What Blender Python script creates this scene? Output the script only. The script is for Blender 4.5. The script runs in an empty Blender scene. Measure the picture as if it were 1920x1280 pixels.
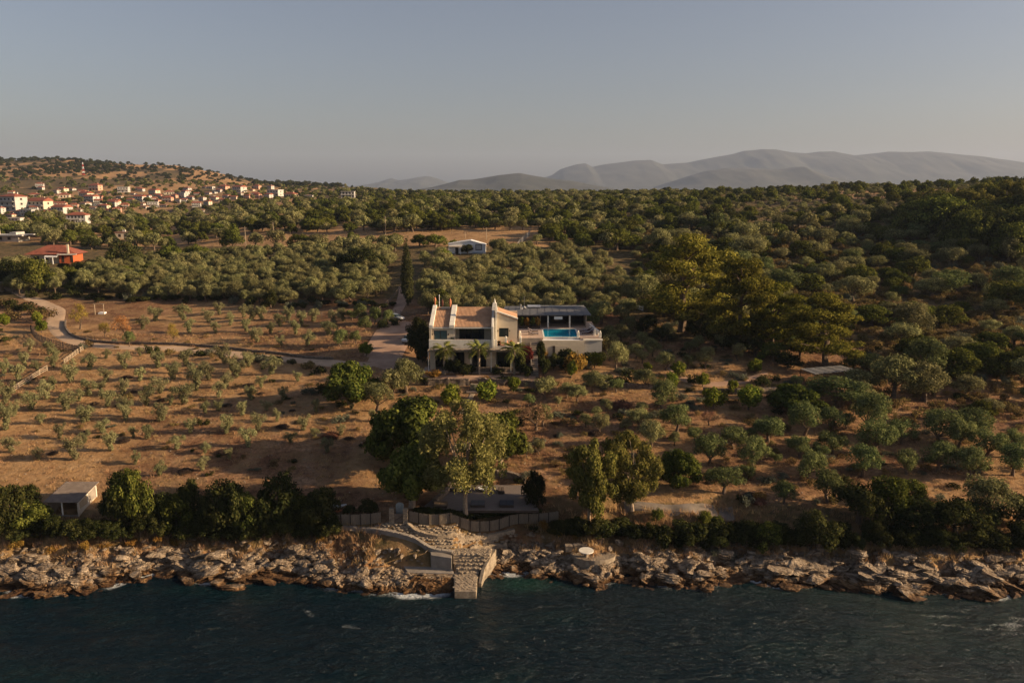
import bpy, bmesh, math, random
import numpy as np
from mathutils import Vector, Matrix

# ------------------------------------------------------------------ camera, sky, sun, exposure
scene = bpy.context.scene
R = math.radians
PITCH = R(10.9)
CAM_H = 45.0
F = 1493.0
cam_d = bpy.data.cameras.new('camera')
cam = bpy.data.objects.new('camera', cam_d)
scene.collection.objects.link(cam)
cam.location = (0, 0, CAM_H)
cam.rotation_euler = (R(90) - PITCH, 0, 0)
cam_d.sensor_width = 36.0
cam_d.lens = 36.0 * F / 1920.0
cam_d.clip_start = 0.5
cam_d.clip_end = 40000
scene.camera = cam

SUN_AZ, SUN_EL = R(95), R(17)          # azimuth from +Y towards +X
sun_vec = Vector((math.sin(SUN_AZ) * math.cos(SUN_EL), math.cos(SUN_AZ) * math.cos(SUN_EL), math.sin(SUN_EL)))
world = bpy.data.worlds.new('World')
scene.world = world
world.use_nodes = True
wn = world.node_tree
wn.nodes.clear()
sky = wn.nodes.new('ShaderNodeTexSky')
sky.sky_type = 'NISHITA'
sky.sun_disc = False
sky.sun_elevation = SUN_EL
sky.sun_rotation = SUN_AZ
sky.air_density = 1.0
sky.dust_density = 2.2
sky.ozone_density = 1.2
hs = wn.nodes.new('ShaderNodeHueSaturation')
hs.inputs['Saturation'].default_value = 0.78
hs.inputs['Value'].default_value = 1.0
bg = wn.nodes.new('ShaderNodeBackground')
bg.inputs['Strength'].default_value = 0.05
wo = wn.nodes.new('ShaderNodeOutputWorld')
wn.links.new(sky.outputs[0], hs.inputs['Color'])
tint = wn.nodes.new('ShaderNodeMix'); tint.data_type = 'RGBA'; tint.blend_type = 'MULTIPLY'
tint.inputs[0].default_value = 1.0; tint.inputs[7].default_value = (1.0, .94, .99, 1)
wn.links.new(hs.outputs[0], tint.inputs[6])
wn.links.new(tint.outputs[2], bg.inputs[0])
wn.links.new(bg.outputs[0], wo.inputs[0])

sun_d = bpy.data.lights.new('sun', 'SUN')
sun_d.energy = 5.0
sun_d.angle = R(0.6)
sun_d.color = (1.0, 0.73, 0.44)
sun = bpy.data.objects.new('sun', sun_d)
scene.collection.objects.link(sun)
sun.rotation_euler = sun_vec.to_track_quat('Z', 'Y').to_euler()
sun.location = (200, 100, 200)

scene.view_settings.view_transform = 'Standard'
scene.view_settings.look = 'None'
scene.view_settings.exposure = 1.06
scene.view_settings.gamma = 1.0
scene.view_settings.use_curve_mapping = False
scene.render.engine = 'CYCLES'
scene.cycles.use_denoising = True
scene.cycles.max_bounces = 5
scene.cycles.diffuse_bounces = 2
scene.cycles.glossy_bounces = 2
scene.cycles.transmission_bounces = 3
scene.cycles.transparent_max_bounces = 6
scene.cycles.volume_bounces = 0
scene.cycles.caustics_reflective = False
scene.cycles.caustics_refractive = False

# ------------------------------------------------------------------ projection helpers
COSP, SINP = math.cos(PITCH), math.sin(PITCH)
def slope(v):
    return math.tan(math.atan((640 - v) / F) - PITCH)
def proj(X, Y, Z):
    dz = Z - CAM_H
    dep = Y * COSP - dz * SINP
    up = Y * SINP + dz * COSP
    return 960 + F * X / dep, 640 - F * up / dep, dep
def at(u, v, Y):
    Z = CAM_H + Y * slope(v)
    dep = Y * COSP - (Z - CAM_H) * SINP
    return Vector(((u - 960) / F * dep, Y, Z))
def xw(u, Y, Z):
    dep = Y * COSP - (Z - CAM_H) * SINP
    return (u - 960) / F * dep

# ------------------------------------------------------------------ noise
def _hash(ix, iy, seed):
    n = (ix.astype(np.int64) * 374761393 + iy.astype(np.int64) * 668265263 + seed * 1442695041) & 0x7fffffff
    n = ((n ^ (n >> 13)) * 1274126177) & 0x7fffffff
    n = n ^ (n >> 16)
    return (n & 0xffff) / 65535.0
def vnoise(x, y, seed=0):
    x = np.asarray(x, float); y = np.asarray(y, float)
    ix = np.floor(x); iy = np.floor(y)
    fx = x - ix; fy = y - iy
    fx = fx * fx * (3 - 2 * fx); fy = fy * fy * (3 - 2 * fy)
    a = _hash(ix, iy, seed); b = _hash(ix + 1, iy, seed)
    c = _hash(ix, iy + 1, seed); d = _hash(ix + 1, iy + 1, seed)
    return (a * (1 - fx) + b * fx) * (1 - fy) + (c * (1 - fx) + d * fx) * fy
def fbm(x, y, seed=0, oct=4, gain=.5):
    s = 0; a = 1; t = 0
    for o in range(oct):
        s = s + a * vnoise(x * 2 ** o, y * 2 ** o, seed + o * 17); t += a; a *= gain
    return s / t
def sstep(a, b, x):
    t = np.clip((x - a) / (b - a), 0, 1)
    return t * t * (3 - 2 * t)

# ------------------------------------------------------------------ terrain height
YST = [95, 120, 139, 150, 178, 200, 237, 300, 350, 420, 550, 700, 900, 1200, 1600, 2200, 3200]
COLS = [
 (-700, [5, 8.5, 10.5, 11.5, 13.5, 15, 18, 21, 22.5, 24, 27, 32, 42, 68, 98, 80, 30]),
 (-200, [5, 8.5, 10.5, 11.5, 13.2, 14.5, 17, 20.5, 22, 23.5, 25.5, 29, 38, 64, 96, 70, 30]),
 (110,  [5, 8.5, 10.5, 11.5, 13.0, 14.3, 17, 20.2, 21.8, 23, 24.5, 29, 38, 63, 100, 66, 30]),
 (300,  [5, 8.5, 10.5, 11.5, 13.0, 14.2, 17, 20, 21.5, 22.5, 24, 29, 38, 59, 89, 60, 30]),
 (550,  [5, 8.8, 11, 12, 14, 15.5, 19, 24, 27, 29.5, 32, 35, 40, 47, 53, 40, 20]),
 (680,  [5.2, 9, 11.8, 13, 15, 17, 20.5, 25.5, 28.5, 31.2, 33.5, 36.0, 40.5, 45.2, 44, 34, 15]),
 (800,  [5.2, 9, 12.2, 13.2, 15.8, 18, 22, 27, 30, 32.5, 34.5, 37.5, 38, 34, 28, 20, 8]),
 (1050, [5.2, 9, 12.2, 13.8, 16, 18, 22, 28, 31, 33, 35.5, 37.8, 36, 25, 15, 10, 5]),
 (1400, [5.2, 9, 11.8, 13.2, 16, 18.2, 22.5, 29.5, 33, 37, 40.4, 40, 33, 20, 10, 8, 5]),
 (1700, [5, 8.5, 11, 12.5, 15.5, 18.5, 23.5, 31, 36, 41.5, 45.2, 42, 33, 20, 10, 8, 5]),
 (1920, [5, 8.5, 11, 13, 16.5, 20, 26, 35, 40, 45.3, 47.5, 44, 34, 20, 10, 8, 5]),
 (2600, [5, 8.5, 11, 13, 17, 21, 27, 36, 42, 47, 50, 46, 35, 20, 10, 8, 5])]
ACOL = np.array([(c[0] - 960) / F * 1.0 for c in COLS])
SH_U = [-900, -200, 0, 100, 200, 280, 350, 430, 520, 620, 700, 845, 860, 915, 930, 980, 1050, 1100, 1180, 1230, 1330, 1400, 1480, 1560, 1650, 1760, 1800, 1920, 2200, 2900]
SH_V = [1110, 1108, 1108, 1100, 1093, 1072, 1078, 1092, 1078, 1098, 1110, 1112, 1092, 1075, 1070, 1072, 1078, 1092, 1090, 1094, 1100, 1084, 1094, 1086, 1104, 1112, 1116, 1104, 1100, 1100]
SH_Y = [CAM_H / -slope(v) for v in SH_V]
SH_A = [(u - 960) / F * 1.075 for u in SH_U]
def shoreY(X, Y):
    a = X / 84.0
    return np.interp(a, SH_A, SH_Y) + (1.0 + 2.6 * (np.abs(X + 5) > 14)) * (fbm(X / 3.4, X * 0 + 3.3, 5, 4) - .5)
TT = [-60, -10, -4, 0, 1.2, 3.5, 6, 9.5, 12]
TZ = [-14, -5, -2, 0.0, .55, 1.5, 2.5, 4.5, 5.2]
def zf(X, Y, rough=True):
    X = np.asarray(X, float); Y = np.asarray(Y, float)
    a = X / np.maximum(Y, 40) * 1.01
    cols = []
    for c in COLS:
        z = np.interp(Y, YST, c[1])
        z = np.where(Y < 95, c[1][0] + (Y - 95) * .15, z)
        cols.append(z)
    cols = np.array(cols)
    idx = np.clip(np.searchsorted(ACOL, a) - 1, 0, len(ACOL) - 2)
    t = np.clip((a - ACOL[idx]) / (ACOL[idx + 1] - ACOL[idx]), 0, 1)
    t = t * t * (3 - 2 * t)
    z0 = np.take_along_axis(cols.reshape(len(COLS), -1), idx.reshape(1, -1), 0).reshape(a.shape)
    z1 = np.take_along_axis(cols.reshape(len(COLS), -1), (idx + 1).reshape(1, -1), 0).reshape(a.shape)
    zi = z0 * (1 - t) + z1 * t
    amp = np.interp(Y, [95, 150, 300, 700, 1500], [.35, .5, .9, 1.2, 5.0])
    scl = np.interp(Y, [95, 300, 1500], [9, 22, 90])
    zi = zi + amp * (fbm(X / 14 + 9, Y / 14, 11, 4) - .5) + amp * .8 * (fbm(X / 60, Y / 60 + 4, 12, 2) - .5)
    # level ground round the villa
    w = sstep(-22, -17, X) * (1 - sstep(18, 24, X)) * sstep(135.2, 136.2, Y) * (1 - sstep(164, 170, Y))
    zi = zi * (1 - w) + (12.6) * w
    # seating deck by the sea
    w = sstep(-14, -12.2, X) * (1 - sstep(2.5, 4.5, X)) * sstep(93.0, 93.8, Y) * (1 - sstep(102.5, 104, Y))
    zi = zi * (1 - w) + 5.35 * w
    tt = Y - shoreY(X, Y)
    zs = np.interp(tt, TT, TZ)
    k = sstep(8.5, 12, tt)
    z = zs * (1 - k) + zi * k
    # rocky relief in the shore band, calmer where the stone landing is
    pv = sstep(-17, -13.5, X) * (1 - sstep(-.5, 3.5, X))
    band = sstep(-3, -.5, tt) * (1 - sstep(5.5, 8.5, tt))
    rid = 1 - np.abs(2 * fbm(X / 2.6 + Y * .1, Y / 1.7, 31, 4) - 1)
    z = z + band * (1 - .9 * pv) * (rid - .74) * 2.3
    pv = pv * (1 - sstep(9.5, 12, tt))
    z = np.where((pv > .0) & (tt > 1.0), z * (1 - pv) + pv * np.interp(tt, [1.0, 2.4, 4.6, 5.0, 7.0, 9.5, 12], [.5, .85, .9, 2.3, 3.5, 4.9, 5.3]), z)
    return z
def gz(x, y):
    return float(zf(np.array([x]), np.array([y]))[0])
_GY = np.concatenate([np.arange(62, 200, .4), 200 * 1.004 ** np.arange(0, 640)])
_GYn = _GY
def ground(u, v):
    s = slope(v)
    Zr = CAM_H + _GY * s
    X = (u - 960) / F * (_GY * COSP - (Zr - CAM_H) * SINP)
    d = Zr - zf(X, _GY)
    k = np.argmax(d < 0)
    if d[k] >= 0:
        k = len(d) - 1
    k = max(k, 1)
    t = d[k - 1] / max(d[k - 1] - d[k], 1e-6)
    Y = _GY[k - 1] + (_GY[k] - _GY[k - 1]) * min(max(t, 0), 1)
    p = at(u, v, Y)
    p.z = gz(p.x, p.y)
    return p
def ppm(p):
    """photo pixels per metre at a point"""
    return F / proj(p[0], p[1], p[2])[2]

# ------------------------------------------------------------------ object helpers
COL = scene.collection
def link(o, parent=None):
    COL.objects.link(o)
    if parent is not None:
        o.parent = parent
    return o
def tag(o, label=None, cat=None, group=None, kind=None):
    if label: o['label'] = label
    if cat: o['category'] = cat
    if group: o['group'] = group
    if kind: o['kind'] = kind
    return o
def empty(name, loc, rz=0, label=None, cat=None, group=None):
    o = bpy.data.objects.new(name, None)
    o.empty_display_size = .2
    o.location = loc
    o.rotation_euler = (0, 0, rz)
    link(o)
    return tag(o, label, cat, group)
def mesh_np(name, V, faces, mats=(), mi=None, smooth=False):
    """faces: array (n,3) or (n,4), or list of such"""
    me = bpy.data.meshes.new(name)
    if not isinstance(faces, (list, tuple)):
        faces = [faces]
    faces = [np.asarray(f, np.int32) for f in faces if len(f)]
    V = np.asarray(V, np.float32)
    me.vertices.add(len(V)); me.vertices.foreach_set('co', V.ravel())
    nl = sum(f.size for f in faces); nf = sum(len(f) for f in faces)
    me.loops.add(nl); me.polygons.add(nf)
    me.loops.foreach_set('vertex_index', np.concatenate([f.ravel() for f in faces]))
    tot = np.concatenate([np.full(len(f), f.shape[1], np.int32) for f in faces])
    st = np.concatenate([[0], np.cumsum(tot)[:-1]]).astype(np.int32)
    me.polygons.foreach_set('loop_start', st)
    if mi is not None:
        me.polygons.foreach_set('material_index', np.asarray(mi, np.int32))
    if smooth:
        me.polygons.foreach_set('use_smooth', np.ones(nf, bool))
    me.update(calc_edges=True)
    for m in mats:
        me.materials.append(m)
    return me
class MB:
    """collects simple solids and links them as one mesh object"""
    def __init__(s):
        s.V = []; s.Fc = []
    def add(s, V, Fc):
        b = len(s.V)
        s.V += [tuple(v) for v in V]
        s.Fc += [tuple(i + b for i in f) for f in Fc]
        return s
    def box(s, x0, x1, y0, y1, z0, z1):
        return s.add([(x0,y0,z0),(x1,y0,z0),(x1,y1,z0),(x0,y1,z0),(x0,y0,z1),(x1,y0,z1),(x1,y1,z1),(x0,y1,z1)],
              [(0,3,2,1),(4,5,6,7),(0,1,5,4),(1,2,6,5),(2,3,7,6),(3,0,4,7)])
    def bar(s, p, q, w, h=None, up=(0,0,1)):
        h = h or w
        p = Vector(p); q = Vector(q); d = (q - p).normalized()
        u = Vector(up)
        if abs(d.dot(u)) > .98: u = Vector((0, 1, 0))
        a = d.cross(u).normalized() * w / 2; b = a.cross(d).normalized() * h / 2
        return s.add([p-a-b, p+a-b, p+a+b, p-a+b, q-a-b, q+a-b, q+a+b, q-a+b],
              [(0,1,2,3),(7,6,5,4),(0,4,5,1),(1,5,6,2),(2,6,7,3),(3,7,4,0)])
    def tube(s, pts, rad, n=7, cap=True):
        pts = [Vector(p) for p in pts]
        if not hasattr(rad, '__len__'): rad = [rad] * len(pts)
        b = len(s.V)
        for i, p in enumerate(pts):
            d = (pts[min(i+1, len(pts)-1)] - pts[max(i-1, 0)]).normalized()
            u = Vector((0,0,1)) if abs(d.z) < .9 else Vector((1,0,0))
            a = d.cross(u).normalized(); c = d.cross(a)
            for k in range(n):
                t = 2 * math.pi * k / n
                s.V.append(tuple(p + (a * math.cos(t) + c * math.sin(t)) * rad[i]))
        for i in range(len(pts) - 1):
            for k in range(n):
                s.Fc.append((b+i*n+k, b+i*n+(k+1)%n, b+(i+1)*n+(k+1)%n, b+(i+1)*n+k))
        if cap:
            s.Fc.append(tuple(b + k for k in range(n))[::-1])
            s.Fc.append(tuple(b + (len(pts)-1)*n + k for k in range(n)))
        return s
    def cyl(s, c, r, z0, z1, n=16, r2=None):
        return s.tube([(c[0], c[1], z0), (c[0], c[1], z1)], [r, r if r2 is None else r2], n)
    def prism(s, poly, z0, z1):
        n = len(poly)
        V = [(p[0], p[1], z0) for p in poly] + [(p[0], p[1], z1) for p in poly]
        return s.add(V, [tuple(range(n))[::-1], tuple(range(n, 2*n))] + [(i, (i+1)%n, (i+1)%n+n, i+n) for i in range(n)])
    def xprism(s, poly_yz, x0, x1):
        n = len(poly_yz)
        V = [(x0, p[0], p[1]) for p in poly_yz] + [(x1, p[0], p[1]) for p in poly_yz]
        return s.add(V, [tuple(range(n)), tuple(range(n, 2*n))[::-1]] + [(i+n, (i+1)%n+n, (i+1)%n, i) for i in range(n)])
    def yprism(s, poly_xz, y0, y1):
        n = len(poly_xz)
        V = [(p[0], y0, p[1]) for p in poly_xz] + [(p[0], y1, p[1]) for p in poly_xz]
        return s.add(V, [tuple(range(n)), tuple(range(n, 2*n))[::-1]] + [(i+n, (i+1)%n+n, (i+1)%n, i) for i in range(n)])
    def mesh(s, name, m, smooth=False):
        me = bpy.data.meshes.new(name)
        me.from_pydata(s.V, [], s.Fc)
        if smooth: me.polygons.foreach_set('use_smooth', [True] * len(me.polygons))
        if m is not None: me.materials.append(m)
        me.update()
        return me
    def build(s, name, m, parent=None, loc=None, bevel=0, smooth=False):
        me = s.mesh(name, m, smooth)
        bm = bmesh.new(); bm.from_mesh(me)
        bmesh.ops.recalc_face_normals(bm, faces=bm.faces)
        if bevel:
            bmesh.ops.bevel(bm, geom=list(bm.edges), offset=bevel, segments=1, affect='EDGES', clamp_overlap=True)
        bm.to_mesh(me); bm.free()
        o = bpy.data.objects.new(name, me)
        if loc is not None: o.location = loc
        return link(o, parent)
def obj(name, me, parent=None, loc=(0,0,0), rot=(0,0,0), sc=(1,1,1)):
    o = bpy.data.objects.new(name, me)
    o.location = loc; o.rotation_euler = rot; o.scale = sc
    return link(o, parent)
ONES = ['', 'first', 'second', 'third', 'fourth', 'fifth', 'sixth', 'seventh', 'eighth', 'ninth', 'tenth', 'eleventh', 'twelfth', 'thirteenth', 'fourteenth', 'fifteenth', 'sixteenth', 'seventeenth', 'eighteenth', 'nineteenth']
TENS = {2: 'twent', 3: 'thirt', 4: 'fort', 5: 'fift', 6: 'sixt', 7: 'sevent', 8: 'eight', 9: 'ninet'}
def ordw(n):
    if n < 20: return ONES[n]
    t, o = divmod(n, 10)
    return TENS[t] + 'ieth' if o == 0 else TENS[t] + 'y-' + ONES[o]

# ------------------------------------------------------------------ materials
def _new(name):
    m = bpy.data.materials.new(name); m.use_nodes = True
    nt = m.node_tree; nt.nodes.clear()
    out = nt.nodes.new('ShaderNodeOutputMaterial')
    return m, nt, out
def pmat(name, c1, c2=None, scale=2.0, rough=.85, bump=.0, bscale=None, detail=6, c3=None, world_pos=False, metal=0, spec=.3, stretch=None):
    m, nt, out = _new(name)
    N, L = nt.nodes, nt.links
    b = N.new('ShaderNodeBsdfPrincipled')
    b.inputs['Roughness'].default_value = rough
    b.inputs['Metallic'].default_value = metal
    b.inputs['Specular IOR Level'].default_value = spec
    L.new(b.outputs[0], out.inputs[0])
    c2 = c2 or tuple(x * .72 for x in c1)
    if world_pos:
        co = N.new('ShaderNodeNewGeometry').outputs['Position']
    else:
        co = N.new('ShaderNodeTexCoord').outputs['Object']
    if stretch:
        mp = N.new('ShaderNodeMapping'); mp.inputs['Scale'].default_value = stretch
        L.new(co, mp.inputs[0]); co = mp.outputs[0]
    n = N.new('ShaderNodeTexNoise'); n.inputs['Scale'].default_value = scale
    n.inputs['Detail'].default_value = detail; n.inputs['Roughness'].default_value = .62
    L.new(co, n.inputs['Vector'])
    r = N.new('ShaderNodeValToRGB')
    r.color_ramp.elements[0].position = .32; r.color_ramp.elements[0].color = (*c2, 1)
    r.color_ramp.elements[1].position = .66; r.color_ramp.elements[1].color = (*c1, 1)
    if c3:
        e = r.color_ramp.elements.new(.8); e.color = (*c3, 1)
    L.new(n.outputs[0], r.inputs[0]); L.new(r.outputs[0], b.inputs['Base Color'])
    if bump:
        n2 = N.new('ShaderNodeTexNoise'); n2.inputs['Scale'].default_value = bscale or scale * 4
        n2.inputs['Detail'].default_value = 5
        L.new(co, n2.inputs['Vector'])
        bp = N.new('ShaderNodeBump'); bp.inputs['Strength'].default_value = bump; bp.inputs['Distance'].default_value = .1
        L.new(n2.outputs[0], bp.inputs['Height']); L.new(bp.outputs[0], b.inputs['Normal'])
    return m
def leafmat(name, c1, c2, trans=.3, vary=.3, rough=.7):
    m, nt, out = _new(name)
    N, L = nt.nodes, nt.links
    g = N.new('ShaderNodeNewGeometry'); oi = N.new('ShaderNodeObjectInfo')
    mx = N.new('ShaderNodeMix'); mx.data_type = 'RGBA'
    mx.inputs[6].default_value = (*c1, 1); mx.inputs[7].default_value = (*c2, 1)
    L.new(g.outputs['Random Per Island'], mx.inputs[0])
    hv = N.new('ShaderNodeHueSaturation')
    mr = N.new('ShaderNodeMapRange'); mr.inputs[3].default_value = 1 - vary; mr.inputs[4].default_value = 1 + vary
    L.new(oi.outputs['Random'], mr.inputs[0]); L.new(mr.outputs[0], hv.inputs['Value'])
    m2 = N.new('ShaderNodeMath'); m2.operation = 'MULTIPLY'; m2.inputs[1].default_value = 7.31
    L.new(oi.outputs['Random'], m2.inputs[0])
    m3 = N.new('ShaderNodeMath'); m3.operation = 'FRACT'; L.new(m2.outputs[0], m3.inputs[0])
    mr2 = N.new('ShaderNodeMapRange'); mr2.inputs[3].default_value = .485; mr2.inputs[4].default_value = .515
    L.new(m3.outputs[0], mr2.inputs[0]); L.new(mr2.outputs[0], hv.inputs['Hue'])
    L.new(mx.outputs[2], hv.inputs['Color'])
    d = N.new('ShaderNodeBsdfDiffuse'); t = N.new('ShaderNodeBsdfTranslucent')
    L.new(hv.outputs[0], d.inputs[0]); L.new(hv.outputs[0], t.inputs[0])
    ms = N.new('ShaderNodeMixShader'); ms.inputs[0].default_value = trans
    L.new(d.outputs[0], ms.inputs[1]); L.new(t.outputs[0], ms.inputs[2])
    L.new(ms.outputs[0], out.inputs[0])
    return m
def glass(name, c=(.02,.03,.035), rough=.08):
    m, nt, out = _new(name)
    b = nt.nodes.new('ShaderNodeBsdfPrincipled')
    b.inputs['Base Color'].default_value = (*c, 1); b.inputs['Roughness'].default_value = rough
    b.inputs['Specular IOR Level'].default_value = .6
    nt.links.new(b.outputs[0], out.inputs[0])
    return m

M = {}
M['plaster'] = pmat('plaster', (.60,.51,.385), (.50,.42,.31), .8, .9, .15, 12)
M['white_trim'] = pmat('white_trim', (.72,.69,.61), (.56,.52,.45), 1.5, .85, .1, 10)
M['tile'] = pmat('terracotta_tile', (.45,.20,.10), (.30,.13,.065), 1.2, .85, .1, 9, c3=(.5,.27,.15))
M['tile_red'] = pmat('red_tile', (.27,.085,.05), (.17,.055,.035), .6, .85)
M['tile_old'] = pmat('old_tile', (.24,.12,.075), (.15,.08,.05), .6, .9)
M['cream'] = pmat('cream_wall', (.55,.47,.36), (.45,.38,.29), .3, .9)
M['white_wall'] = pmat('white_wall', (.45,.435,.41), (.33,.315,.295), .3, .9)
M['pink_wall'] = pmat('pink_wall', (.5,.3,.22), (.42,.25,.18), .3, .9)
M['grey_wall'] = pmat('grey_wall', (.38,.35,.31), (.28,.26,.23), .5, .9)
M['orange_wall'] = pmat('orange_wall', (.42,.10,.035), (.34,.08,.03), .5, .9)
M['glass'] = glass('dark_glass')
M['blueglass'] = glass('blue_glass', (.06,.11,.12), .12)
M['frame_dark'] = pmat('dark_frame', (.04,.03,.025))
M['wood'] = pmat('weathered_wood', (.22,.17,.13), (.12,.09,.07), 3, .85, .2, 20, stretch=(1,8,1))
M['wood_pale'] = pmat('pale_wood', (.42,.34,.25), (.25,.19,.13), 3, .85, .2, 20)
M['wood_dark'] = pmat('dark_wood', (.07,.05,.04), (.035,.025,.02), 3, .85)
M['wood_grey'] = pmat('grey_deck', (.20,.165,.145), (.13,.105,.095), 2.5, .8, .1, 14, stretch=(.6,6,1))
M['reed'] = pmat('reed', (.36,.29,.22), (.17,.135,.10), 3.5, .95, .5, 18, stretch=(6,6,.5))
M['bark'] = pmat('bark', (.16,.11,.075), (.07,.05,.035), 5, .95, .3, 14)
M['bark_pale'] = pmat('pale_bark', (.40,.31,.22), (.2,.14,.1), 5, .9, .3, 14)
M['stone'] = pmat('pale_stone', (.36,.29,.21), (.15,.115,.085), 2.6, .95, .5, 9, c3=(.44,.37,.28))
M['stone_dark'] = pmat('dry_stone', (.20,.155,.12), (.08,.06,.045), 2.2, .95, .5, 8, world_pos=True)
M['concrete'] = pmat('concrete', (.28,.245,.21), (.18,.155,.13), .9, .9, .15, 10)
M['concrete_dark'] = pmat('stained_concrete', (.24,.20,.165), (.14,.115,.09), .9, .9, .2, 10)
M['deck_stone'] = pmat('deck_stone', (.44,.33,.26), (.36,.26,.2), 1.2, .85)
M['slate'] = pmat('slate_roof', (.13,.13,.135), (.085,.085,.09), 1.5, .7, .1, 8)
M['metal'] = pmat('grey_metal', (.35,.35,.35), (.22,.21,.2), 2, .5, metal=.6)
M['white_paint'] = pmat('white_paint', (.76,.76,.76), (.66,.66,.66), 1, .6)
M['stripe_dark'] = pmat('dark_stripe', (.075,.035,.045), (.06,.03,.035))
M['stripe_light'] = pmat('light_stripe', (.62,.57,.54))
M['road'] = pmat('dirt_road', (.47,.335,.225), (.33,.225,.145), .35, .95, .3, 3, world_pos=True)
M['gravel'] = pmat('gravel_yard', (.40,.26,.18), (.27,.165,.11), .3, .95, .3, 4, world_pos=True)
M['brush'] = pmat('cut_brush', (.06,.035,.022), (.03,.018,.012), 6, 1, .6, 20)
M['terracotta'] = pmat('terracotta', (.5,.2,.1), (.4,.15,.08), 3)
M['car_silver'] = pmat('silver_car_paint', (.45,.47,.5), (.42,.44,.47), .5, .3, metal=.5, spec=.6)
M['car_blue'] = pmat('pale_blue_car_paint', (.36,.42,.48), (.33,.39,.45), .5, .3, metal=.3, spec=.6)
M['rubber'] = pmat('rubber', (.02,.02,.02))
M['pool_water'] = None
# foliage
LM = {}
LM['young'] = leafmat('young_olive_leaves', (.15,.155,.07), (.27,.25,.13), .3, .22)
LM['olive'] = leafmat('olive_leaves', (.045,.066,.022), (.20,.22,.085), .3, .25)
LM['grove'] = leafmat('grove_olive_leaves', (.075,.08,.03), (.32,.30,.135), .3, .25)
LM['oak'] = leafmat('oak_leaves', (.024,.036,.008), (.155,.16,.034), .25, .32)
LM['dark'] = leafmat('dark_evergreen_leaves', (.018,.026,.009), (.062,.062,.02), .2, .3)
LM['pine'] = leafmat('pine_needles', (.05,.062,.010), (.27,.25,.045), .3, .22)
LM['gum'] = leafmat('eucalyptus_leaves', (.09,.10,.03), (.28,.26,.085), .35, .15)
LM['bright'] = leafmat('citrus_leaves', (.06,.10,.013), (.22,.22,.035), .35, .22)
LM['carob'] = leafmat('carob_leaves', (.03,.048,.010), (.13,.135,.028), .3, .15)
LM['yellow'] = leafmat('yellow_almond_leaves', (.26,.20,.035), (.36,.28,.07), .4, .15)
LM['orange'] = leafmat('orange_autumn_leaves', (.34,.17,.05), (.42,.25,.09), .4, .1)
LM['pinkish'] = leafmat('dried_leaves', (.26,.14,.085), (.34,.2,.12), .3, .15)
LM['red'] = leafmat('red_leaves', (.09,.02,.018), (.15,.04,.03), .3, .1)
LM['rust'] = leafmat('rusty_shrub_leaves', (.20,.10,.02), (.28,.18,.05), .3, .15)
LM['scrub'] = leafmat('scrub_leaves', (.085,.07,.026), (.26,.18,.075), .3, .35)
LM['grass'] = leafmat('dry_grass', (.34,.21,.105), (.48,.32,.17), .4, .25)
LM['sage'] = leafmat('sage_leaves', (.10,.11,.075), (.17,.175,.12), .3, .2)
LM['reedgreen'] = leafmat('green_reeds', (.08,.13,.03), (.16,.22,.05), .35, .1)
LM['cypress'] = leafmat('cypress_leaves', (.03,.038,.014), (.075,.07,.03), .2, .1)
LM['palm'] = leafmat('palm_leaves', (.12,.14,.03), (.24,.24,.07), .3, .1)
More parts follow.
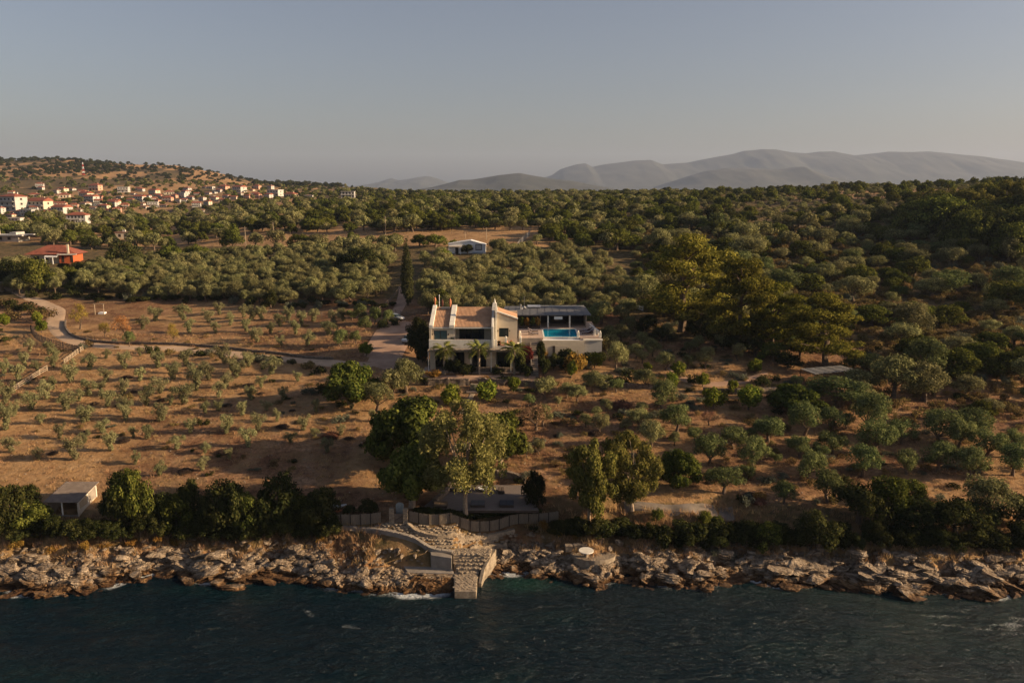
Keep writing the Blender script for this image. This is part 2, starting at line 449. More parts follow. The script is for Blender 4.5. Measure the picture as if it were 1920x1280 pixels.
# ------------------------------------------------------------------ shader for land and rock
def rock_nodes(N, L, dark=1.0):
    g = N.new('ShaderNodeNewGeometry')
    n1 = N.new('ShaderNodeTexNoise'); n1.inputs['Scale'].default_value = 1.3; n1.inputs['Detail'].default_value = 8; n1.inputs['Roughness'].default_value = .68
    L.new(g.outputs['Position'], n1.inputs['Vector'])
    r = N.new('ShaderNodeValToRGB')
    r.color_ramp.elements[0].position = .33; r.color_ramp.elements[0].color = (.045, .03, .02, 1)
    r.color_ramp.elements[1].position = .60; r.color_ramp.elements[1].color = (.31, .245, .18, 1)
    e = r.color_ramp.elements.new(.44); e.color = (.165, .12, .08, 1)
    L.new(n1.outputs[0], r.inputs[0])
    sp = N.new('ShaderNodeSeparateXYZ'); L.new(g.outputs['Position'], sp.inputs[0])
    n2 = N.new('ShaderNodeTexNoise'); n2.inputs['Scale'].default_value = .55; n2.inputs['Detail'].default_value = 5
    L.new(g.outputs['Position'], n2.inputs['Vector'])
    ad = N.new('ShaderNodeMath'); ad.operation = 'MULTIPLY_ADD'; ad.inputs[1].default_value = -2.4; 
    L.new(n2.outputs[0], ad.inputs[0]); L.new(sp.outputs['Z'], ad.inputs[2])
    # ad = z - 2.4*noise  (about z-1.2)
    rz = N.new('ShaderNodeValToRGB')
    mr = N.new('ShaderNodeMapRange'); mr.inputs[1].default_value = -1.7; mr.inputs[2].default_value = .05
    L.new(ad.outputs[0], mr.inputs[0]); L.new(mr.outputs[0], rz.inputs[0])
    rz.color_ramp.elements[0].position = .12; rz.color_ramp.elements[0].color = (.10, .065, .04, 1)
    rz.color_ramp.elements[1].position = .82; rz.color_ramp.elements[1].color = (1, 1, 1, 1)
    e = rz.color_ramp.elements.new(.35); e.color = (.30, .18, .085, 1)
    e = rz.color_ramp.elements.new(.60); e.color = (.62, .46, .29, 1)
    mu = N.new('ShaderNodeMix'); mu.data_type = 'RGBA'; mu.blend_type = 'MULTIPLY'; mu.inputs[0].default_value = 1
    L.new(r.outputs[0], mu.inputs[6]); L.new(rz.outputs[0], mu.inputs[7])
    # cracks
    vo = N.new('ShaderNodeTexVoronoi'); vo.feature = 'DISTANCE_TO_EDGE'; vo.inputs['Scale'].default_value = 1.1
    mp = N.new('ShaderNodeMapping'); mp.inputs['Scale'].default_value = (.7, 1.6, 2.2); mp.inputs['Rotation'].default_value = (0.3, .2, .5)
    nw = N.new('ShaderNodeTexNoise'); nw.inputs['Scale'].default_value = .8; L.new(g.outputs['Position'], nw.inputs['Vector'])
    va = N.new('ShaderNodeVectorMath'); va.operation = 'ADD'; L.new(g.outputs['Position'], va.inputs[0]); L.new(nw.outputs['Color'], va.inputs[1])
    L.new(va.outputs[0], mp.inputs[0]); L.new(mp.outputs[0], vo.inputs['Vector'])
    rc = N.new('ShaderNodeMapRange'); rc.inputs[1].default_value = 0; rc.inputs[2].default_value = .05
    L.new(vo.outputs['Distance'], rc.inputs[0])
    rc2 = N.new('ShaderNodeMapRange'); rc2.inputs[3].default_value = .75; rc2.inputs[4].default_value = 1
    L.new(rc.outputs[0], rc2.inputs[0])
    m2 = N.new('ShaderNodeMix'); m2.data_type = 'RGBA'; m2.blend_type = 'MULTIPLY'; m2.inputs[0].default_value = 1
    L.new(mu.outputs[2], m2.inputs[6]); L.new(rc2.outputs[0], m2.inputs[7])
    # bump
    n3 = N.new('ShaderNodeTexNoise'); n3.inputs['Scale'].default_value = 2.6; n3.inputs['Detail'].default_value = 7
    L.new(g.outputs['Position'], n3.inputs['Vector'])
    sm = N.new('ShaderNodeMath'); sm.operation = 'MULTIPLY_ADD'; sm.inputs[1].default_value = .6
    L.new(rc.outputs[0], sm.inputs[0]); L.new(n3.outputs[0], sm.inputs[2])
    return m2.outputs[2], sm.outputs[0]
def make_rock_mat():
    m, nt, out = _new('limestone_rock')
    N, L = nt.nodes, nt.links
    c, h = rock_nodes(N, L)
    b = N.new('ShaderNodeBsdfPrincipled'); b.inputs['Roughness'].default_value = .85; b.inputs['Specular IOR Level'].default_value = .3
    bp = N.new('ShaderNodeBump'); bp.inputs['Strength'].default_value = .8; bp.inputs['Distance'].default_value = .25
    L.new(h, bp.inputs['Height']); L.new(bp.outputs[0], b.inputs['Normal']); L.new(c, b.inputs['Base Color'])
    L.new(b.outputs[0], out.inputs[0])
    return m
M['rock'] = make_rock_mat()
def make_land_mat():
    m, nt, out = _new('dry_land')
    N, L = nt.nodes, nt.links
    g = N.new('ShaderNodeNewGeometry')
    def noise(sc, det=6, ro=.62):
        n = N.new('ShaderNodeTexNoise'); n.inputs['Scale'].default_value = sc; n.inputs['Detail'].default_value = det
        n.inputs['Roughness'].default_value = ro
        L.new(g.outputs['Position'], n.inputs['Vector']); return n.outputs[0]
    def ramp(src, els):
        r = N.new('ShaderNodeValToRGB')
        r.color_ramp.elements[0].position = els[0][0]; r.color_ramp.elements[0].color = (*els[0][1], 1)
        r.color_ramp.elements[1].position = els[-1][0]; r.color_ramp.elements[1].color = (*els[-1][1], 1)
        for p, c in els[1:-1]:
            e = r.color_ramp.elements.new(p); e.color = (*c, 1)
        L.new(src, r.inputs[0]); return r.outputs[0]
    def mix(f, a, b, mode='MIX'):
        x = N.new('ShaderNodeMix'); x.data_type = 'RGBA'; x.blend_type = mode
        if isinstance(f, float): x.inputs[0].default_value = f
        else: L.new(f, x.inputs[0])
        L.new(a, x.inputs[6]); L.new(b, x.inputs[7]); return x.outputs[2]
    def val(op, a, b=None, c=None, clamp=False):
        x = N.new('ShaderNodeMath'); x.operation = op; x.use_clamp = clamp
        for i, s in enumerate((a, b, c)):
            if s is None: continue
            if isinstance(s, (int, float)): x.inputs[i].default_value = s
            else: L.new(s, x.inputs[i])
        return x.outputs[0]
    soil = ramp(noise(.16, 9, .7), [(.3, (.085, .04, .022)), (.44, (.165, .082, .042)), (.57, (.265, .152, .084)), (.72, (.37, .24, .145))])
    speck = ramp(noise(1.7, 8, .75), [(.36, (.34, .31, .27)), (.5, (.92, .92, .92)), (.68, (1.25, 1.2, 1.12))])
    soil = mix(1.0, soil, speck, 'MULTIPLY')
    straw = ramp(noise(.35, 8, .7), [(.32, (.20, .11, .05)), (.5, (.33, .195, .09)), (.7, (.42, .27, .14))])
    scrub = ramp(noise(.5, 8, .7), [(.3, (.035, .028, .013)), (.46, (.085, .065, .028)), (.58, (.15, .10, .045)), (.72, (.22, .13, .06))])
    at_ = N.new('ShaderNodeAttribute'); at_.attribute_name = 'zone'
    sp = N.new('ShaderNodeSeparateColor'); L.new(at_.outputs['Color'], sp.inputs[0])
    nn = noise(.28, 7, .7)
    def msk(ch, k=2.2):
        a = val('ADD', ch, nn); a = val('SUBTRACT', a, .82); return val('MULTIPLY', a, k * 1.6, clamp=True)
    fine = ramp(noise(5.5, 6, .8), [(.36, (.45, .42, .38)), (.5, (1, 1, 1)), (.66, (1.25, 1.2, 1.12))])
    soil = mix(1.0, soil, fine, 'MULTIPLY')
    c = mix(msk(sp.outputs[1]), soil, straw)
    c = mix(msk(sp.outputs[0]), c, scrub)
    rc, rh = rock_nodes(N, L)
    rm = msk(sp.outputs[2], 3)
    c = mix(rm, c, rc)
    b = N.new('ShaderNodeBsdfPrincipled'); b.inputs['Roughness'].default_value = .95; b.inputs['Specular IOR Level'].default_value = .15
    L.new(c, b.inputs['Base Color'])
    h = noise(1.3, 8, .7)
    hm = N.new('ShaderNodeMix'); hm.data_type = 'FLOAT'; L.new(rm, hm.inputs[0]); L.new(h, hm.inputs[2]); L.new(rh, hm.inputs[3])
    bp = N.new('ShaderNodeBump'); bp.inputs['Strength'].default_value = .9; bp.inputs['Distance'].default_value = .35
    L.new(hm.outputs[0], bp.inputs['Height']); L.new(bp.outputs[0], b.inputs['Normal'])
    L.new(b.outputs[0], out.inputs[0])
    return m
M['land'] = make_land_mat()

# ------------------------------------------------------------------ land: one sheet from the sea bed to the horizon
def grid_faces(nr, nc):
    i = np.arange(nr - 1)[:, None] * nc + np.arange(nc - 1)[None, :]
    i = i.ravel()
    return np.stack([i, i + 1, i + nc + 1, i + nc], 1)
rows = list(np.arange(58, 78, 2.0)) + list(np.arange(78, 104, .3))
y = 104.0; st = .55
while y < 3200:
    rows.append(y); y += st; st = max(.55, (y - 60) * .0085)
while y < 14000:
    rows.append(y); y += y * .05
rows = np.array(rows)
ac = np.concatenate([np.linspace(-1.25, -.74, 60)[:-1], np.linspace(-.74, .74, 520), np.linspace(.74, 1.25, 60)[1:]])
YY, AA = np.meshgrid(rows, ac, indexing='ij')
XX = AA * YY
ZZ = zf(XX, YY)
UU, VV, _d = proj(XX, YY, ZZ)
nz = fbm(XX / 35, YY / 35, 71, 4)
tt_ = YY - shoreY(XX, YY)
zone = np.zeros((XX.size, 4), np.float32); zone[:, 3] = 1
Rg = .30 + 0 * XX
Rg = np.where((VV < 640) & (UU > 1180), .62, Rg)
Rg = np.where((VV < 700) & (UU > 1620), .62, Rg)
Rg = np.where((VV < 560) & (VV > 455), .7, Rg)
Rg = np.where((VV < 425) & (UU > 560), .72, Rg)
Rg = np.where((UU > 1280) & (VV < 374), .25, Rg)
Rg = np.where((YY > 420) & (UU < 600), .12 + .62 * sstep(.42, .6, fbm(XX / 60, YY / 140, 72, 4)), Rg)
Rg = np.where((YY > 1150) & (UU < 600), .05 + .8 * sstep(.42, .55, fbm(XX / 60, YY / 140, 73, 4)), Rg)
Gs = .36 + .5 * sstep(.4, .65, nz)
fld = (VV > 424) & (VV < 462) & (UU > 120) & (UU < 1030)
Gs = np.where(fld, .9, Gs); Rg = np.where(fld, .12, Rg)
Gs = np.where((UU < 800) & (YY > 400), .9, Gs)
Gs = np.where((UU > 1280) & (VV < 374), .85, Gs)
Bk = sstep(-3, -1, tt_) * (1 - sstep(2.6, 4.8, tt_ + 4.0 * (fbm(XX / 6, YY / 6, 74, 3) - .5)))
Rg = np.where((tt_ > 4) & (tt_ < 11), np.maximum(Rg, .48), Rg)
Rg = Rg * (1 - Bk)
zone[:, 0] = Rg.ravel(); zone[:, 1] = Gs.ravel(); zone[:, 2] = Bk.ravel()
me = mesh_np('ground', np.stack([XX, YY, ZZ], -1).reshape(-1, 3), grid_faces(len(rows), len(ac)), [M['land']], smooth=True)
ca = me.color_attributes.new('zone', 'FLOAT_COLOR', 'POINT')
ca.data.foreach_set('color', zone.ravel())
g_o = obj('ground', me); tag(g_o, kind='structure')

# ------------------------------------------------------------------ sea
def make_sea_mat():
    m, nt, out = _new('sea_water')
    N, L = nt.nodes, nt.links
    g = N.new('ShaderNodeNewGeometry')
    at_ = N.new('ShaderNodeAttribute'); at_.attribute_name = 'foam_glitter'
    sp = N.new('ShaderNodeSeparateColor'); L.new(at_.outputs['Color'], sp.inputs[0])
    b = N.new('ShaderNodeBsdfPrincipled')
    b.inputs['Roughness'].default_value = .12; b.inputs['IOR'].default_value = 1.33; b.inputs['Specular IOR Level'].default_value = .22
    mx = N.new('ShaderNodeMix'); mx.data_type = 'RGBA'
    mx.inputs[6].default_value = (.0006, .0095, .0165, 1); mx.inputs[7].default_value = (.006, .038, .03, 1)
    L.new(sp.outputs[1], mx.inputs[0])
    mp = N.new('ShaderNodeMapping'); mp.inputs['Scale'].default_value = (.8, 1.8, 1); mp.inputs['Rotation'].default_value = (0, 0, .35)
    L.new(g.outputs['Position'], mp.inputs[0])
    n = N.new('ShaderNodeTexNoise'); n.inputs['Scale'].default_value = 6.5; n.inputs['Detail'].default_value = 4; n.inputs['Roughness'].default_value = .75
    n.inputs['Distortion'].default_value = .8
    L.new(mp.outputs[0], n.inputs['Vector'])
    a = N.new('ShaderNodeMath'); a.operation = 'ADD'; L.new(n.outputs[0], a.inputs[0]); L.new(sp.outputs[0], a.inputs[1])
    mr = N.new('ShaderNodeMapRange'); mr.inputs[1].default_value = .94; mr.inputs[2].default_value = 1.16
    L.new(a.outputs[0], mr.inputs[0])
    m2 = N.new('ShaderNodeMix'); m2.data_type = 'RGBA'; m2.inputs[7].default_value = (.50, .53, .54, 1)
    L.new(mr.outputs[0], m2.inputs[0]); L.new(mx.outputs[2], m2.inputs[6]); L.new(m2.outputs[2], b.inputs['Base Color'])
    mr2 = N.new('ShaderNodeMapRange'); mr2.inputs[3].default_value = .12; mr2.inputs[4].default_value = .8
    L.new(mr.outputs[0], mr2.inputs[0]); L.new(mr2.outputs[0], b.inputs['Roughness'])
    def wav(sc, stx, rot, d):
        mp = N.new('ShaderNodeMapping'); mp.inputs['Scale'].default_value = (stx, 1, 1); mp.inputs['Rotation'].default_value = (0, 0, rot)
        L.new(g.outputs['Position'], mp.inputs[0])
        n = N.new('ShaderNodeTexNoise'); n.inputs['Scale'].default_value = sc; n.inputs['Detail'].default_value = 5; n.inputs['Roughness'].default_value = .6
        n.inputs['Distortion'].default_value = .5
        L.new(mp.outputs[0], n.inputs['Vector'])
        return n.outputs[0]
    w1 = wav(1.1, .5, .25, 1); w2 = wav(3.4, .6, -.3, 1)
    s = N.new('ShaderNodeMath'); s.operation = 'MULTIPLY_ADD'; s.inputs[1].default_value = .35
    L.new(w2, s.inputs[0]); L.new(w1, s.inputs[2])
    bp = N.new('ShaderNodeBump'); bp.inputs['Strength'].default_value = 1; bp.inputs['Distance'].default_value = 1.1
    L.new(s.outputs[0], bp.inputs['Height']); L.new(bp.outputs[0], b.inputs['Normal'])
    L.new(b.outputs[0], out.inputs[0])
    return m
sx = np.concatenate([[-6000, -2000, -700, -300], np.arange(-110, 110, .34), [300, 700, 2000, 6000]])
sy = np.concatenate([[-600, -300, -100, 0, 30], np.arange(52, 92.5, .34), [100, 110, 140]])
SXg, SYg = np.meshgrid(sx, sy)
wv = .22 * (fbm(SXg / 3.4 + SYg * .06, SYg / 1.9, 91, 3) - .5) + .42 * (fbm(SXg / 9 + SYg * .08, SYg / 5, 92, 2) - .5)
wv = wv * ((np.abs(SXg) < 109) & (SYg > 50) & (SYg < 92))
tsea = SYg - shoreY(SXg, SYg)
wv = wv * (.35 + .65 * sstep(0, 6, -tsea))
fo = np.zeros((SXg.size, 4), np.float32); fo[:, 3] = 1
f0 = .50 * sstep(-2.6, -.3, tsea) * sstep(.42, .68, fbm(SXg / 6, SYg / 40, 95, 3)) + .18 * sstep(-1.6, -.2, tsea)
for (u0, u1, dv, amp) in ((600, 850, 0, .34), (1230, 1370, 2, .36), (1400, 1480, 2, .32), (0, 120, 0, .28), (180, 270, 0, .28), (540, 600, 2, .3), (1100, 1180, 1, .28), (920, 1000, 0, .25), (1700, 1800, 1, .2)):
    a0, a1 = (u0 - 960) / F * 1.075 * 84, (u1 - 960) / F * 1.075 * 84
    f0 = f0 + amp * sstep(a0 - 1, a0 + 1, SXg) * (1 - sstep(a1 - 1, a1 + 1, SXg)) * sstep(-3.2, -.6, tsea)
# wandering foam line further out; wide right end is painted sun glitter
lineY = np.interp(SXg, [-40, -24, -20.5, -18, -8, 0, 10, 20, 28, 36, 46, 60], [83, 81.5, 77, 76, 75.3, 75.6, 76, 76.8, 76.5, 77, 77.3, 76]) + .8 * (fbm(SXg / 3, SXg * 0, 96, 3) - .5)
ds = np.abs(SYg - lineY)
sc_ = np.interp(SXg, [-40, -26, -22, -17, -10, 0, 20, 30, 38, 44, 60], [.0, .28, .52, .50, .42, .36, .42, .34, .42, .48, .48])
wd = np.interp(SXg, [-30, 25, 34, 50], [.9, .9, 2.4, 3.5])
f0 = f0 + sc_ * .70 * np.exp(-(ds / (wd * 1.5)) ** 2) * (.30 + 1.1 * sstep(.3, .72, fbm(SXg / 2.0 + SYg * .4, SYg / .9, 97, 4)))
fo[:, 0] = f0.ravel()
pu = np.exp(-(((SXg - 1.5) / 3.6) ** 2 + ((SYg - 85.3) / 1.8) ** 2)) * .9
fo[:, 1] = (pu + .14 * sstep(.5, .7, fbm(SXg / 14, SYg / 6, 98, 3)) + .10 * sstep(5, 45, SXg)).ravel()
me = mesh_np('sea', np.stack([SXg, SYg, wv], -1).reshape(-1, 3), grid_faces(len(sy), len(sx)), [make_sea_mat()], smooth=True)
ca = me.color_attributes.new('foam_glitter', 'FLOAT_COLOR', 'POINT'); ca.data.foreach_set('color', fo.ravel())
tag(obj('sea', me), kind='structure')

# ------------------------------------------------------------------ mountains beyond
M['mountain'] = pmat('mountain_scrub', (.05, .05, .04), (.025, .03, .022), .004, 1, .0, world_pos=True, c3=(.07, .062, .045))
def mountain(pts, D, W, seed, amp):
    us = np.arange(pts[0][0], pts[-1][0] + 1, 3.0)
    vs = np.interp(us, [p[0] for p in pts], [p[1] for p in pts])
    nrow = 40
    V = []
    for j in range(nrow):
        s = -1 + 2 * j / (nrow - 1)
        Yr = D + s * W
        V.append([us * 0, us * 0 + Yr, us * 0 + s])
    V = np.array(V)
    crest = np.array([at(u, v, D) for u, v in zip(us, vs)])
    cx = crest[:, 0]; cz = crest[:, 2] - 4
    X = np.tile(cx, (nrow, 1)); Y = V[:, 1, :]; S = V[:, 2, :]
    spur = fbm(X / 420 + 5, Y / 900, seed, 4) - .5
    prof = np.clip(1 - np.abs(S) ** 1.15, 0, 1)
    Z = prof * cz[None, :] * (1 + amp * spur * np.clip(np.abs(S) * 4, 0, 1)) + amp * 60 * (fbm(X / 160, Y / 200, seed + 3, 4) - .5) * np.clip(np.abs(S) * 5, 0, 1)
    Z = Z + 3.0
    me = mesh_np('mountain', np.stack([X, Y, Z], -1).reshape(-1, 3), grid_faces(nrow, len(us)), [M['mountain']], smooth=True)
    tag(obj('mountain', me), kind='structure')
mountain([(540, 362), (600, 356), (670, 350), (690, 346), (712, 341), (735, 334), (748, 338), (765, 336), (785, 332), (803, 330), (822, 335), (842, 343), (900, 352), (1000, 362)], 10500, 1500, 21, .5)
mountain([(700, 366), (760, 358), (815, 350), (840, 343), (862, 337), (885, 336), (905, 333), (935, 328), (960, 325), (975, 324), (992, 327), (1040, 335), (1070, 338), (1100, 344), (1140, 351), (1180, 360), (1230, 368)], 5200, 900, 22, .4)
mountain([(960, 345), (1000, 338), (1035, 328), (1050, 317), (1065, 312), (1082, 307), (1097, 305), (1110, 312), (1130, 308), (1160, 304), (1190, 300), (1220, 299), (1240, 307), (1290, 304), (1320, 298), (1340, 294), (1375, 288), (1395, 282), (1425, 279), (1450, 279), (1480, 285), (1510, 286), (1535, 283), (1562, 283), (1600, 291), (1640, 287), (1665, 284), (1700, 285), (1740, 284), (1765, 285), (1800, 289), (1850, 294), (1900, 302), (1960, 310), (2100, 318), (2400, 330)], 10000, 1800, 23, .35)
mountain([(1130, 362), (1180, 356), (1230, 350), (1260, 340), (1290, 330), (1325, 320), (1360, 315), (1400, 315), (1440, 317), (1470, 316), (1495, 312), (1515, 320), (1545, 332), (1580, 337), (1640, 345), (1720, 352)], 7400, 1100, 24, .4)

# ------------------------------------------------------------------ air
hb = MB().box(-15000, 15000, -900, 14600, -18, 640)
hm, nt, out = _new('air')
vol = nt.nodes.new('ShaderNodeVolumePrincipled')
vol.inputs['Color'].default_value = (.50, .62, .88, 1)
vol.inputs['Density'].default_value = 5.2e-5
vol.inputs['Anisotropy'].default_value = .1
nt.links.new(vol.outputs[0], out.inputs['Volume'])
ho = hb.build('haze', hm); tag(ho, kind='stuff')
# ------------------------------------------------------------------ plant meshes
def rdir(rng, n):
    d = rng.normal(size=(n, 3)); return d / np.linalg.norm(d, axis=1, keepdims=True)
def leaf_quads(rng, C, Nn, size, asp=.55):
    n = len(C)
    r = rdir(rng, n)
    a = np.cross(Nn, r); a /= np.linalg.norm(a, axis=1, keepdims=True) + 1e-9
    b = np.cross(Nn, a)
    s = size * rng.uniform(.6, 1.35, (n, 1))
    a = a * s * asp; b = b * s
    V = np.stack([C - b, C + a, C + b, C - a], 1).reshape(-1, 3)
    Fq = np.arange(4 * n).reshape(-1, 4)
    return V, Fq
def crown_np(rng, clumps, n, size, asp=.6, outw=.9, fl=1.0, hang=0.0, shell=.45):
    """clumps: list of (centre, (rx,ry,rz)); leaves sit in the clumps' outer shells"""
    C = np.array([c for c, r in clumps]); Rr = np.array([r if hasattr(r, '__len__') else (r, r, r * fl) for c, r in clumps])
    w = (Rr[:, 0] * Rr[:, 1]) + .2 * Rr[:, 2] ** 2; w = w / w.sum()
    k = rng.choice(len(clumps), n, p=w)
    d = rdir(rng, n)
    rad = shell + (1 - shell) * rng.random((n, 1)) ** .6
    lump = 1 + .16 * np.sin(d[:, :1] * 7 + k[:, None]) * np.cos(d[:, 1:2] * 6 + 2 * k[:, None])
    P = C[k] + d * Rr[k] * rad * lump
    if hang: P[:, 2] -= hang * rng.random(n) ** 2
    Nn = d * outw + rdir(rng, n) * .75
    Nn /= np.linalg.norm(Nn, axis=1, keepdims=True)
    return leaf_quads(rng, P, Nn, size, asp)
def branches(rng, trunk_pts, trunk_r, targets, r0, sub=.0):
    mb = MB(); mb.tube(trunk_pts, trunk_r, 7)
    top = Vector(trunk_pts[-1])
    for t in targets:
        t = Vector(t); mid = top.lerp(t, .5) + Vector((rng.normal() * .12, rng.normal() * .12, .1)) * (t - top).length * .5
        mb.tube([top, mid, t], [r0, r0 * .6, r0 * .2], 5)
    return np.array(mb.V, np.float32), mb.Fc
class Kind:
    def __init__(s, name, w, h, leaf, bark, variants):
        s.name = name; s.w = w; s.h = h; s.leaf = leaf; s.bark = bark; s.v = variants
KINDS = {}
def add_kind(key, name, w, h, leaf, bark, gens):
    vs = []
    for i, (cV, cF, tV, tF) in enumerate(gens):
        crown = mesh_np('crown', cV, cF, [leaf])
        tm = bpy.data.meshes.new('trunk'); tm.from_pydata([tuple(v) for v in tV], [], [tuple(f) for f in tF]); tm.materials.append(bark); tm.update()
        vs.append((crown, tm, (cV, cF, tV, tF)))
    KINDS[key] = Kind(name, w, h, leaf, bark, vs)
def joined(name, kk, v, thin=1):
    cV, cF, tV, tF = KINDS[kk].v[v][2]
    if thin > 1:
        cF = cF[::thin]; idx = cF.ravel(); cV = cV[idx]; cF = np.arange(len(idx)).reshape(-1, 4)
        c = cV.reshape(-1, 4, 3); m = c.mean(1, keepdims=True); cV = (m + (c - m) * (thin ** .5)).reshape(-1, 3)
    tF4 = np.array([f for f in tF if len(f) == 4])
    V = np.concatenate([cV, tV]); 
    return mesh_np(name, V, [cF, tF4 + len(cV)], [KINDS[kk].leaf, KINDS[kk].bark], np.concatenate([np.zeros(len(cF)), np.ones(len(tF4))]))
def gen_young(seed):
    rng = np.random.default_rng(seed); cl = []
    n = rng.integers(6, 9)
    for i in range(n):
        a = 2 * math.pi * i / n + rng.uniform(-.4, .4); r = rng.uniform(.35, 1.0)
        cl.append(((r * math.cos(a), r * math.sin(a), rng.uniform(1.35, 2.35)), rng.uniform(.34, .56)))
    cl.append(((0, 0, 1.7), .5))
    V, Fq = crown_np(rng, cl, 1250, .095, .5, .7, 1.1, shell=.2)
    V2, F2 = crown_np(rng, [((.1, 0, .45), (.42, .42, .5)), ((-.12, .1, .95), (.45, .45, .4))], 420, .1, .6)
    tv, tf = branches(rng, [(0, 0, -.3), (.03, .02, .5), (0, .03, .9)], [.12, .09, .07], [c for c, r in cl], .045)
    return np.concatenate([V, V2]), np.concatenate([Fq, F2 + len(V)]), tv, tf
def gen_olive(seed, n=4600, dense=.4):
    rng = np.random.default_rng(seed); cl = []
    m = rng.integers(18, 24)
    for i in range(m):
        d = rdir(rng, 1)[0]; d[2] = d[2] * .95 if d[2] > -.45 else -d[2]
        q = rng.uniform(.75, 1.1)
        cl.append(((d[0] * 1.55 * q, d[1] * 1.55 * q, 2.2 + d[2] * 1.4 * q), rng.uniform(.5, .9)))
    cl.append(((0, 0, 2.2), 1.2))
    V, Fq = crown_np(rng, cl, n, .115, .45, 1.5, 1.0, shell=dense)
    lean = rng.normal(0, .12, 2)
    tv, tf = branches(rng, [(0, 0, -.4), (lean[0], lean[1], .4), (lean[0] * 2, lean[1] * 2, .85)], [.26, .19, .15], [c for c, r in cl[:8]], .08)
    return V, Fq, tv, tf
def gen_oak(seed, n=5200, w=1.0):
    rng = np.random.default_rng(seed); cl = []
    for i in range(26):
        d = rdir(rng, 1)[0]; d[2] = abs(d[2]) * 1.45 - .72
        q = rng.uniform(.8, 1.08)
        cl.append(((d[0] * 2.7 * q, d[1] * 2.7 * q, 3.1 + d[2] * 2.3 * q), rng.uniform(.7, 1.25)))
    cl.append(((0, 0, 3.0), 2.1))
    V, Fq = crown_np(rng, cl, n, .17, .65, 1.6, .9, shell=.5)
    tv, tf = branches(rng, [(0, 0, -.5), (.1, 0, .7), (.05, .1, 1.5)], [.4, .3, .26], [c for c, r in cl[:8]], .13)
    return V, Fq, tv, tf
def gen_full(seed, n=16000):
    rng = np.random.default_rng(seed); cl = []
    for i in range(44):
        d = rdir(rng, 1)[0]; q = rng.uniform(.55, 1.05)
        z = 3.9 + d[2] * 2.7 * q
        cl.append(((d[0] * 2.75 * q, d[1] * 2.75 * q, z), rng.uniform(.55, 1.05)))
    V, Fq = crown_np(rng, cl, n, .14, .5, 1.4, .85, shell=.4)
    tv, tf = branches(rng, [(.3, 0, -.6), (.1, .1, .6), (.05, .1, 1.9)], [.26, .2, .16], [c for c, r in cl[:14]], .08)
    return V, Fq, tv, tf
def gen_pine(seed, n=21000):
    rng = np.random.default_rng(seed); cl = []
    lean = rng.normal(0, .5, 2)
    for i in range(62):
        z = rng.uniform(2.4, 11.3); t = (z - 2.4) / 8.9
        rr = 4.9 * math.sqrt(max(.05, 1 - (abs(t - .3) * 1.35) ** 2.2)) * rng.uniform(.3, 1)
        a = rng.uniform(0, 2 * math.pi)
        s = rng.uniform(.9, 1.7)
        cl.append(((rr * math.cos(a) + lean[0] * t, rr * math.sin(a) + lean[1] * t, z), (s, s, s * .52)))
    V, Fq = crown_np(rng, cl, n, .2, .35, 1.3, shell=.35)
    tv, tf = branches(rng, [(0, 0, -.6), (.2, .1, 2), (-.1 + lean[0] * .4, 0, 4.6), (lean[0], lean[1], 7.5)], [.42, .34, .27, .15], [], .1)
    mb = MB(); mb.V = [tuple(v) for v in tv]; mb.Fc = list(tf)
    for c, r in cl[:18]:
        z0 = max(2.6, c[2] - 1.8)
        mb.tube([(.05, 0, z0), (c[0] * .5, c[1] * .5, c[2] - .6), c], [.14, .09, .04], 5)
    return V, Fq, np.array(mb.V, np.float32), mb.Fc
def gen_gum(seed, n=24000):
    rng = np.random.default_rng(seed); cl = []
    tops = []
    for i in range(64):
        z = rng.uniform(6.0, 13.6); t = (z - 5.2) / 8.4
        rr = (5.0 * (1 - abs(t - .42) ** 2.2 * 1.6)) * rng.uniform(.3, 1) 
        a = rng.uniform(0, 2 * math.pi); s = rng.uniform(.55, 1.15)
        cl.append(((rr * math.cos(a), rr * math.sin(a), z), (s, s, s * 1.0)))
    V, Fq = crown_np(rng, cl, n, .19, .42, .6, hang=1.3, shell=.25)
    mb = MB()
    mb.tube([(0, 0, -.6), (.1, .05, 2), (0, .1, 4.0)], [.34, .28, .24], 8)
    for c, r in cl[:26]:
        q = Vector(c)
        st = Vector((0, .1, 4.0)) if rng.random() < .6 else Vector((.08, .06, 2.9))
        mb.tube([st, st.lerp(q, .45) + Vector((0, 0, .5)), q], [.13, .085, .03], 5)
    return V, Fq, np.array(mb.V, np.float32), mb.Fc
def gen_round(seed, n=1700):
    rng = np.random.default_rng(seed); cl = []
    for i in range(12):
        d = rdir(rng, 1)[0]; d[2] = d[2] * .9
        cl.append(((d[0] * .8, d[1] * .8, 1.35 + d[2] * .75), rng.uniform(.35, .6)))
    cl.append(((0, 0, 1.3), .9))
    V, Fq = crown_np(rng, cl, n, .12, .7, 1.0, shell=.5)
    tv, tf = branches(rng, [(0, 0, -.3), (0, 0, .5)], [.1, .08], [c for c, r in cl[:4]], .05)
    return V, Fq, tv, tf
def gen_shrub(seed, n=620, hh=.55):
    rng = np.random.default_rng(seed); cl = []
    for i in range(8):
        a = rng.uniform(0, 6.28); r = rng.uniform(.2, .75)
        cl.append(((r * math.cos(a), r * math.sin(a), rng.uniform(.25, .8) * hh * 1.4), rng.uniform(.3, .5)))
    V, Fq = crown_np(rng, cl, n, .10, .5, .9, .9, shell=.4)
    tv, tf = branches(rng, [(0, 0, -.2), (0, 0, .2)], [.05, .04], [c for c, r in cl[:4]], .03)
    return V, Fq, tv, tf
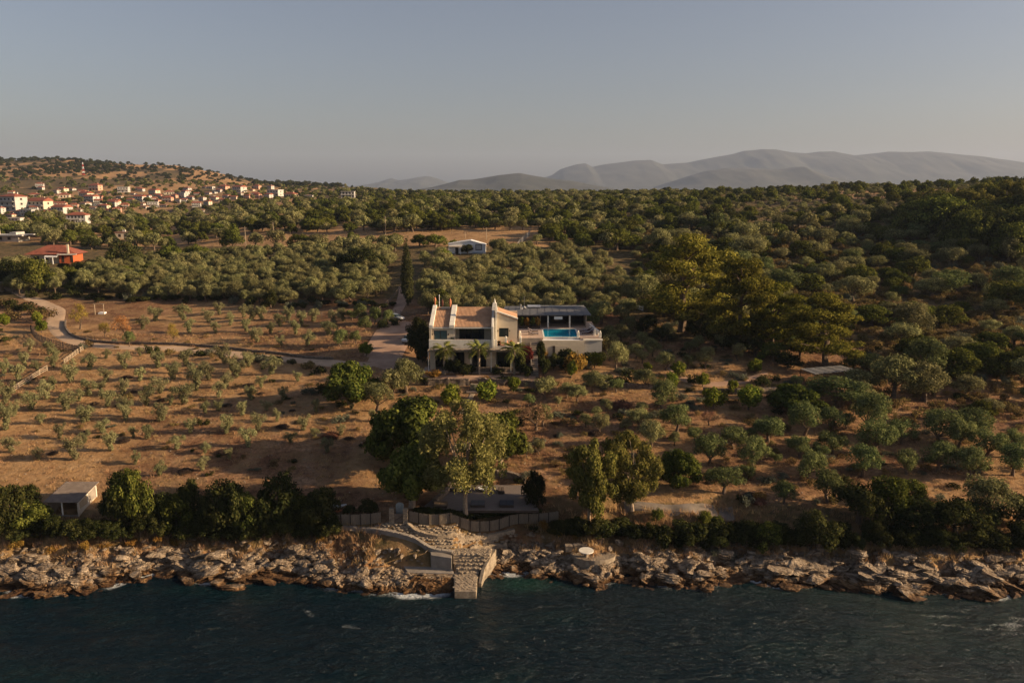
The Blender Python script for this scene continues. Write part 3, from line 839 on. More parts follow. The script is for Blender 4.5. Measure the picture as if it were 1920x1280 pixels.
def gen_cypress(seed):
    rng = np.random.default_rng(seed); cl = []
    for i in range(34):
        z = .8 + i * .3; t = i / 33
        rr = .95 * (math.sin(min(1, t * 3.2 + .3) * math.pi / 2)) * (1 - max(0, t - .45) ** 1.3 * 1.9)
        rr = max(.12, rr)
        cl.append(((rng.normal() * .1, rng.normal() * .1, z), (rr, rr, .5)))
    V, Fq = crown_np(rng, cl, 6500, .14, .4, 1.0, shell=.7)
    tv, tf = branches(rng, [(0, 0, -.4), (0, 0, 4)], [.2, .1], [], .05)
    return V, Fq, tv, tf
def gen_low(seed, g, n):
    rng = np.random.default_rng(seed)
    return g(seed, n)
KY = 3.0
add_kind('young', 'olive_tree', 2.9, 2.9, LM['young'], M['bark'], [gen_young(i) for i in range(7)])
add_kind('olive', 'olive_tree', 4.5, 4.2, LM['olive'], M['bark'], [gen_olive(20 + i) for i in range(6)])
add_kind('grove', 'olive_tree', 4.5, 4.2, LM['grove'], M['bark'], [gen_olive(40 + i, 4200) for i in range(5)])
add_kind('oak', 'oak_tree', 7.2, 6.4, LM['oak'], M['bark'], [gen_oak(60 + i) for i in range(5)])
add_kind('dark', 'evergreen_tree', 7.2, 6.4, LM['dark'], M['bark'], [gen_oak(80 + i, 4200) for i in range(4)])
add_kind('bigoak', 'oak_tree', 7.2, 6.4, LM['oak'], M['bark_pale'], [gen_oak(90 + i, 14000) for i in range(2)])
add_kind('carob', 'carob_tree', 7.2, 6.4, LM['carob'], M['bark'], [gen_oak(95, 12000)])
add_kind('pine', 'pine_tree', 11.0, 12.0, LM['pine'], M['bark'], [gen_pine(100 + i) for i in range(4)])
add_kind('roundpine', 'pine_tree', 7.2, 6.4, leafmat('shore_pine_needles', (.05,.062,.014), (.23,.21,.055), .3, .12), M['bark_pale'], [gen_full(190 + i) for i in range(2)])
add_kind('gum', 'eucalyptus_tree', 10.5, 14.5, LM['gum'], M['bark_pale'], [gen_gum(111)])
add_kind('bright', 'citrus_tree', 2.5, 2.5, LM['bright'], M['bark'], [gen_round(120 + i) for i in range(3)])
add_kind('yellow', 'almond_tree', 4.5, 4.2, LM['yellow'], M['bark'], [gen_olive(130 + i, 1500, .15) for i in range(2)])
add_kind('orange', 'almond_tree', 4.5, 4.2, LM['orange'], M['bark'], [gen_olive(134, 1300, .15)])
add_kind('pinkish', 'withered_tree', 4.5, 4.2, LM['pinkish'], M['bark'], [gen_olive(136, 1300, .15)])
add_kind('cypress', 'cypress_tree', 2.1, 11.0, LM['cypress'], M['bark'], [gen_cypress(140)])
add_kind('shrub', 'shrub', 1.9, 1.15, LM['dark'], M['bark'], [gen_shrub(150 + i) for i in range(4)])
add_kind('sage', 'shrub', 1.9, 1.15, LM['sage'], M['bark'], [gen_shrub(156 + i) for i in range(3)])
add_kind('scrub', 'scrub_bush', 1.9, 1.15, LM['scrub'], M['bark'], [gen_shrub(160 + i, 420, .7) for i in range(4)])
add_kind('bush', 'bush', 2.5, 2.5, LM['dark'], M['bark'], [gen_round(170 + i, 1900) for i in range(3)])
add_kind('rust', 'shrub', 1.9, 1.15, LM['rust'], M['bark'], [gen_shrub(176 + i) for i in range(2)])
add_kind('redbush', 'bush', 2.5, 2.5, LM['red'], M['bark'], [gen_round(180)])

ITEMS = []      # every plant: dict(kind, p, w(m), h(m), rz, label, group, px)
_rg = np.random.default_rng(5)
def plant(kind, u, v, wpx, hpx=None, label=None, group=None, region=None, p=None, var=None):
    if p is None: p = ground(u, v)
    k = KINDS[kind]
    s = ppm(p)
    w = wpx / s
    h = hpx / s if hpx else w * k.h / k.w
    ITEMS.append(dict(kind=kind, p=p, w=w, h=h, label=label, group=group, region=region, px=wpx, u=u, v=v,
                      var=int(_rg.integers(0, len(k.v))) if var is None else var, rz=_rg.uniform(0, 6.283)))
def plant_m(kind, X, Y, w, h=None, region=None, label=None, group=None):
    Z = gz(X, Y); u, v, d = proj(X, Y, Z); k = KINDS[kind]
    h = h or w * k.h / k.w
    ITEMS.append(dict(kind=kind, p=Vector((X, Y, Z)), w=w, h=h, label=label, group=group, region=region, px=w * F / d, u=u, v=v,
                      var=int(_rg.integers(0, len(k.v))), rz=_rg.uniform(0, 6.283)))
def realise(it, label, group, cat):
    k = KINDS[it['kind']]
    e = empty(k.name, it['p'], it['rz'], label, cat, group)
    sx_, sz_ = it['w'] / k.w, it['h'] / k.h
    an = 1 + .17 * math.sin(it['u'] * 12.9 + it['v'] * 7.1)
    e.scale = (sx_ * an, sx_ / an, sz_ * (1 + .1 * math.sin(it['u'] * 5.3)))
    c, t, _ = k.v[it['var']]
    obj('crown', c, e); obj('trunk', t, e)
    return e

# ---- hand placed: young olives, left field (photo u, v of the base, crown width)
YL = [(292,602,26),(269,617,26),(343,601,30),(355,624,26),(390,604,26),(404,625,26),(433,610,22),(462,622,28),(411,590,26),(457,595,24),(475,637,25),
(200,672,20),(262,667,18),(57,660,25),(92,665,28),(46,687,30),(103,676,28),(100,690,25),(8,700,30),(35,715,35),(70,697,22),(170,693,30),(234,692,32),(297,690,35),(350,687,30),(420,682,35),(435,694,28),(467,687,25),
(133,718,40),(199,716,28),(264,714,30),(324,712,30),(390,712,36),(443,708,28),(425,726,30),(88,748,34),(166,742,34),(232,741,34),(301,737,34),(368,732,44),(412,745,32),(345,758,42),(470,750,28),(60,768,38),(125,770,38),(203,763,32),(276,760,34),(235,780,34),(12,757,40),(300,790,34),(162,790,34),(455,778,30),
(490,600,25),(541,600,24),(589,603,28),(473,601,28),(524,612,26),(566,610,28),(643,602,24),(508,625,22),(554,627,26),(626,608,28),(616,628,30),(482,642,30),(527,648,20),(578,648,30),
(466,684,25),(447,700,26),(511,702,36),(490,727,22),(532,750,30),(558,715,22),(593,775,26),(660,767,26),(700,790,24),
(77,795,22),(155,792,32),(236,788,30),(307,788,25),(113,822,28),(193,812,30),(277,822,30),(358,812,30),(426,812,34),(485,806,32),(570,806,32),(20,848,34),(72,862,28),(140,862,44),(207,845,40),(333,842,30),(465,838,34),(300,892,28),(380,882,28),(12,805,44),(613,848,30),
(520,790,24),(385,775,26),(545,830,24),(100,730,24),(500,770,22),(640,815,24),(385,850,24),(250,820,24),(28,780,30),(160,830,24),(430,860,24),(255,870,24),(320,760,22),(410,770,24),(150,752,24),(280,742,22),(190,735,20),(330,700,22),(380,700,20),(590,820,22)]
for u, v, w in YL: plant('young', u, v, w * 1.12, region='orchard_left')
for (u, v, w) in [(676,605,34),(702,608,34),(685,622,36),(639,650,34),(667,645,30),(728,607,26),(660,600,24)]: plant('olive', u, v, w, w * 1.0, region='yard_left')
for (u, v, w) in [(243,650,28)]: plant('olive', u, v, w, w * 1.1, label='leaning dark olive beside the bend of the dirt road', group=None)
# ---- right field olives
OR = [(1142,652,40),(1192,672,30),(1223,668,36),(1204,680,26),(1246,692,34),(1250,638,30),(1293,660,24),(1322,690,38),(1356,655,35),(1384,675,32),
(1022,748,44),(1063,745,34),(1082,752,36),(1113,735,46),(1209,727,42),(1243,765,55),(1125,812,42),(1197,803,46),(1268,808,58),(1220,840,54),(1304,825,28),(1330,868,60),(1376,838,48),(1411,875,56),(1440,825,54),(1357,922,56),
(1441,822,50),(1507,812,56),(1558,808,44),(1588,800,30),(1634,806,66),(1690,828,48),(1498,853,44),(1560,848,48),(1640,845,62),(1763,828,60),(1795,836,56),(1825,822,60),(1617,890,60),(1700,885,48),(1760,880,58),(1847,855,60),(1900,853,60),(1820,893,56),(1898,888,60),(1519,899,52),(1470,940,42),(1552,938,60),
(1568,762,112),(1675,745,88),(1735,752,76),(762,735,72),(735,745,56),(706,770,58),(1290,690,26),(1165,640,38),(1180,625,30),(1310,655,28),(1340,640,24),(1400,650,28),(1205,650,28),(1010,850,30)]
for u, v, w in OR:
    if u > 1340 and v > 790: plant('olive', u, v + 3, w * 1.25, w * 1.05, region='orchard_right')
    elif w > 100: plant('olive', u, v, w * 1.1, w * .56, region='orchard_right')
    else: plant('olive' if u > 1235 and v > 755 else 'grove', u, v + 1, w * 1.14, w * 1.04, region='orchard_right')
for (u, v, w, l) in [(1215,697,20,'small bright green citrus bush on the slope right of the villa'),(1271,705,26,'bright citrus tree at the left end of the stepped track, right slope'),
  (1415,700,30,'bright round citrus tree alone below the tall pines'),(1262,727,30,'bright yellow green citrus tree behind a grey olive above the terrace wall'),(964,736,28,'small bright green citrus tree below the villa stairs'),
  (914,755,44,'bright yellow green citrus tree just right of the stone garden steps'),(1071,706,28,'bright green citrus bush below the round mixed bush'),(1317,725,28,'yellow green citrus bush on the dark terrace wall'),
  (1338,767,44,'bright yellow topped citrus tree, left one of the pair below the wall'),(1373,737,24,'narrow bright citrus tree standing on the terrace wall'),(1403,768,46,'bright green citrus tree, right one of the pair below the wall'),
  (852,748,34,'tall bright leafy citrus tree left of the garden steps'),(845,762,40,'lower bright leafy citrus tree left of the garden steps'),(10,612,24,'bright green bush at the left edge above the orchard'),(70,606,22,'bright green bush beside the road bend near the left edge'),
  (78,624,28,'yellow green bush above the dark stick fence'),(687,667,26,'small dark green citrus tree at the edge of the gravel yard'),(1115,690,30,'low green citrus bush below the pool terrace')]:
    plant('bright', u, v, w, w * 1.1, label=l)
for (u, v, w, k, l) in [(150,617,42,'yellow','large yellow green almond tree inside the road bend'),(196,632,24,'yellow','small yellow green almond tree between the large almond and the orange one'),(230,636,38,'orange','orange leaved almond tree inside the road bend'),
  (325,643,30,'yellow','yellow almond tree standing alone above the road, right of the orange one'),(1005,806,66,'pinkish','half dried tree with pinkish crown right of the shore oaks'),(1330,797,36,'pinkish','small dried pinkish tree in the right orchard')]:
    plant(k, u, v, w, w * (1.25 if k != 'pinkish' else .9), label=l)
plant('grove', 1018, 800, 52, 50, label='pale olive growing through the dried pinkish tree')
# ---- big individual trees
for (k, u, v, w, h, l) in [
 ('grove', 1156, 694, 50, 52, 'yellow green tree on the slope just right of the pool terrace'),
 ('carob', 660, 757, 118, 104, 'huge dense bright topped carob tree at the end of the dirt road'),
 ('bigoak', 765, 866, 184, 130, 'broad dark oak above the seaside gate, largest of the shore trees'),
 ('bigoak', 938, 878, 112, 116, 'dark oak behind the tall eucalyptus on its right'),
 ('bigoak', 772, 950, 140, 130, 'dark rounded oak standing directly behind the stone gate'),
 ('gum', 874, 978, 172, 214, 'tall eucalyptus with a bare pale trunk growing beside the seaside deck'),
 ('dark', 1000, 960, 62, 98, 'dark slim evergreen at the right end of the seaside deck'),
 ('roundpine', 1106, 980, 122, 160, 'leaning yellow green pine on the bank, left one of the shore pair'),
 ('roundpine', 1182, 958, 112, 142, 'yellow green pine on the bank, right one of the shore pair'),
 ('carob', 1272, 910, 90, 82, 'dark fig tree right of the shore pines'),
 ('carob', 1490, 775, 104, 70, 'spreading dark green fig tree left of the metal shelter'),
 ('pine', 1277, 622, 200, 168, 'largest dark pine in the pine row right of the pool terrace'),
 ('pine', 1385, 655, 160, 158, 'second pine from the left in the pine row'),
 ('pine', 1446, 655, 118, 142, 'third pine from the left in the pine row'),
 ('pine', 1548, 688, 168, 156, 'umbrella shaped pine with a visible trunk behind the metal shelter'),
 ('cypress', 765, 573, 24, 116, 'tall slim cypress beside the track behind the villa'),
 ('carob', 826, 585, 62, 56, 'bright green tree directly behind the villa roof'),
 ('oak', 438, 468, 44, 54, 'dark upright oak beside the pole on the dry field'),
 ('dark', 236, 506, 78, 62, 'dark broad evergreen right of the orange red house'),
 ('oak', 320, 500, 62, 50, 'oak right of the broad dark evergreen near the red house'),
 ('oak', 372, 494, 62, 46, 'oak left of the dry field, above the grove'),
 ('dark', 678, 512, 98, 62, 'dark dome shaped evergreen rising out of the olive grove'),
 ('dark', 22, 540, 70, 66, 'dark umbrella pine beside the entrance gate, left of two'),
 ('oak', 68, 548, 72, 72, 'golden green umbrella pine beside the entrance gate, right of two'),
 ('olive', 1104, 627, 44, 50, 'round grey green tree at the right end of the pool house'),
 ('dark', 790, 672, 62, 72, 'dark tree against the left wall of the villa'),
 ('dark', 785, 640, 46, 50, 'dark tree beside the pale blue car'),
 ('dark', 508, 578, 32, 42, 'dark bushy tree at the grove edge above the orchard'),
 ('bright', 853, 472, 26, 24, 'bright green tree in front of the white prefab house'),
 ('bright', 835, 498, 30, 30, 'bright green tree between the cypress and the white prefab'),
 ('dark', 876, 476, 26, 24, 'small dark tree against the white prefab house wall'),
 ('oak', 1215, 400, 40, 32, 'dark bushy tree rising from the far wood right of centre')]:
    plant(k, u, v, w, h, label=l)
for (u, v, w, h, k) in [(1212,628,50,44,'dark'),(1240,640,44,36,'dark'),(1310,632,60,52,'dark'),(1345,645,56,48,'oak'),(1375,662,58,50,'dark'),(1415,668,60,46,'dark'),(1450,678,56,44,'oak'),(1478,690,52,38,'dark'),(1500,668,50,48,'dark'),(1600,690,60,44,'oak'),(1470,640,50,50,'oak')]:
    plant(k, u, v, w, h, region='hillside')
# ---- villa garden
for (k, u, v, w, h, l) in [
 ('redbush', 987, 694, 24, 52, 'dark red bush between the villa and the pool stairs'),
 ('bush', 1092, 674, 34, 22, 'dark oleander bush under the right part of the pool wall'),
 ('bush', 1124, 684, 28, 26, 'dark leafy bush at the outer corner of the pool wall'),
 ('bush', 1058, 694, 30, 26, 'dark green bush left of the rust and green bush'),
 ('sage', 1052, 676, 30, 20, 'grey green low bush beside the pump room door'),
 ('bright', 1024, 672, 30, 50, 'yellow green bush under the pool edge beside the stairs'),
 ('rust', 1019, 686, 22, 40, 'orange leaved bush beside the pool stairs'),
 ('bush', 1022, 705, 24, 36, 'dark climbing bush at the foot of the orange bush by the stairs'),
 ('rust', 1077, 700, 54, 46, 'round rust and green bush below the pool wall'),
 ('bush', 1066, 688, 40, 34, 'grey green bush against the pool wall, behind the rusty one'),
 ('dark', 1108, 684, 52, 34, 'dark bush at the foot of the pool terrace wall'),
 ('grove', 1142, 676, 46, 50, 'pale olive at the corner of the pool terrace'),
 ('bush', 853, 703, 28, 34, 'dark bush with ochre top in front of the villa arcade'),
 ('bush', 869, 705, 28, 26, 'dark green bush right of the ochre topped one'),
 ('rust', 815, 708, 34, 18, 'low rusty shrub on the terrace wall left of the villa steps'),
 ('shrub', 800, 718, 32, 20, 'low dark shrub below the rusty shrub'),
 ('rust', 910, 713, 20, 12, 'small ochre shrub on the lower terrace wall, left'),
 ('shrub', 948, 716, 36, 20, 'wide mossy shrub on the lower terrace wall'),
 ('bush', 812, 690, 24, 20, 'grey green bush at the left corner of the arcade'),
 ('bush', 792, 680, 30, 36, 'dark leafy bush left of the villa arcade'),
 ('shrub', 948, 690, 34, 16, 'low green shrub under the right palm'),
 ('bush', 905, 685, 20, 26, 'dark bush between the middle and right palm'),
 ('bush', 842, 700, 24, 26, 'dark bush between the left palm and the ochre topped bush'),
 ('bush', 884, 700, 20, 20, 'dark bush at the foot of the middle palm'),
 ('shrub', 932, 698, 34, 16, 'low dark shrub bed right of the middle palm'),
 ('bush', 976, 702, 26, 40, 'tall dark bush just left of the red bush'),
 ('bush', 1013, 690, 20, 56, 'tall dark climbing plant right beside the pool stairs'),
 ('bush', 1038, 694, 26, 38, 'dark bush below the yellow green bush under the pool'),
 ('sage', 1095, 692, 34, 24, 'grey green shrub right of the rust and green bush'),
 ('bush', 990, 708, 24, 24, 'low dark bush at the foot of the red bush'),
 ('bush', 920, 688, 22, 24, 'dark bush in front of the arcade pier')]:
    plant(k, u, v, w, h, label=l)
# ---- shore bushes
rr = np.random.default_rng(77)
for i, u in enumerate(range(-20, 610, 27)):
    if 62 < u < 204:
        plant('dark', u, 1006 + rr.uniform(-4, 4), rr.uniform(44, 56), 34, region='shore_hedge_left'); continue
    b = 988 + rr.uniform(-8, 8)
    plant('dark' if rr.random() < .7 else 'oak', u + rr.uniform(-6, 6), b, rr.uniform(58, 96), rr.uniform(62, 122), region='shore_hedge_left')
for i, u in enumerate(range(-10, 640, 30)):
    plant('dark', u + rr.uniform(-8, 8), 1008 + rr.uniform(-6, 5), rr.uniform(46, 66), rr.uniform(38, 50), region='shore_hedge_left')
for (u, v, w, h) in [(58,962,54,74),(226,968,70,84),(250,978,60,84),(590,990,64,90),(618,1000,40,52),(690,962,36,34),(655,965,30,24)]:
    plant('dark' if u != 250 else 'oak', u, v, w, h, region='shore_hedge_left')
for i, u in enumerate(range(1045, 1500, 24)):
    plant('bush' if rr.random() < .6 else 'dark', u, 1002 + rr.uniform(-9, 10) + (u - 1045) * .03, rr.uniform(38, 54), rr.uniform(30, 42), region='bank_right')
for i, u in enumerate(range(1060, 1960, 26)):
    plant('bush' if rr.random() < .5 else 'dark', u, 1026 + rr.uniform(-6, 5) if u > 1240 else 1006, rr.uniform(36, 50), rr.uniform(26, 42) if u > 1240 else 24, region='bank_right')
for (k, u, v, w, h) in [('oak',1440,1030,64,78),('dark',1532,1032,96,84),('oak',1232,975,28,30),('oak',1320,985,34,34),('oak',1345,988,30,26),('dark',1610,978,104,88),('oak',1660,975,84,96),('dark',1720,990,108,80),('oak',1700,945,70,60),('dark',1790,1003,124,92),('grove',1850,975,104,92),('dark',1905,990,84,84),('dark',1760,1025,84,56),('dark',1850,1030,92,60),('dark',1640,1020,74,52),('dark',1690,1024,74,50),('dark',1575,1015,64,48),('dark',1920,1030,90,70),('dark',1830,985,80,70)]:
    plant(k, u, v, w, h, region='bank_right')
for u in range(785, 1010, 13):
    plant('bush', u, 966 + 8 * math.exp(-((u - 880) / 50) ** 2), 24, 17, region='deck_hedge')
# ---- road side shrubs
for (k, u, v, w) in [('scrub',22,600,42),('scrub',80,600,40),('shrub',10,640,22),('sage',150,655,24),('scrub',165,650,26),('shrub',285,661,30),('scrub',320,664,26),('shrub',345,668,26),('shrub',375,668,26),('scrub',405,672,26),('sage',395,665,24),('shrub',470,676,30),('shrub',520,678,28),('sage',490,678,28),('shrub',545,682,24),('scrub',575,692,34),('shrub',600,700,30),('shrub',610,735,40),('sage',580,740,28),
  ('shrub',725,612,34),('shrub',745,608,26),('sage',640,790,30),('shrub',640,762,26),('scrub',240,752,26),('shrub',380,795,26),
  ('sage',1165,700,30),('shrub',1180,707,34),('sage',1130,712,26),('shrub',1150,716,30),('shrub',1165,722,36),('shrub',1200,712,26),('shrub',1300,716,30),('sage',1375,708,24),('sage',1390,712,24),('shrub',1430,722,36),('scrub',1335,745,30),('shrub',1365,742,26),('sage',1170,778,26),('sage',1225,782,26),('scrub',1060,795,26),('scrub',1075,797,22),('shrub',1160,785,24),('sage',1040,780,18),('shrub',965,778,24),('shrub',985,785,22),('shrub',970,800,30),
  ('rust',1020,990,26),('rust',1050,1002,26),('rust',1085,1010,26),('shrub',1000,996,22),('rust',1260,1015,14),('sage',1340,1040,20),('sage',1375,1050,22),('rust',600,1015,22),('rust',300,1015,28),('rust',250,1020,26),('rust',330,1022,24),('rust',160,1030,26),('rust',100,1035,24),('rust',200,1026,24),('rust',30,1030,26),
  ('scrub',1505,900,20),('shrub',1450,790,22),('scrub',1480,870,26),('scrub',1410,700,26),('shrub',1390,940,26),('sage',1400,942,34),('shrub',1440,905,24),('rust',1425,935,30),('scrub',1560,870,22)]:
    plant(k, u, v, w, region='low_shrubs')
for i, u in enumerate(range(190, 740, 17)):
    plant('bush' if i % 3 else 'dark', u + rr.uniform(-6, 6), 566 + (10 if u > 450 else 0) * 1.0 + rr.uniform(-6, 3), rr.uniform(16, 26), rr.uniform(9, 16), region='low_shrubs')
for i in range(16):
    plant('dark' if i % 2 else 'oak', rr.uniform(100, 290), rr.uniform(512, 545), rr.uniform(36, 54), rr.uniform(26, 34), region='middle')
for u in (66, 84, 120, 146, 170, 186):
    plant('dark', u, 508 + rr.uniform(-3, 4), 26, 14 if u < 140 else 22, region='middle')
_taken = [(i_['u'], i_['v']) for i_ in ITEMS]
_n = 0
while _n < 90:
    _u, _v = rr.uniform(960, 1620), rr.uniform(706, 905)
    if _v > 905 or min((a_ - _u) ** 2 + (2 * (b_ - _v)) ** 2 for a_, b_ in _taken) < 24 ** 2: continue
    _k = ['grove', 'olive', 'scrub', 'sage', 'shrub', 'scrub'][int(rr.integers(0, 6))]
    _w = rr.uniform(24, 36) if _k in ('grove', 'olive') else rr.uniform(14, 26)
    plant(_k, _u, _v, _w, region='orchard_right' if _k in ('grove', 'olive') else 'low_shrubs'); _taken.append((_u, _v)); _n += 1
# clipped hedge and scrub near the entrance
for (u, v, w, h) in [(12,578,44,22),(45,582,40,22),(70,590,30,20),(100,560,34,18),(140,556,34,16),(180,560,34,18),(60,556,30,16)]:
    plant('shrub', u, v, w, h, region='low_shrubs')
for (u, v, w) in [(240,562,22),(278,562,24),(325,560,22),(380,562,26),(545,578,22),(595,578,26),(640,575,22),(570,572,20),(680,576,22),(440,570,22)]:
    plant('sage', u, v, w, w * .8, region='low_shrubs')

VH = [(12,(380),60,0),(50,412,100,4),(110,462,200,4),(260,357,95,3),(310,457,180,1),(225,500,125,6),(375,505,90,1),(480,362,110,3),(470,490,150,0),(470,432,80,7),(650,372,110,1),(720,307,100,7),(470,312,90,3),(540,307,60,2),(690,395,110,0),(640,420,90,2),(590,482,60,9),(740,408,70,1),(780,440,100,3),(860,427,100,1),(870,390,60,3),(930,322,100,6),
 (940,442,80,7),(930,512,85,5),(1060,317,55,0),(1050,390,95,0),(1160,342,90,1),(1150,432,95,6),(1160,386,60,7),(1270,337,95,3),(1260,395,90,7),(1370,362,85,6),(1380,400,50,0),(1430,380,60,0),(1475,432,80,0),(1560,417,65,1),(1560,337,60,2),(1540,292,55,3),(1680,312,90,7),(1800,322,105,0),(1760,380,60,1),(1700,370,60,0),(1860,372,70,7),(1890,312,50,3),
 (90,505,50,3),(1290,480,60,8),(1500,472,40,8),(1420,330,80,2),(820,327,30,2),(1640,390,35,5),(1230,432,50,8),(1340,402,40,6),(1060,420,50,2),(1480,352,50,1),(1590,362,40,5),(800,470,60,3),(150,397,60,0),(370,442,60,0),(1000,342,40,2),(180,430,70,9),(420,425,60,1),(330,400,70,0),(560,440,60,7),(700,450,60,2),(830,405,60,9),(900,365,50,8),(980,400,50,1),(1110,370,50,0),(1210,365,50,2),(1310,365,40,7),(1520,385,50,9),(250,430,60,0),(30,455,60,1),(1460,400,40,5),(290,425,60,7)]
HL = [(c[0] / 4, 280 + c[1] / 4, c[2] / 4 * .76, c[3]) for c in VH]
_vr = np.random.default_rng(12)
for _i in range(42):
    _u = _vr.uniform(0, 1) ** 1.2 * 545; _v = 353 + _vr.uniform(0, 1) * (58 - _u * .06); HL.append((_u, _v, _vr.uniform(8, 14), int(_vr.integers(0, 10))))
HL += [(400 + a / 3.4286, 280 + b / 3.4286, c / 3.4286, k) for a, b, c, k in [(400,302,80,6),(440,325,30,5),(500,306,75,3),(615,311,60,5),(370,270,30,2),(405,275,40,5),(285,312,45,7),(1170,257,58,1),(760,270,30,8)]]
BLOCK = [(h[0], h[1], h[2] * .34, 2) for h in HL] + [(107, 491, 56, 34), (148, 419, 20, 14), (878, 473, 38, 22), (234, 447, 16, 14), (18, 452, 46, 16), (29, 414, 16, 10), (653, 371, 15, 8), (740, 352, 10, 8)]
def blocked(a, b, wp=8):
    for hu, hv, hw, hd in BLOCK:
        if abs(a - hu) < hw + wp * .3 and hv - 3 < b < hv + hd + wp * .35: return True
    return False
# ---- scattered woodland, grove and scrub, by what grows where
def scatter(cell, Ymin, Ymax, seed):
    rng = np.random.default_rng(seed)
    out = []
    y = Ymin
    while y < Ymax:
        xmax = y * .80 + 12
        n = int(2 * xmax / cell)
        xs = -xmax + (np.arange(n) + rng.random(n)) * cell
        ys = y + rng.random(n) * cell
        out.append(np.stack([xs, ys], 1)); y += cell
    P = np.concatenate(out)
    Z = zf(P[:, 0], P[:, 1]); u, v, d = proj(P[:, 0], P[:, 1], Z)
    return P, Z, u, v, d, rng.random((len(P), 5))
def inpoly(u, v, poly):
    c = np.zeros(u.shape, bool); n = len(poly)
    for i in range(n):
        x1, y1 = poly[i]; x2, y2 = poly[(i + 1) % n]
        cond = ((y1 > v) != (y2 > v)) & (u < (x2 - x1) * (v - y1) / (y2 - y1 + 1e-9) + x1)
        c ^= cond
    return c
GROVE_L = [(-80,505),(160,500),(420,486),(560,478),(640,468),(740,462),(755,500),(748,560),(700,574),(560,573),(470,570),(250,564),(150,548),(60,556),(-80,556)]
GROVE_C = [(778,500),(850,482),(960,470),(1060,480),(1130,500),(1185,540),(1195,602),(1130,612),(1110,600),(960,600),(870,600),(800,590)]
FIELD = [(440,438),(720,436),(1030,432),(1025,462),(930,470),(830,462),(700,458),(560,464),(440,466)]
FIELDB = [(-60,412),(330,425),(440,436),(440,446),(260,440),(-60,425)]
OPEN_R = [(1110,610),(1220,600),(1330,640),(1440,650),(1500,700),(1600,760),(1950,800),(1950,1100),(-100,1100),(-100,565),(760,572),(800,600)]
P, Z, u, v, d, q = scatter(4.4, 150, 330, 301)
for kx in range(len(P)):
    a, b = u[kx], v[kx]
    if P[kx, 1] < 168 and a < 1125: continue
    if blocked(a, b, 20): continue
    one = (np.array([a]), np.array([b]))
    if inpoly(*one, GROVE_L)[0] or inpoly(*one, GROVE_C)[0]:
        if 742 < a < 790 and b > 470: continue
        if 700 < a < 770 and b > 520 and abs(a - (770 - (b - 520) * .9)) < 26: continue
        if q[kx, 0] < .92: plant_m('grove', P[kx, 0], P[kx, 1], 4.4 + 2.0 * q[kx, 1], 3.8 + 1.9 * q[kx, 2], region='grove')
P, Z, u, v, d, q = scatter(5.0, 120, 420, 302)
PINES = [(1190,430),(1500,430),(1960,420),(1960,790),(1620,770),(1600,700),(1500,680),(1450,640),(1330,620),(1220,600),(1195,560),(1190,520)]
dens = fbm(P[:, 0] / 24, P[:, 1] / 24, 401, 3)
for kx in range(len(P)):
    a, b = u[kx], v[kx]; one = (np.array([a]), np.array([b]))
    if inpoly(*one, PINES)[0]:
        dn = dens[kx]
        if 1480 < a < 1620 and 660 < b < 705: continue
        if q[kx, 0] < (.52 if a < 1550 or b < 480 else .30 + .9 * max(0, dn - .42)):
            kd = 'grove' if q[kx, 1] < .45 else ('oak' if q[kx, 1] < .8 else 'olive')
            w = 3.8 + 7.0 * q[kx, 2] ** 1.6
            plant_m(kd, P[kx, 0], P[kx, 1], w, w * (.55 + .22 * q[kx, 3]), region='hillside')
        elif q[kx, 4] < .85:
            plant_m('scrub' if q[kx, 3] < .75 else 'sage', P[kx, 0], P[kx, 1], 2.2 + 2.2 * q[kx, 2], 1.3 + 1.2 * q[kx, 1], region='scrubland')
P, Z, u, v, d, q = scatter(2.6, 120, 300, 303)
for kx in range(len(P)):
    a, b = u[kx], v[kx]; one = (np.array([a]), np.array([b]))
    if inpoly(*one, PINES)[0] and q[kx, 0] < .75 and not (1480 < a < 1620 and 660 < b < 705):
        plant_m('scrub', P[kx, 0], P[kx, 1], 1.6 + 1.8 * q[kx, 2], .9 + 1.2 * q[kx, 1], region='scrubland')
    elif 1600 < a < 1960 and 700 < b < 800 and q[kx, 0] < .35 + .3 * (a - 1600) / 300:
        plant_m('scrub', P[kx, 0], P[kx, 1], 1.6 + 1.8 * q[kx, 2], .9 + 1.2 * q[kx, 1], region='scrubland')
# dense dark wood, upper right
for i in range(44):
    a = rr.uniform(1715, 1990); t = rr.random()
    b = 408 + 70 * t + (a - 1715) * .06
    if a < 1780: b = min(b, 446)
    plant('oak' if rr.random() < .7 else 'dark', a, b, rr.uniform(74, 120), (64 + 20 * t + rr.uniform(-8, 8)) * (.8 if a < 1760 else 1), region='right_wood')
for i in range(9):  # golden-leaved pines; sunlit gold of the wood's tops put into leaf colour
    plant('roundpine', 1722 + i * 29 + rr.uniform(-8, 8), 412 + rr.uniform(-6, 26), rr.uniform(70, 100), rr.uniform(62, 76) - (12 if i < 2 else 0), region='right_wood')
for i, u_ in enumerate([1342, 1358, 1376, 1408, 1424, 1448, 1468, 1486, 1502, 1522, 1546, 1568, 1600, 1618, 1640, 1664, 1706, 1718, 1734, 1812, 1846, 1862, 1902]):
    plant('dark' if i % 2 else 'oak', u_, np.interp(u_, [1340, 1550, 1700, 1900], [366, 360, 354, 350]), rr.uniform(12, 24), rr.uniform(9, 15), region='far')
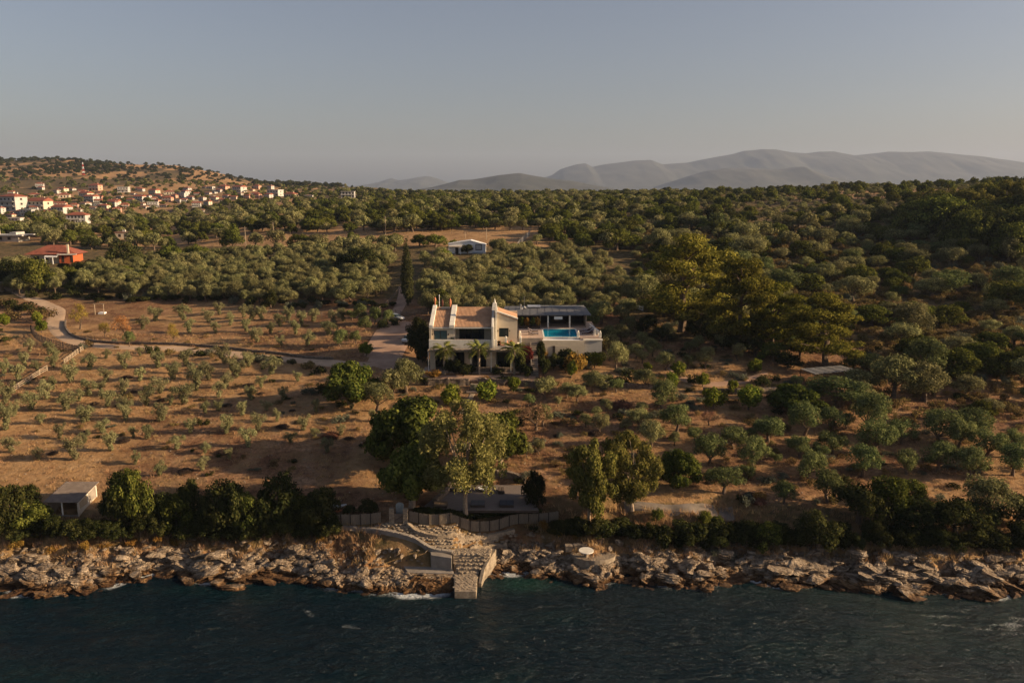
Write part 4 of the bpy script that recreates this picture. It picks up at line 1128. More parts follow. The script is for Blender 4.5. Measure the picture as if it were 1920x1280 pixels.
# middle distance, left and centre
P, Z, u, v, d, q = scatter(6.0, 235, 560, 304)
dens = fbm(P[:, 0] / 40, P[:, 1] / 40, 402, 3)
for kx in range(len(P)):
    a, b = u[kx], v[kx]; one = (np.array([a]), np.array([b]))
    if b > 470 and a < 1190: continue
    if a > 1190 and b > 440: continue
    if inpoly(*one, FIELD)[0]:
        if q[kx, 0] < .03: plant_m('grove', P[kx, 0], P[kx, 1], 4 + 2 * q[kx, 1], 3.5, region='middle')
        continue
    if inpoly(*one, FIELDB)[0] and q[kx, 0] > .25: continue
    if blocked(a, b, 14): continue
    if a < 560 and d[kx] > 480 and q[kx, 0] > .3: continue
    if 820 < a < 1040 and 455 < b < 480: continue
    if abs(a - 105) < 62 and 462 < b < 506: continue
    if a > 1290 and b < 412 and b > 340 and P[kx, 1] > 330:
        if q[kx, 0] < (.32 if b < 372 else .55): plant_m('grove', P[kx, 0], P[kx, 1], 3.4 + 1.2 * q[kx, 1], 2.8, region='middle')
        elif q[kx, 0] > .93: plant_m('oak', P[kx, 0], P[kx, 1], 8, 7, region='middle')
        continue
    if q[kx, 0] < .30 + (1.05 if a < 560 else 1.5) * max(0, dens[kx] - .28):
        kd = 'grove' if q[kx, 1] < (.42 if a < 560 else .28) else ('oak' if q[kx, 1] < .88 else 'dark')
        w = 5.0 + 4.0 * q[kx, 2]
        plant_m(kd, P[kx, 0], P[kx, 1], w, w * (.66 + .25 * q[kx, 3]), region='middle')
P, Z, u, v, d, q = scatter(8.0, 560, 1150, 305)
dens = fbm(P[:, 0] / 90, P[:, 1] / 90, 403, 3)
for kx in range(len(P)):
    a, b = u[kx], v[kx]
    if blocked(a, b, 8): continue
    if -60 < a < 640: pr = .17 + 1.2 * max(0, dens[kx] - .46)
    elif a < 790: pr = .1 + 1.5 * max(0, dens[kx] - .42)
    else: pr = .75 if P[kx, 1] < 760 else .3
    if a > 1180: pr = .30
    if q[kx, 0] < pr:
        w = (5.0 + 4.0 * q[kx, 2]) if a > 640 else (3.8 + 3.5 * q[kx, 2])
        plant_m('oak' if q[kx, 1] < .6 else ('dark' if q[kx, 1] < .8 else 'grove'), P[kx, 0], P[kx, 1], w, w * (.6 + .3 * q[kx, 3]), region='far')
P, Z, u, v, d, q = scatter(13.0, 1150, 2000, 306)
dens = fbm(P[:, 0] / 120, P[:, 1] / 200, 404, 3)
for kx in range(len(P)):
    a = u[kx]
    if a > 640: continue
    if q[kx, 0] < .22 + 3.0 * max(0, dens[kx] - .47):
        w = 5.0 + 7.0 * q[kx, 2] ** 1.5
        plant_m('dark', P[kx, 0], P[kx, 1], w, w * (.6 + .25 * q[kx, 3]), region='far')
# low weeds between the rows
P, Z, u, v, d, q = scatter(2.3, 96, 190, 307)
dens = fbm(P[:, 0] / 9, P[:, 1] / 9, 405, 3)
for kx in range(len(P)):
    a, b = u[kx], v[kx]
    if b < 590 or (600 < a < 800 and b < 700) or (790 < a < 1160 and b < 728): continue
    if 1380 < a < 1620 and b < 705 and b > 670: continue
    if b > 905 and 590 < a < 1400: continue
    if b < 680 and a < 640: 
        if q[kx, 0] > .05: continue
    if P[kx, 1] < shoreY(np.array([P[kx, 0]]), np.array([P[kx, 1]]))[0] + 7: continue
    if q[kx, 0] < (.17 + 1.2 * max(0, dens[kx] - .44) if a > 760 else .06 + .8 * max(0, dens[kx] - .48)):
        plant_m('scrub' if q[kx, 1] < .6 else ('sage' if q[kx, 1] < .85 else 'shrub'), P[kx, 0], P[kx, 1], (.9 + 1.1 * q[kx, 2]) * (1.35 if a > 760 else 1), (.35 + .45 * q[kx, 3]) * (1.5 if a > 760 else 1), region='weeds')

# ---- realise: the 300 largest of each kind as things, the rest as one object per kind
LABELS = {
 'orchard_left': ('olive_young', 'young wispy olive tree in the left orchard', 'young olive trees in the left orchard'),
 'yard_left': ('o', 'dense olive tree at the edge of the gravel yard', 'olive trees beside the gravel yard'),
 'orchard_right': ('o', 'round grey green olive tree in the right orchard', 'olive trees in the right orchard'),
 'grove': ('o', 'pale crowned olive tree in the grove behind the villa', 'olive trees in the grove behind the villa'),
 'hillside': ('o', 'bushy tree on the overgrown right hillside', 'trees on the overgrown right hillside'),
 'middle': ('o', 'rounded tree in the middle distance beyond the grove', 'trees in the middle distance'),
 'far': ('o', 'small dark tree on the far slope', 'trees on the far slopes'),
 'right_wood': ('o', 'dense tree in the dark wood at upper right', 'trees of the dark wood at upper right'),
 'shore_hedge_left': ('o', 'dark evergreen in the shore thicket left of the gate', 'evergreens of the left shore thicket'),
 'bank_right': ('o', 'dark evergreen on the bank right of the gate', 'evergreens along the right bank'),
 'deck_hedge': ('o', 'low dark hedge bush between the deck and reed fence', 'hedge bushes in front of the deck'),
 'low_shrubs': ('o', 'low shrub beside a track or wall', 'low shrubs along tracks and walls'),
 'scrubland': ('o', 'brownish scrub bush on the right hillside', 'scrub bushes on the right hillside'),
 'weeds': ('o', 'small weedy clump on the bare orchard soil', 'weedy clumps on the orchard soil')}
CATS = {'young': 'olive tree', 'olive': 'olive tree', 'grove': 'olive tree', 'oak': 'oak tree', 'bigoak': 'oak tree', 'dark': 'evergreen tree', 'carob': 'carob tree', 'pine': 'pine tree', 'roundpine': 'pine tree', 'gum': 'eucalyptus',
        'bright': 'citrus tree', 'yellow': 'almond tree', 'orange': 'almond tree', 'pinkish': 'withered tree', 'cypress': 'cypress', 'shrub': 'shrub', 'sage': 'shrub', 'scrub': 'bush', 'bush': 'bush', 'rust': 'shrub', 'redbush': 'bush'}
def visible(it):
    return -40 < it['u'] < 1960 and it['v'] < 1300
NAMED = {}
rest = {}
things = []
by = {}
for it in ITEMS:
    if it['label']: things.append(it); continue
    by.setdefault(KINDS[it['kind']].name, []).append(it)
for nm, L_ in by.items():
    pri = {'orchard_left': 1e5, 'orchard_right': 1e5, 'yard_left': 1e5}
    vis = [i for i in L_ if visible(i)]; hid = [i for i in L_ if not visible(i)]
    vis.sort(key=lambda i: -i['px'] - pri.get(i['region'], 0))
    cap = 290 - sum(1 for t in things if KINDS[t['kind']].name == nm)
    if nm == 'scrub_bush': cap = 120
    NAMED[nm] = vis[:cap]
    rest[nm] = vis[cap:] + hid
KINDWORD = {'young': 'young wispy olive', 'olive': 'grey green olive', 'grove': 'pale olive', 'oak': 'mid green oak', 'dark': 'dark evergreen', 'bush': 'dark leafy bush',
  'shrub': 'low dark shrub', 'sage': 'grey green shrub', 'scrub': 'brownish scrub bush', 'rust': 'low rusty shrub', 'roundpine': 'pine tinted sunlit gold', 'bright': 'bright citrus tree'}
WHERE = {'orchard_left': 'left orchard', 'yard_left': 'clump by the yard', 'orchard_right': 'right orchard', 'grove': 'grove behind villa', 'hillside': 'right hillside',
  'middle': 'middle distance', 'far': 'far slope', 'right_wood': 'upper right wood', 'shore_hedge_left': 'left shore thicket', 'bank_right': 'right shore bank',
  'deck_hedge': 'hedge below deck', 'low_shrubs': 'track and wall edges', 'scrubland': 'right hillside scrub', 'weeds': 'bare orchard soil'}
groups = {}
for nm, L_ in NAMED.items():
    for it in L_: groups.setdefault((it['region'], it['kind']), []).append(it)
for (reg, kd), L_ in groups.items():
    L_.sort(key=lambda i: -i['v'])
    n = len(L_); per = max(4, int(math.sqrt(n) * 1.25))
    rws = [L_[i:i + per] for i in range(0, n, per)]
    for ri, rw in enumerate(rws):
        rw.sort(key=lambda i: i['u'])
        for ci, it in enumerate(rw):
            it['label'] = '%s on the %s, %s row up, %s from left' % (KINDWORD[kd], WHERE[reg], ordw(ri + 1), ordw(ci + 1)) if reg not in ('grove', 'right_wood', 'left_wood', 'shore_hedge_left', 'orchard_left', 'orchard_right', 'deck_hedge', 'yard_left') else '%s in the %s, %s row up, %s from left' % (KINDWORD[kd], WHERE[reg], ordw(ri + 1), ordw(ci + 1))
            it['group'] = LABELS[reg][2]
            things.append(it)
for it in things:
    realise(it, it['label'], it.get('group'), CATS[it['kind']])

def gn_scatter(name, label, protos, items, proto_dims):
    """items: (x,y,z,rz,sx,sz,idx) rows -> one object whose geometry nodes instance the protos"""
    A = np.array(items, float)
    me = bpy.data.meshes.new(name)
    me.vertices.add(len(A)); me.vertices.foreach_set('co', A[:, :3].astype(np.float32).ravel())
    rot = np.zeros((len(A), 3), np.float32); rot[:, 2] = A[:, 3]
    if A.shape[1] > 7: rot[:, 0] = A[:, 7]; rot[:, 1] = A[:, 8]
    sc = np.stack([A[:, 4], A[:, 4], A[:, 5]], 1).astype(np.float32)
    if A.shape[1] > 9: sc[:, 1] = A[:, 9]
    a = me.attributes.new('rot', 'FLOAT_VECTOR', 'POINT'); a.data.foreach_set('vector', rot.ravel())
    a = me.attributes.new('scl', 'FLOAT_VECTOR', 'POINT'); a.data.foreach_set('vector', sc.ravel())
    a = me.attributes.new('pick', 'INT', 'POINT'); a.data.foreach_set('value', A[:, 6].astype(np.int32))
    me.update()
    pc = bpy.data.collections.new(name + '_shapes')
    for i, pm in enumerate(protos):
        po = bpy.data.objects.new('%s_shape_%02d' % (name, i), pm); pc.objects.link(po)
    o = obj(name, me); tag(o, label, kind='stuff')
    ng = bpy.data.node_groups.new(name + '_nodes', 'GeometryNodeTree')
    ng.interface.new_socket('Geometry', in_out='INPUT', socket_type='NodeSocketGeometry')
    ng.interface.new_socket('Geometry', in_out='OUTPUT', socket_type='NodeSocketGeometry')
    N, L = ng.nodes, ng.links
    gi = N.new('NodeGroupInput'); go = N.new('NodeGroupOutput')
    m2p = N.new('GeometryNodeMeshToPoints'); L.new(gi.outputs[0], m2p.inputs[0])
    ci = N.new('GeometryNodeCollectionInfo'); ci.inputs['Collection'].default_value = pc
    ci.inputs['Separate Children'].default_value = True; ci.inputs['Reset Children'].default_value = True
    iop = N.new('GeometryNodeInstanceOnPoints'); iop.inputs['Pick Instance'].default_value = True
    def na(n_, ty):
        x = N.new('GeometryNodeInputNamedAttribute'); x.data_type = ty; x.inputs['Name'].default_value = n_; return x.outputs[0]
    L.new(m2p.outputs[0], iop.inputs['Points']); L.new(ci.outputs[0], iop.inputs['Instance'])
    L.new(na('pick', 'INT'), iop.inputs['Instance Index'])
    e2r = N.new('FunctionNodeEulerToRotation'); L.new(na('rot', 'FLOAT_VECTOR'), e2r.inputs[0]); L.new(e2r.outputs[0], iop.inputs['Rotation'])
    L.new(na('scl', 'FLOAT_VECTOR'), iop.inputs['Scale'])
    L.new(iop.outputs[0], go.inputs[0])
    md = o.modifiers.new('scatter', 'NODES'); md.node_group = ng
    return o
STUFFNAME = {'olive_tree': ('distant_olive_grove', 'grey green olive crowns filling the far groves'), 'oak_tree': ('distant_oak_wood', 'green oak crowns filling the far woodland'),
  'evergreen_tree': ('distant_evergreen_wood', 'dark evergreen crowns dotted over the far slopes'), 'shrub': ('low_undergrowth', 'low green shrubs spread over the ground'), 'scrub_bush': ('hillside_scrub', 'brown and olive scrub covering the right hillside'),
  'bush': ('bank_bushes', 'dark bushes on the bank outside the picture')}
for nm, L_ in rest.items():
    if not L_: continue
    pr = []; ix = {}; rowsI = []
    for it in L_:
        k = KINDS[it['kind']]
        far = 0 if it['p'][1] < 260 else (1 if it['p'][1] < 600 else 2)
        key = (it['kind'], it['var'], far)
        if key not in ix:
            ix[key] = len(pr); pr.append(joined('shape', it['kind'], it['var'], {0: 1, 1: 3, 2: 8}[far]))
        p = it['p']
        rowsI.append((p[0], p[1], p[2], it['rz'], it['w'] / k.w, it['h'] / k.h, ix[key]))
    n_, l_ = STUFFNAME.get(nm, (nm + '_mass', nm.replace('_', ' ') + ' beyond'))
    gn_scatter(n_, l_, pr, rowsI, None)
print('PLANTS', len(things), {k: len(x) for k, x in rest.items()})

# ---- dry grass tufts
def gen_tuft(seed):
    rng = np.random.default_rng(seed); n = 26
    b = np.stack([rng.normal(0, .14, n), rng.normal(0, .14, n), np.zeros(n)], 1)
    t = b + np.stack([rng.normal(0, .12, n), rng.normal(0, .12, n), rng.uniform(.15, .4, n)], 1)
    w = rdir(rng, n) * .022; w[:, 2] = 0
    V = np.stack([b - w, b + w, t], 1).reshape(-1, 3)
    return mesh_np('tuft', V, np.arange(3 * n).reshape(-1, 3), [LM['grass']])
tm_ = [gen_tuft(i) for i in range(4)]
P, Z, u, v, d, q = scatter(.95, 93, 175, 308)
dens = fbm(P[:, 0] / 5, P[:, 1] / 5, 410, 4)
keep = (q[:, 0] < .15 + 2.2 * np.clip(dens - .42, 0, 1)) & (u > -60) & (u < 1980) & (P[:, 1] > shoreY(P[:, 0], P[:, 1]) + 6.5)
keep &= ~((np.abs(P[:, 0] + 5) < 9) & (P[:, 1] < 103)) & ~((P[:, 0] > -20) & (P[:, 0] < 22) & (P[:, 1] > 136) & (P[:, 1] < 166))
# ------------------------------------------------------------------ roads, yard and paths
def atz(u, v, z):
    Y = (CAM_H - z) / -slope(v)
    return at(u, v, Y)
def smooth_line(pts, step=.7):
    P_ = [Vector((p[0], p[1], 0)) for p in pts]
    out = []
    n = len(P_)
    for i in range(n - 1):
        p0, p1, p2, p3 = P_[max(i-1,0)], P_[i], P_[i+1], P_[min(i+2,n-1)]
        m = max(2, int((p2 - p1).length / step))
        for k in range(m):
            t = k / m
            out.append(.5 * ((2*p1) + (p2-p0)*t + (2*p0-5*p1+4*p2-p3)*t*t + (3*p1-p0-3*p2+p3)*t**3))
    out.append(P_[-1]); return out
ROADPTS = []
def road(name, px, w, mat_, lift=.05, rag=.35):
    L_ = smooth_line([ground(u, v) for u, v in px], .6)
    V = []; nc = 9
    for i, p in enumerate(L_):
        d = (L_[min(i+1, len(L_)-1)] - L_[max(i-1, 0)]).normalized(); nrm = Vector((-d.y, d.x, 0))
        ww = w * (1 + rag * (float(fbm(np.array([i * .11]), np.array([1.7]), len(px), 3)[0]) - .5))
        for k in range(nc):
            q = p + nrm * ((k / (nc - 1) - .5) * ww)
            V.append((q.x, q.y, gz(q.x, q.y) + lift * (1 if 0 < k < nc - 1 else -.6)))
        ROADPTS.append((p.x, p.y, w / 2))
    me = mesh_np(name, V, grid_faces(len(L_), nc), [mat_], smooth=True)
    return tag(obj(name, me), kind='structure')
road('road', [(14,536),(30,545),(52,556),(82,569),(107,582),(104,604),(118,628),(150,643),(188,648),(230,651),(275,652),(325,653),(375,657),(425,662),(475,668),(527,673),(575,677),(615,680),(655,684),(700,684)], 3.9, M['road'])
road('road', [(716,640),(724,618),(728,606),(740,590),(752,568),(757,548),(757,536)], 3.0, M['gravel'], lift=.055)
road('path', [(795,707),(850,707),(905,708),(960,707),(1004,706)], 1.6, M['gravel'])
road('path', [(1262,690),(1275,705),(1300,716),(1345,720),(1400,712),(1440,700)], 2.4, M['gravel'])
road('path', [(1170,950),(1230,951),(1280,953),(1330,956),(1375,962)], 1.7, M['concrete_dark'], rag=.3)
road('path', [(886,738),(880,750),(873,764),(866,776)], 1.0, M['stone'])
def patch(name, poly, mat_, lift=.06):
    G = [ground(u, v) for u, v in poly]
    xs = [g.x for g in G]; ys = [g.y for g in G]
    st = .7
    gx = np.arange(min(xs), max(xs) + st, st); gy = np.arange(min(ys), max(ys) + st, st)
    A, B = np.meshgrid(gx, gy); Zp = zf(A, B) + lift
    wob = 1.2 * (fbm(A / 2.5, B / 2.5, 55, 3) - .5)
    ins = inpoly((A + wob).ravel(), (B + wob).ravel(), [(g.x, g.y) for g in G]).reshape(A.shape)
    Fq = grid_faces(len(gy), len(gx)); ok = ins.ravel()[Fq].all(1)
    me = mesh_np(name, np.stack([A, B, Zp], -1).reshape(-1, 3), Fq[ok], [mat_], smooth=True)
    for a, b in zip(A.ravel()[ins.ravel()][::5], B.ravel()[ins.ravel()][::5]): ROADPTS.append((a, b, 1.5))
    return tag(obj(name, me), kind='structure')
patch('yard', [(682,650),(694,628),(712,612),(724,600),(752,596),(775,604),(770,630),(764,662),(756,690),(712,696),(690,684),(680,668)], M['gravel'], lift=.075)

rp = np.array(ROADPTS)
def near_road(X, Y):
    out = np.zeros(len(X), bool)
    for a, b, w in rp: out |= (X - a) ** 2 + (Y - b) ** 2 < w * w
    return out
kk = np.where(keep)[0]
kk = kk[~near_road(P[kk, 0], P[kk, 1])]
gn_scatter('dry_grass', 'straw coloured dry grass tufts over the orchard soil', tm_,
  [(P[i, 0], P[i, 1], Z[i] - .02, q[i, 1] * 6.28, 1.0 + 1.1 * q[i, 2], .7 + .9 * q[i, 3], int(q[i, 4] * 4) % 4) for i in kk], None)
print('TUFTS', len(kk))
P2, Z2, u2, v2, d2, q2 = scatter(.8, 87, 100, 309)
t2 = P2[:, 1] - shoreY(P2[:, 0], P2[:, 1])
k2 = np.where((t2 > 2.7) & (t2 < 10) & (q2[:, 0] < .85) & (u2 > -60) & (u2 < 1980) & ~((P2[:, 0] > -16) & (P2[:, 0] < 1)))[0]
gn_scatter('bank_grass', 'dry grass and weeds on the bank above the rocks', tm_,
  [(P2[i, 0], P2[i, 1], Z2[i] - .02, q2[i, 1] * 6.28, 1.3 + 1.3 * q2[i, 2], 1.2 + 1.5 * q2[i, 3], int(q2[i, 4] * 4) % 4) for i in k2], None)

# ------------------------------------------------------------------ dark heaps of cut branches
def heap_mesh(seed):
    rng = np.random.default_rng(seed); n = 340
    th = rng.uniform(0, 6.28, n); r = rng.random(n) ** .5
    P_ = np.stack([r * np.cos(th), r * np.sin(th), .42 * (1 - r ** 2) * rng.random(n) ** .4], 1)
    d = rdir(rng, n); d[:, 2] *= .35
    L_ = rng.uniform(.12, .4, (n, 1)); a = P_ - d * L_; b = P_ + d * L_
    w = np.cross(d, [0, 0, 1.0]); w = w / (np.linalg.norm(w, axis=1, keepdims=True) + 1e-9) * .03
    V = np.stack([a - w, a + w, b + w * .6, b - w * .6], 1).reshape(-1, 3)
    bl, bf = [], []
    m = 14
    for j in range(5):
        for i in range(m):
            t = 6.283 * i / m; rr_ = (1 - j / 5) * (1 + .15 * math.sin(3 * t + seed)); bl.append((.9 * rr_ * math.cos(t), .9 * rr_ * math.sin(t), .3 * (1 - (1 - j / 5) ** 2)))
    for j in range(4):
        for i in range(m): bf.append((j*m+i, j*m+(i+1)%m, (j+1)*m+(i+1)%m, (j+1)*m+i))
    return mesh_np('brush_heap', np.concatenate([V, bl]), [np.arange(4 * n).reshape(-1, 4), np.array(bf) + 4 * n], [M['brush']])
hm_ = [heap_mesh(i) for i in range(3)]
M['brush_red'] = pmat('red_brown_brush', (.16,.065,.035), (.08,.03,.02), 6, 1, .6, 20)
HE = [(238,708,22),(490,738,14),(465,722,18),(178,757,17),(305,751,22),(427,760,18),(363,697,14),(362,707,12),(472,722,18),(160,812,22),(232,827,24),(420,848,28),(530,800,26),(348,884,30),(560,792,18),(620,820,30),(548,770,14),(455,738,12),
      (1130,750,14),(1045,817,16),(1005,845,18),(1650,868,24),(1405,928,24),(1330,905,16),(1118,813,30),(1290,758,20),(250,735,14),(655,822,20),(100,850,18)]
for i, (u, v, w) in enumerate(HE):
    p = ground(u, v); s = w / ppm(p) / 2
    o = obj('brush_heap', hm_[i % 3], None, p, (0, 0, i * 1.3), (s, s, s * 1.1))
    side = 'left' if u < 700 else 'right'
    o['label'] = 'dark heap of cut branches in the %s orchard, %s from the left' % (side, ordw(sorted([h[0] for h in HE if (h[0] < 700) == (u < 700)]).index(u) + 1))
    o['category'] = 'brush heap'; o['group'] = 'heaps of cut branches in the orchards'
for u, v, w, l in [(1165,762,44,'large red brown brush pile, biggest heap of the right slope'), (1090,786,30,'red brown brush pile left of and below the largest one'), (1420,940,34,'rusty brush pile beside the shore path'), (620,818,34,'reddish brush pile at the right end of the left orchard')]:
    p = ground(u, v); s = w / ppm(p) / 2
    hmr = hm_[1].copy(); hmr.materials.clear(); hmr.materials.append(M['brush_red'])
    o = obj('brush_heap', hmr, None, p, (0, 0, .5), (s, s, s * 1.3)); tag(o, l, 'brush heap')

# ------------------------------------------------------------------ rocks
def rock_mesh(seed, sub=3):
    from mathutils import noise as mn
    rng = np.random.default_rng(seed)
    bm = bmesh.new(); bmesh.ops.create_icosphere(bm, subdivisions=sub, radius=1)
    V = np.array([v_.co for v_ in bm.verts])
    for i in range(13):
        n = rdir(rng, 1)[0]
        if i == 0: n = np.array([.15, -.1, 1.0]); n /= np.linalg.norm(n)
        h = rng.uniform(.42, .8)
        ex = np.maximum(V @ n - h, 0); V = V - ex[:, None] * n * .98
    ns = np.array([rng.uniform(-.5, .5), rng.uniform(-.3, .3), 1.0]); ns /= np.linalg.norm(ns)
    k = rng.uniform(2.2, 3.6); s_ = V @ ns * k + rng.random()
    s_ = s_ + np.array([.35 * mn.noise(Vector(p) * 1.7 + Vector((seed, 0, 0))) for p in V])
    fr = s_ - np.floor(s_)
    side = V - (V @ ns)[:, None] * ns
    V = V + side * (.20 * (np.minimum(fr * 1.6, 1) - .6))[:, None]
    nz_ = np.array([mn.fractal(Vector(p) * 2.1 + Vector((seed * 3.1, 5, 1)), .8, 2.1, 4) for p in V])
    V = V * (1 + .10 * nz_)[:, None]
    V *= np.array([1.25, .9, .72]) * rng.uniform(.85, 1.15, 3)
    for v_, c in zip(bm.verts, V): v_.co = c
    me = bpy.data.meshes.new('boulder'); bm.to_mesh(me); bm.free(); me.materials.append(M['rock'])
    me.polygons.foreach_set('use_smooth', [False] * len(me.polygons))
    return me
RK = [rock_mesh(i, 4) for i in range(12)]
rg = np.random.default_rng(900)
BO = []
def clear_zone(x, t):
    if -16.5 < x < -1.5 and t > .2: return True
    if -8.8 < x < -2.8 and t > -6: return True
    if -14 < x < -8 and t > -1.2: return True
    if 7.4 < x < 13.4 and t > .8: return True
    return False
for i in range(2600):
    x = rg.uniform(-66, 66); t = rg.beta(1.6, 2.3) * 5.4 - 1.5
    if clear_zone(x, t): continue
    y = float(shoreY(np.array([x]), np.array([0.]))[0]) + t
    s = (.24 + .85 * rg.random() ** 2.8) * (1.15 if abs(x) > 25 else .8) * (1 - .35 * max(0, (t - 3.5) / 3))
    u, v, _ = proj(x, y, 1)
    if not (-30 < u < 1950): continue
    BO.append((s, x, y, t))
for (u, v, s) in [(10,1075,1.5),(35,1080,1.2),(70,1065,1.5),(110,1070,1.3),(140,1090,1.6),(175,1070,1.3),(200,1085,1.2),(240,1050,1.5),(262,1075,1.2),(290,1045,1.3),(480,1045,1.3),(500,1035,1.1),(330,1055,1.1),(420,1060,1.0),
   (1190,1060,1.4),(1215,1065,1.5),(1245,1080,2.0),(1290,1070,1.8),(1320,1078,1.6),(1350,1062,1.5),(1395,1058,1.5),(1430,1065,2.0),(1460,1075,2.2),(1500,1070,2.2),(1530,1080,1.5),(1560,1065,1.4),(1600,1060,1.6),(1630,1085,2.4),(1660,1090,1.8),(1690,1065,1.8),(1720,1090,2.0),(1750,1060,2.4),(1780,1050,1.8),(1800,1095,1.8),(1830,1075,1.6),(1860,1065,1.5),(1880,1085,1.6),(1910,1068,1.6),
   (960,1060,.9),(985,1068,1.0),(1010,1072,1.1),(1035,1078,.9),(1060,1075,1.0),(945,1050,.8),(1000,1045,.8),(1040,1050,.7),(640,1075,.8),(680,1085,1.0),(710,1075,.9),(730,1095,.8),(620,1060,.9),(590,1070,.9),(660,1060,.8),(1120,1085,1.1),(1140,1075,.9),(1085,1080,1.0)]:
    p = atz(u, v, .8); BO.append((s * .72, p.x, p.y, -9))
for i in range(26):
    t_ = rg.random(); BO.append((rg.uniform(.3, .6), atz(906 + 36 * t_ + rg.uniform(0, 14), 1088 - 44 * t_, .5).x, atz(906, 1088 - 44 * t_, .5).y + rg.uniform(-.5, .4), -9))
for i in range(30):
    BO.append((rg.uniform(.28, .6), rg.uniform(-17.5, -7.6), rg.uniform(83.6, 85.9), -9))
BO.sort(key=lambda b: -b[0])
things_b = []
def rock_pose(s, x, y):
    z = gz(x, y)
    return Vector((x, y, max(z, -.25) + .12 * s)), (rg.uniform(-.3, .3), rg.uniform(-.3, .3), rg.uniform(-.7, .7)), (s * rg.uniform(.9, 1.35), s * rg.uniform(.8, 1.1), s * rg.uniform(.6, 1.0))
for i, (s, x, y, t) in enumerate(BO[:280]):
    loc, rot, sc = rock_pose(s, x, y)
    o = obj('boulder', RK[int(rg.integers(0, 12))], None, loc, rot, sc)
    things_b.append((o, x, y, s))
things_b.sort(key=lambda a: a[1])
seg = [(-99, -40, 'far left shore'), (-40, -17, 'shore left of the landing'), (-17, 0, 'water edge beside the jetty'), (0, 18, 'shore right of the jetty'), (18, 40, 'shore below the right bank'), (40, 99, 'far right shore')]
for a0, a1, wd in seg:
    S_ = [b for b in things_b if a0 <= b[1] < a1]
    for i, (o, x, y, s) in enumerate(S_):
        sw = 'large' if s > 1.5 else ('medium' if s > .9 else 'small')
        o['label'] = '%s limestone boulder on the %s, %s from left' % (sw, wd, ordw(i + 1))
        o['category'] = 'boulder'; o['group'] = 'boulders along the shore'
rb = []
for (s, x, y, t) in BO[280:]:
    loc, rot, sc = rock_pose(s, x, y); rb.append((loc.x, loc.y, loc.z, rot[2], sc[0], sc[2], int(rg.integers(0, 6)), rot[0], rot[1], sc[1]))
for i in range(4600):
    x = rg.uniform(-68, 68); t = rg.uniform(-.6, 5.6)
    if clear_zone(x, t) and not (-20 < x < -13.3 or (-16 < x < -8.6 and (t < 1.8 or (t > 4.6 and t < 6.2 and x < -10)))): continue
    if rg.random() < .35 and t > 5: continue
    y = float(shoreY(np.array([x]), np.array([0.]))[0]) + t; s = .12 + .32 * rg.random() ** 2
    rb.append((x, y, gz(x, y) + .03, rg.uniform(0, 6.3), s * 1.2, s * .8, int(rg.integers(0, 6)), rg.uniform(-.4, .4), rg.uniform(-.4, .4), s))
RKs = [rock_mesh(40 + i, 2) for i in range(6)]
gn_scatter('shore_rubble', 'loose limestone rubble between the boulders', RKs, rb, None)
# stones strewn over the orchard soil
st_ = []
for i in range(2600):
    Y_ = rg.uniform(97, 150); x = rg.uniform(-.66, .66) * Y_
    uu, vv, _ = proj(x, Y_, 10)
    if -20 < x < 20 and Y_ > 134: continue
    if -14 < x < 4 and Y_ < 104: continue
    s = .05 + .13 * rg.random() ** 2
    st_.append((x, Y_, gz(x, Y_) + .01, rg.uniform(0, 6.3), s * 1.2, s, int(rg.integers(0, 6)), 0, 0, s))
M['field_stone'] = pmat('field_stone', (.34,.27,.2), (.16,.12,.085), 2, .95)
RKf = [rock_mesh(60 + i, 1) for i in range(6)]
for m_ in RKf: m_.materials.clear(); m_.materials.append(M['field_stone'])
gn_scatter('field_stones', 'small stones strewn over the orchard soil', RKf, st_, None)

# ------------------------------------------------------------------ stone landing, steps and jetty
pv_m = M['stone']
jt = empty('jetty', atz(871, 1090, 0), 0, 'short stone paved jetty with fan shaped steps running into the sea', 'jetty')
def rel(root, p): return Vector(p) - root.location
def slab(root, name, corners, ztop, zbot, mat_, bevel=.04, zs=None):
    """corners: (u,v) of the top face's corners"""
    mb = MB(); q_ = []
    for i, (u, v) in enumerate(corners):
        p = atz(u, v, zs[i] if zs else ztop); q_.append(p - root.location)
    n = len(q_)
    V = [(p.x, p.y, zbot - root.location.z) for p in q_] + [tuple(p) for p in q_]
    mb.add(V, [tuple(range(n))[::-1], tuple(range(n, 2*n))] + [(i, (i+1) % n, (i+1) % n + n, i+n) for i in range(n)])
    return mb.build(name, mat_, root, bevel=bevel)
M['jetty_front'] = pmat('weathered_block', (.30,.25,.19), (.13,.10,.07), 2, .95, .4, 9)
slab(jt, 'pier', [(850,1070),(896,1070),(893,1108),(852,1108)], .85, -3, M['jetty_front'])
slab(jt, 'pier_foot', [(862,1110),(890,1110),(888,1117),(863,1117)], .25, -3, M['concrete_dark'])
zst = [1.05, 1.35, 1.65, 1.95, 2.25, 2.55]
stv = [(1073,861,897),(1065,856,901),(1057,852,906),(1050,850,911),(1044,849,915),(1039,849,919)]
for i, ((v, a, b), z) in enumerate(zip(stv, zst)):
    slab(jt, 'step', [(a, v), (b, v), (b + 4, v - 12), (a - 3, v - 12)], z, z - 1.3, M['stone'], .05)
mb = MB(); pr_ = [atz(897, 1100, 0) - jt.location, atz(903, 1086, 0) - jt.location, atz(913, 1076, 0) - jt.location, atz(925, 1066, 0) - jt.location]; zt_ = [.5, 1.35, 2.0, 2.6]
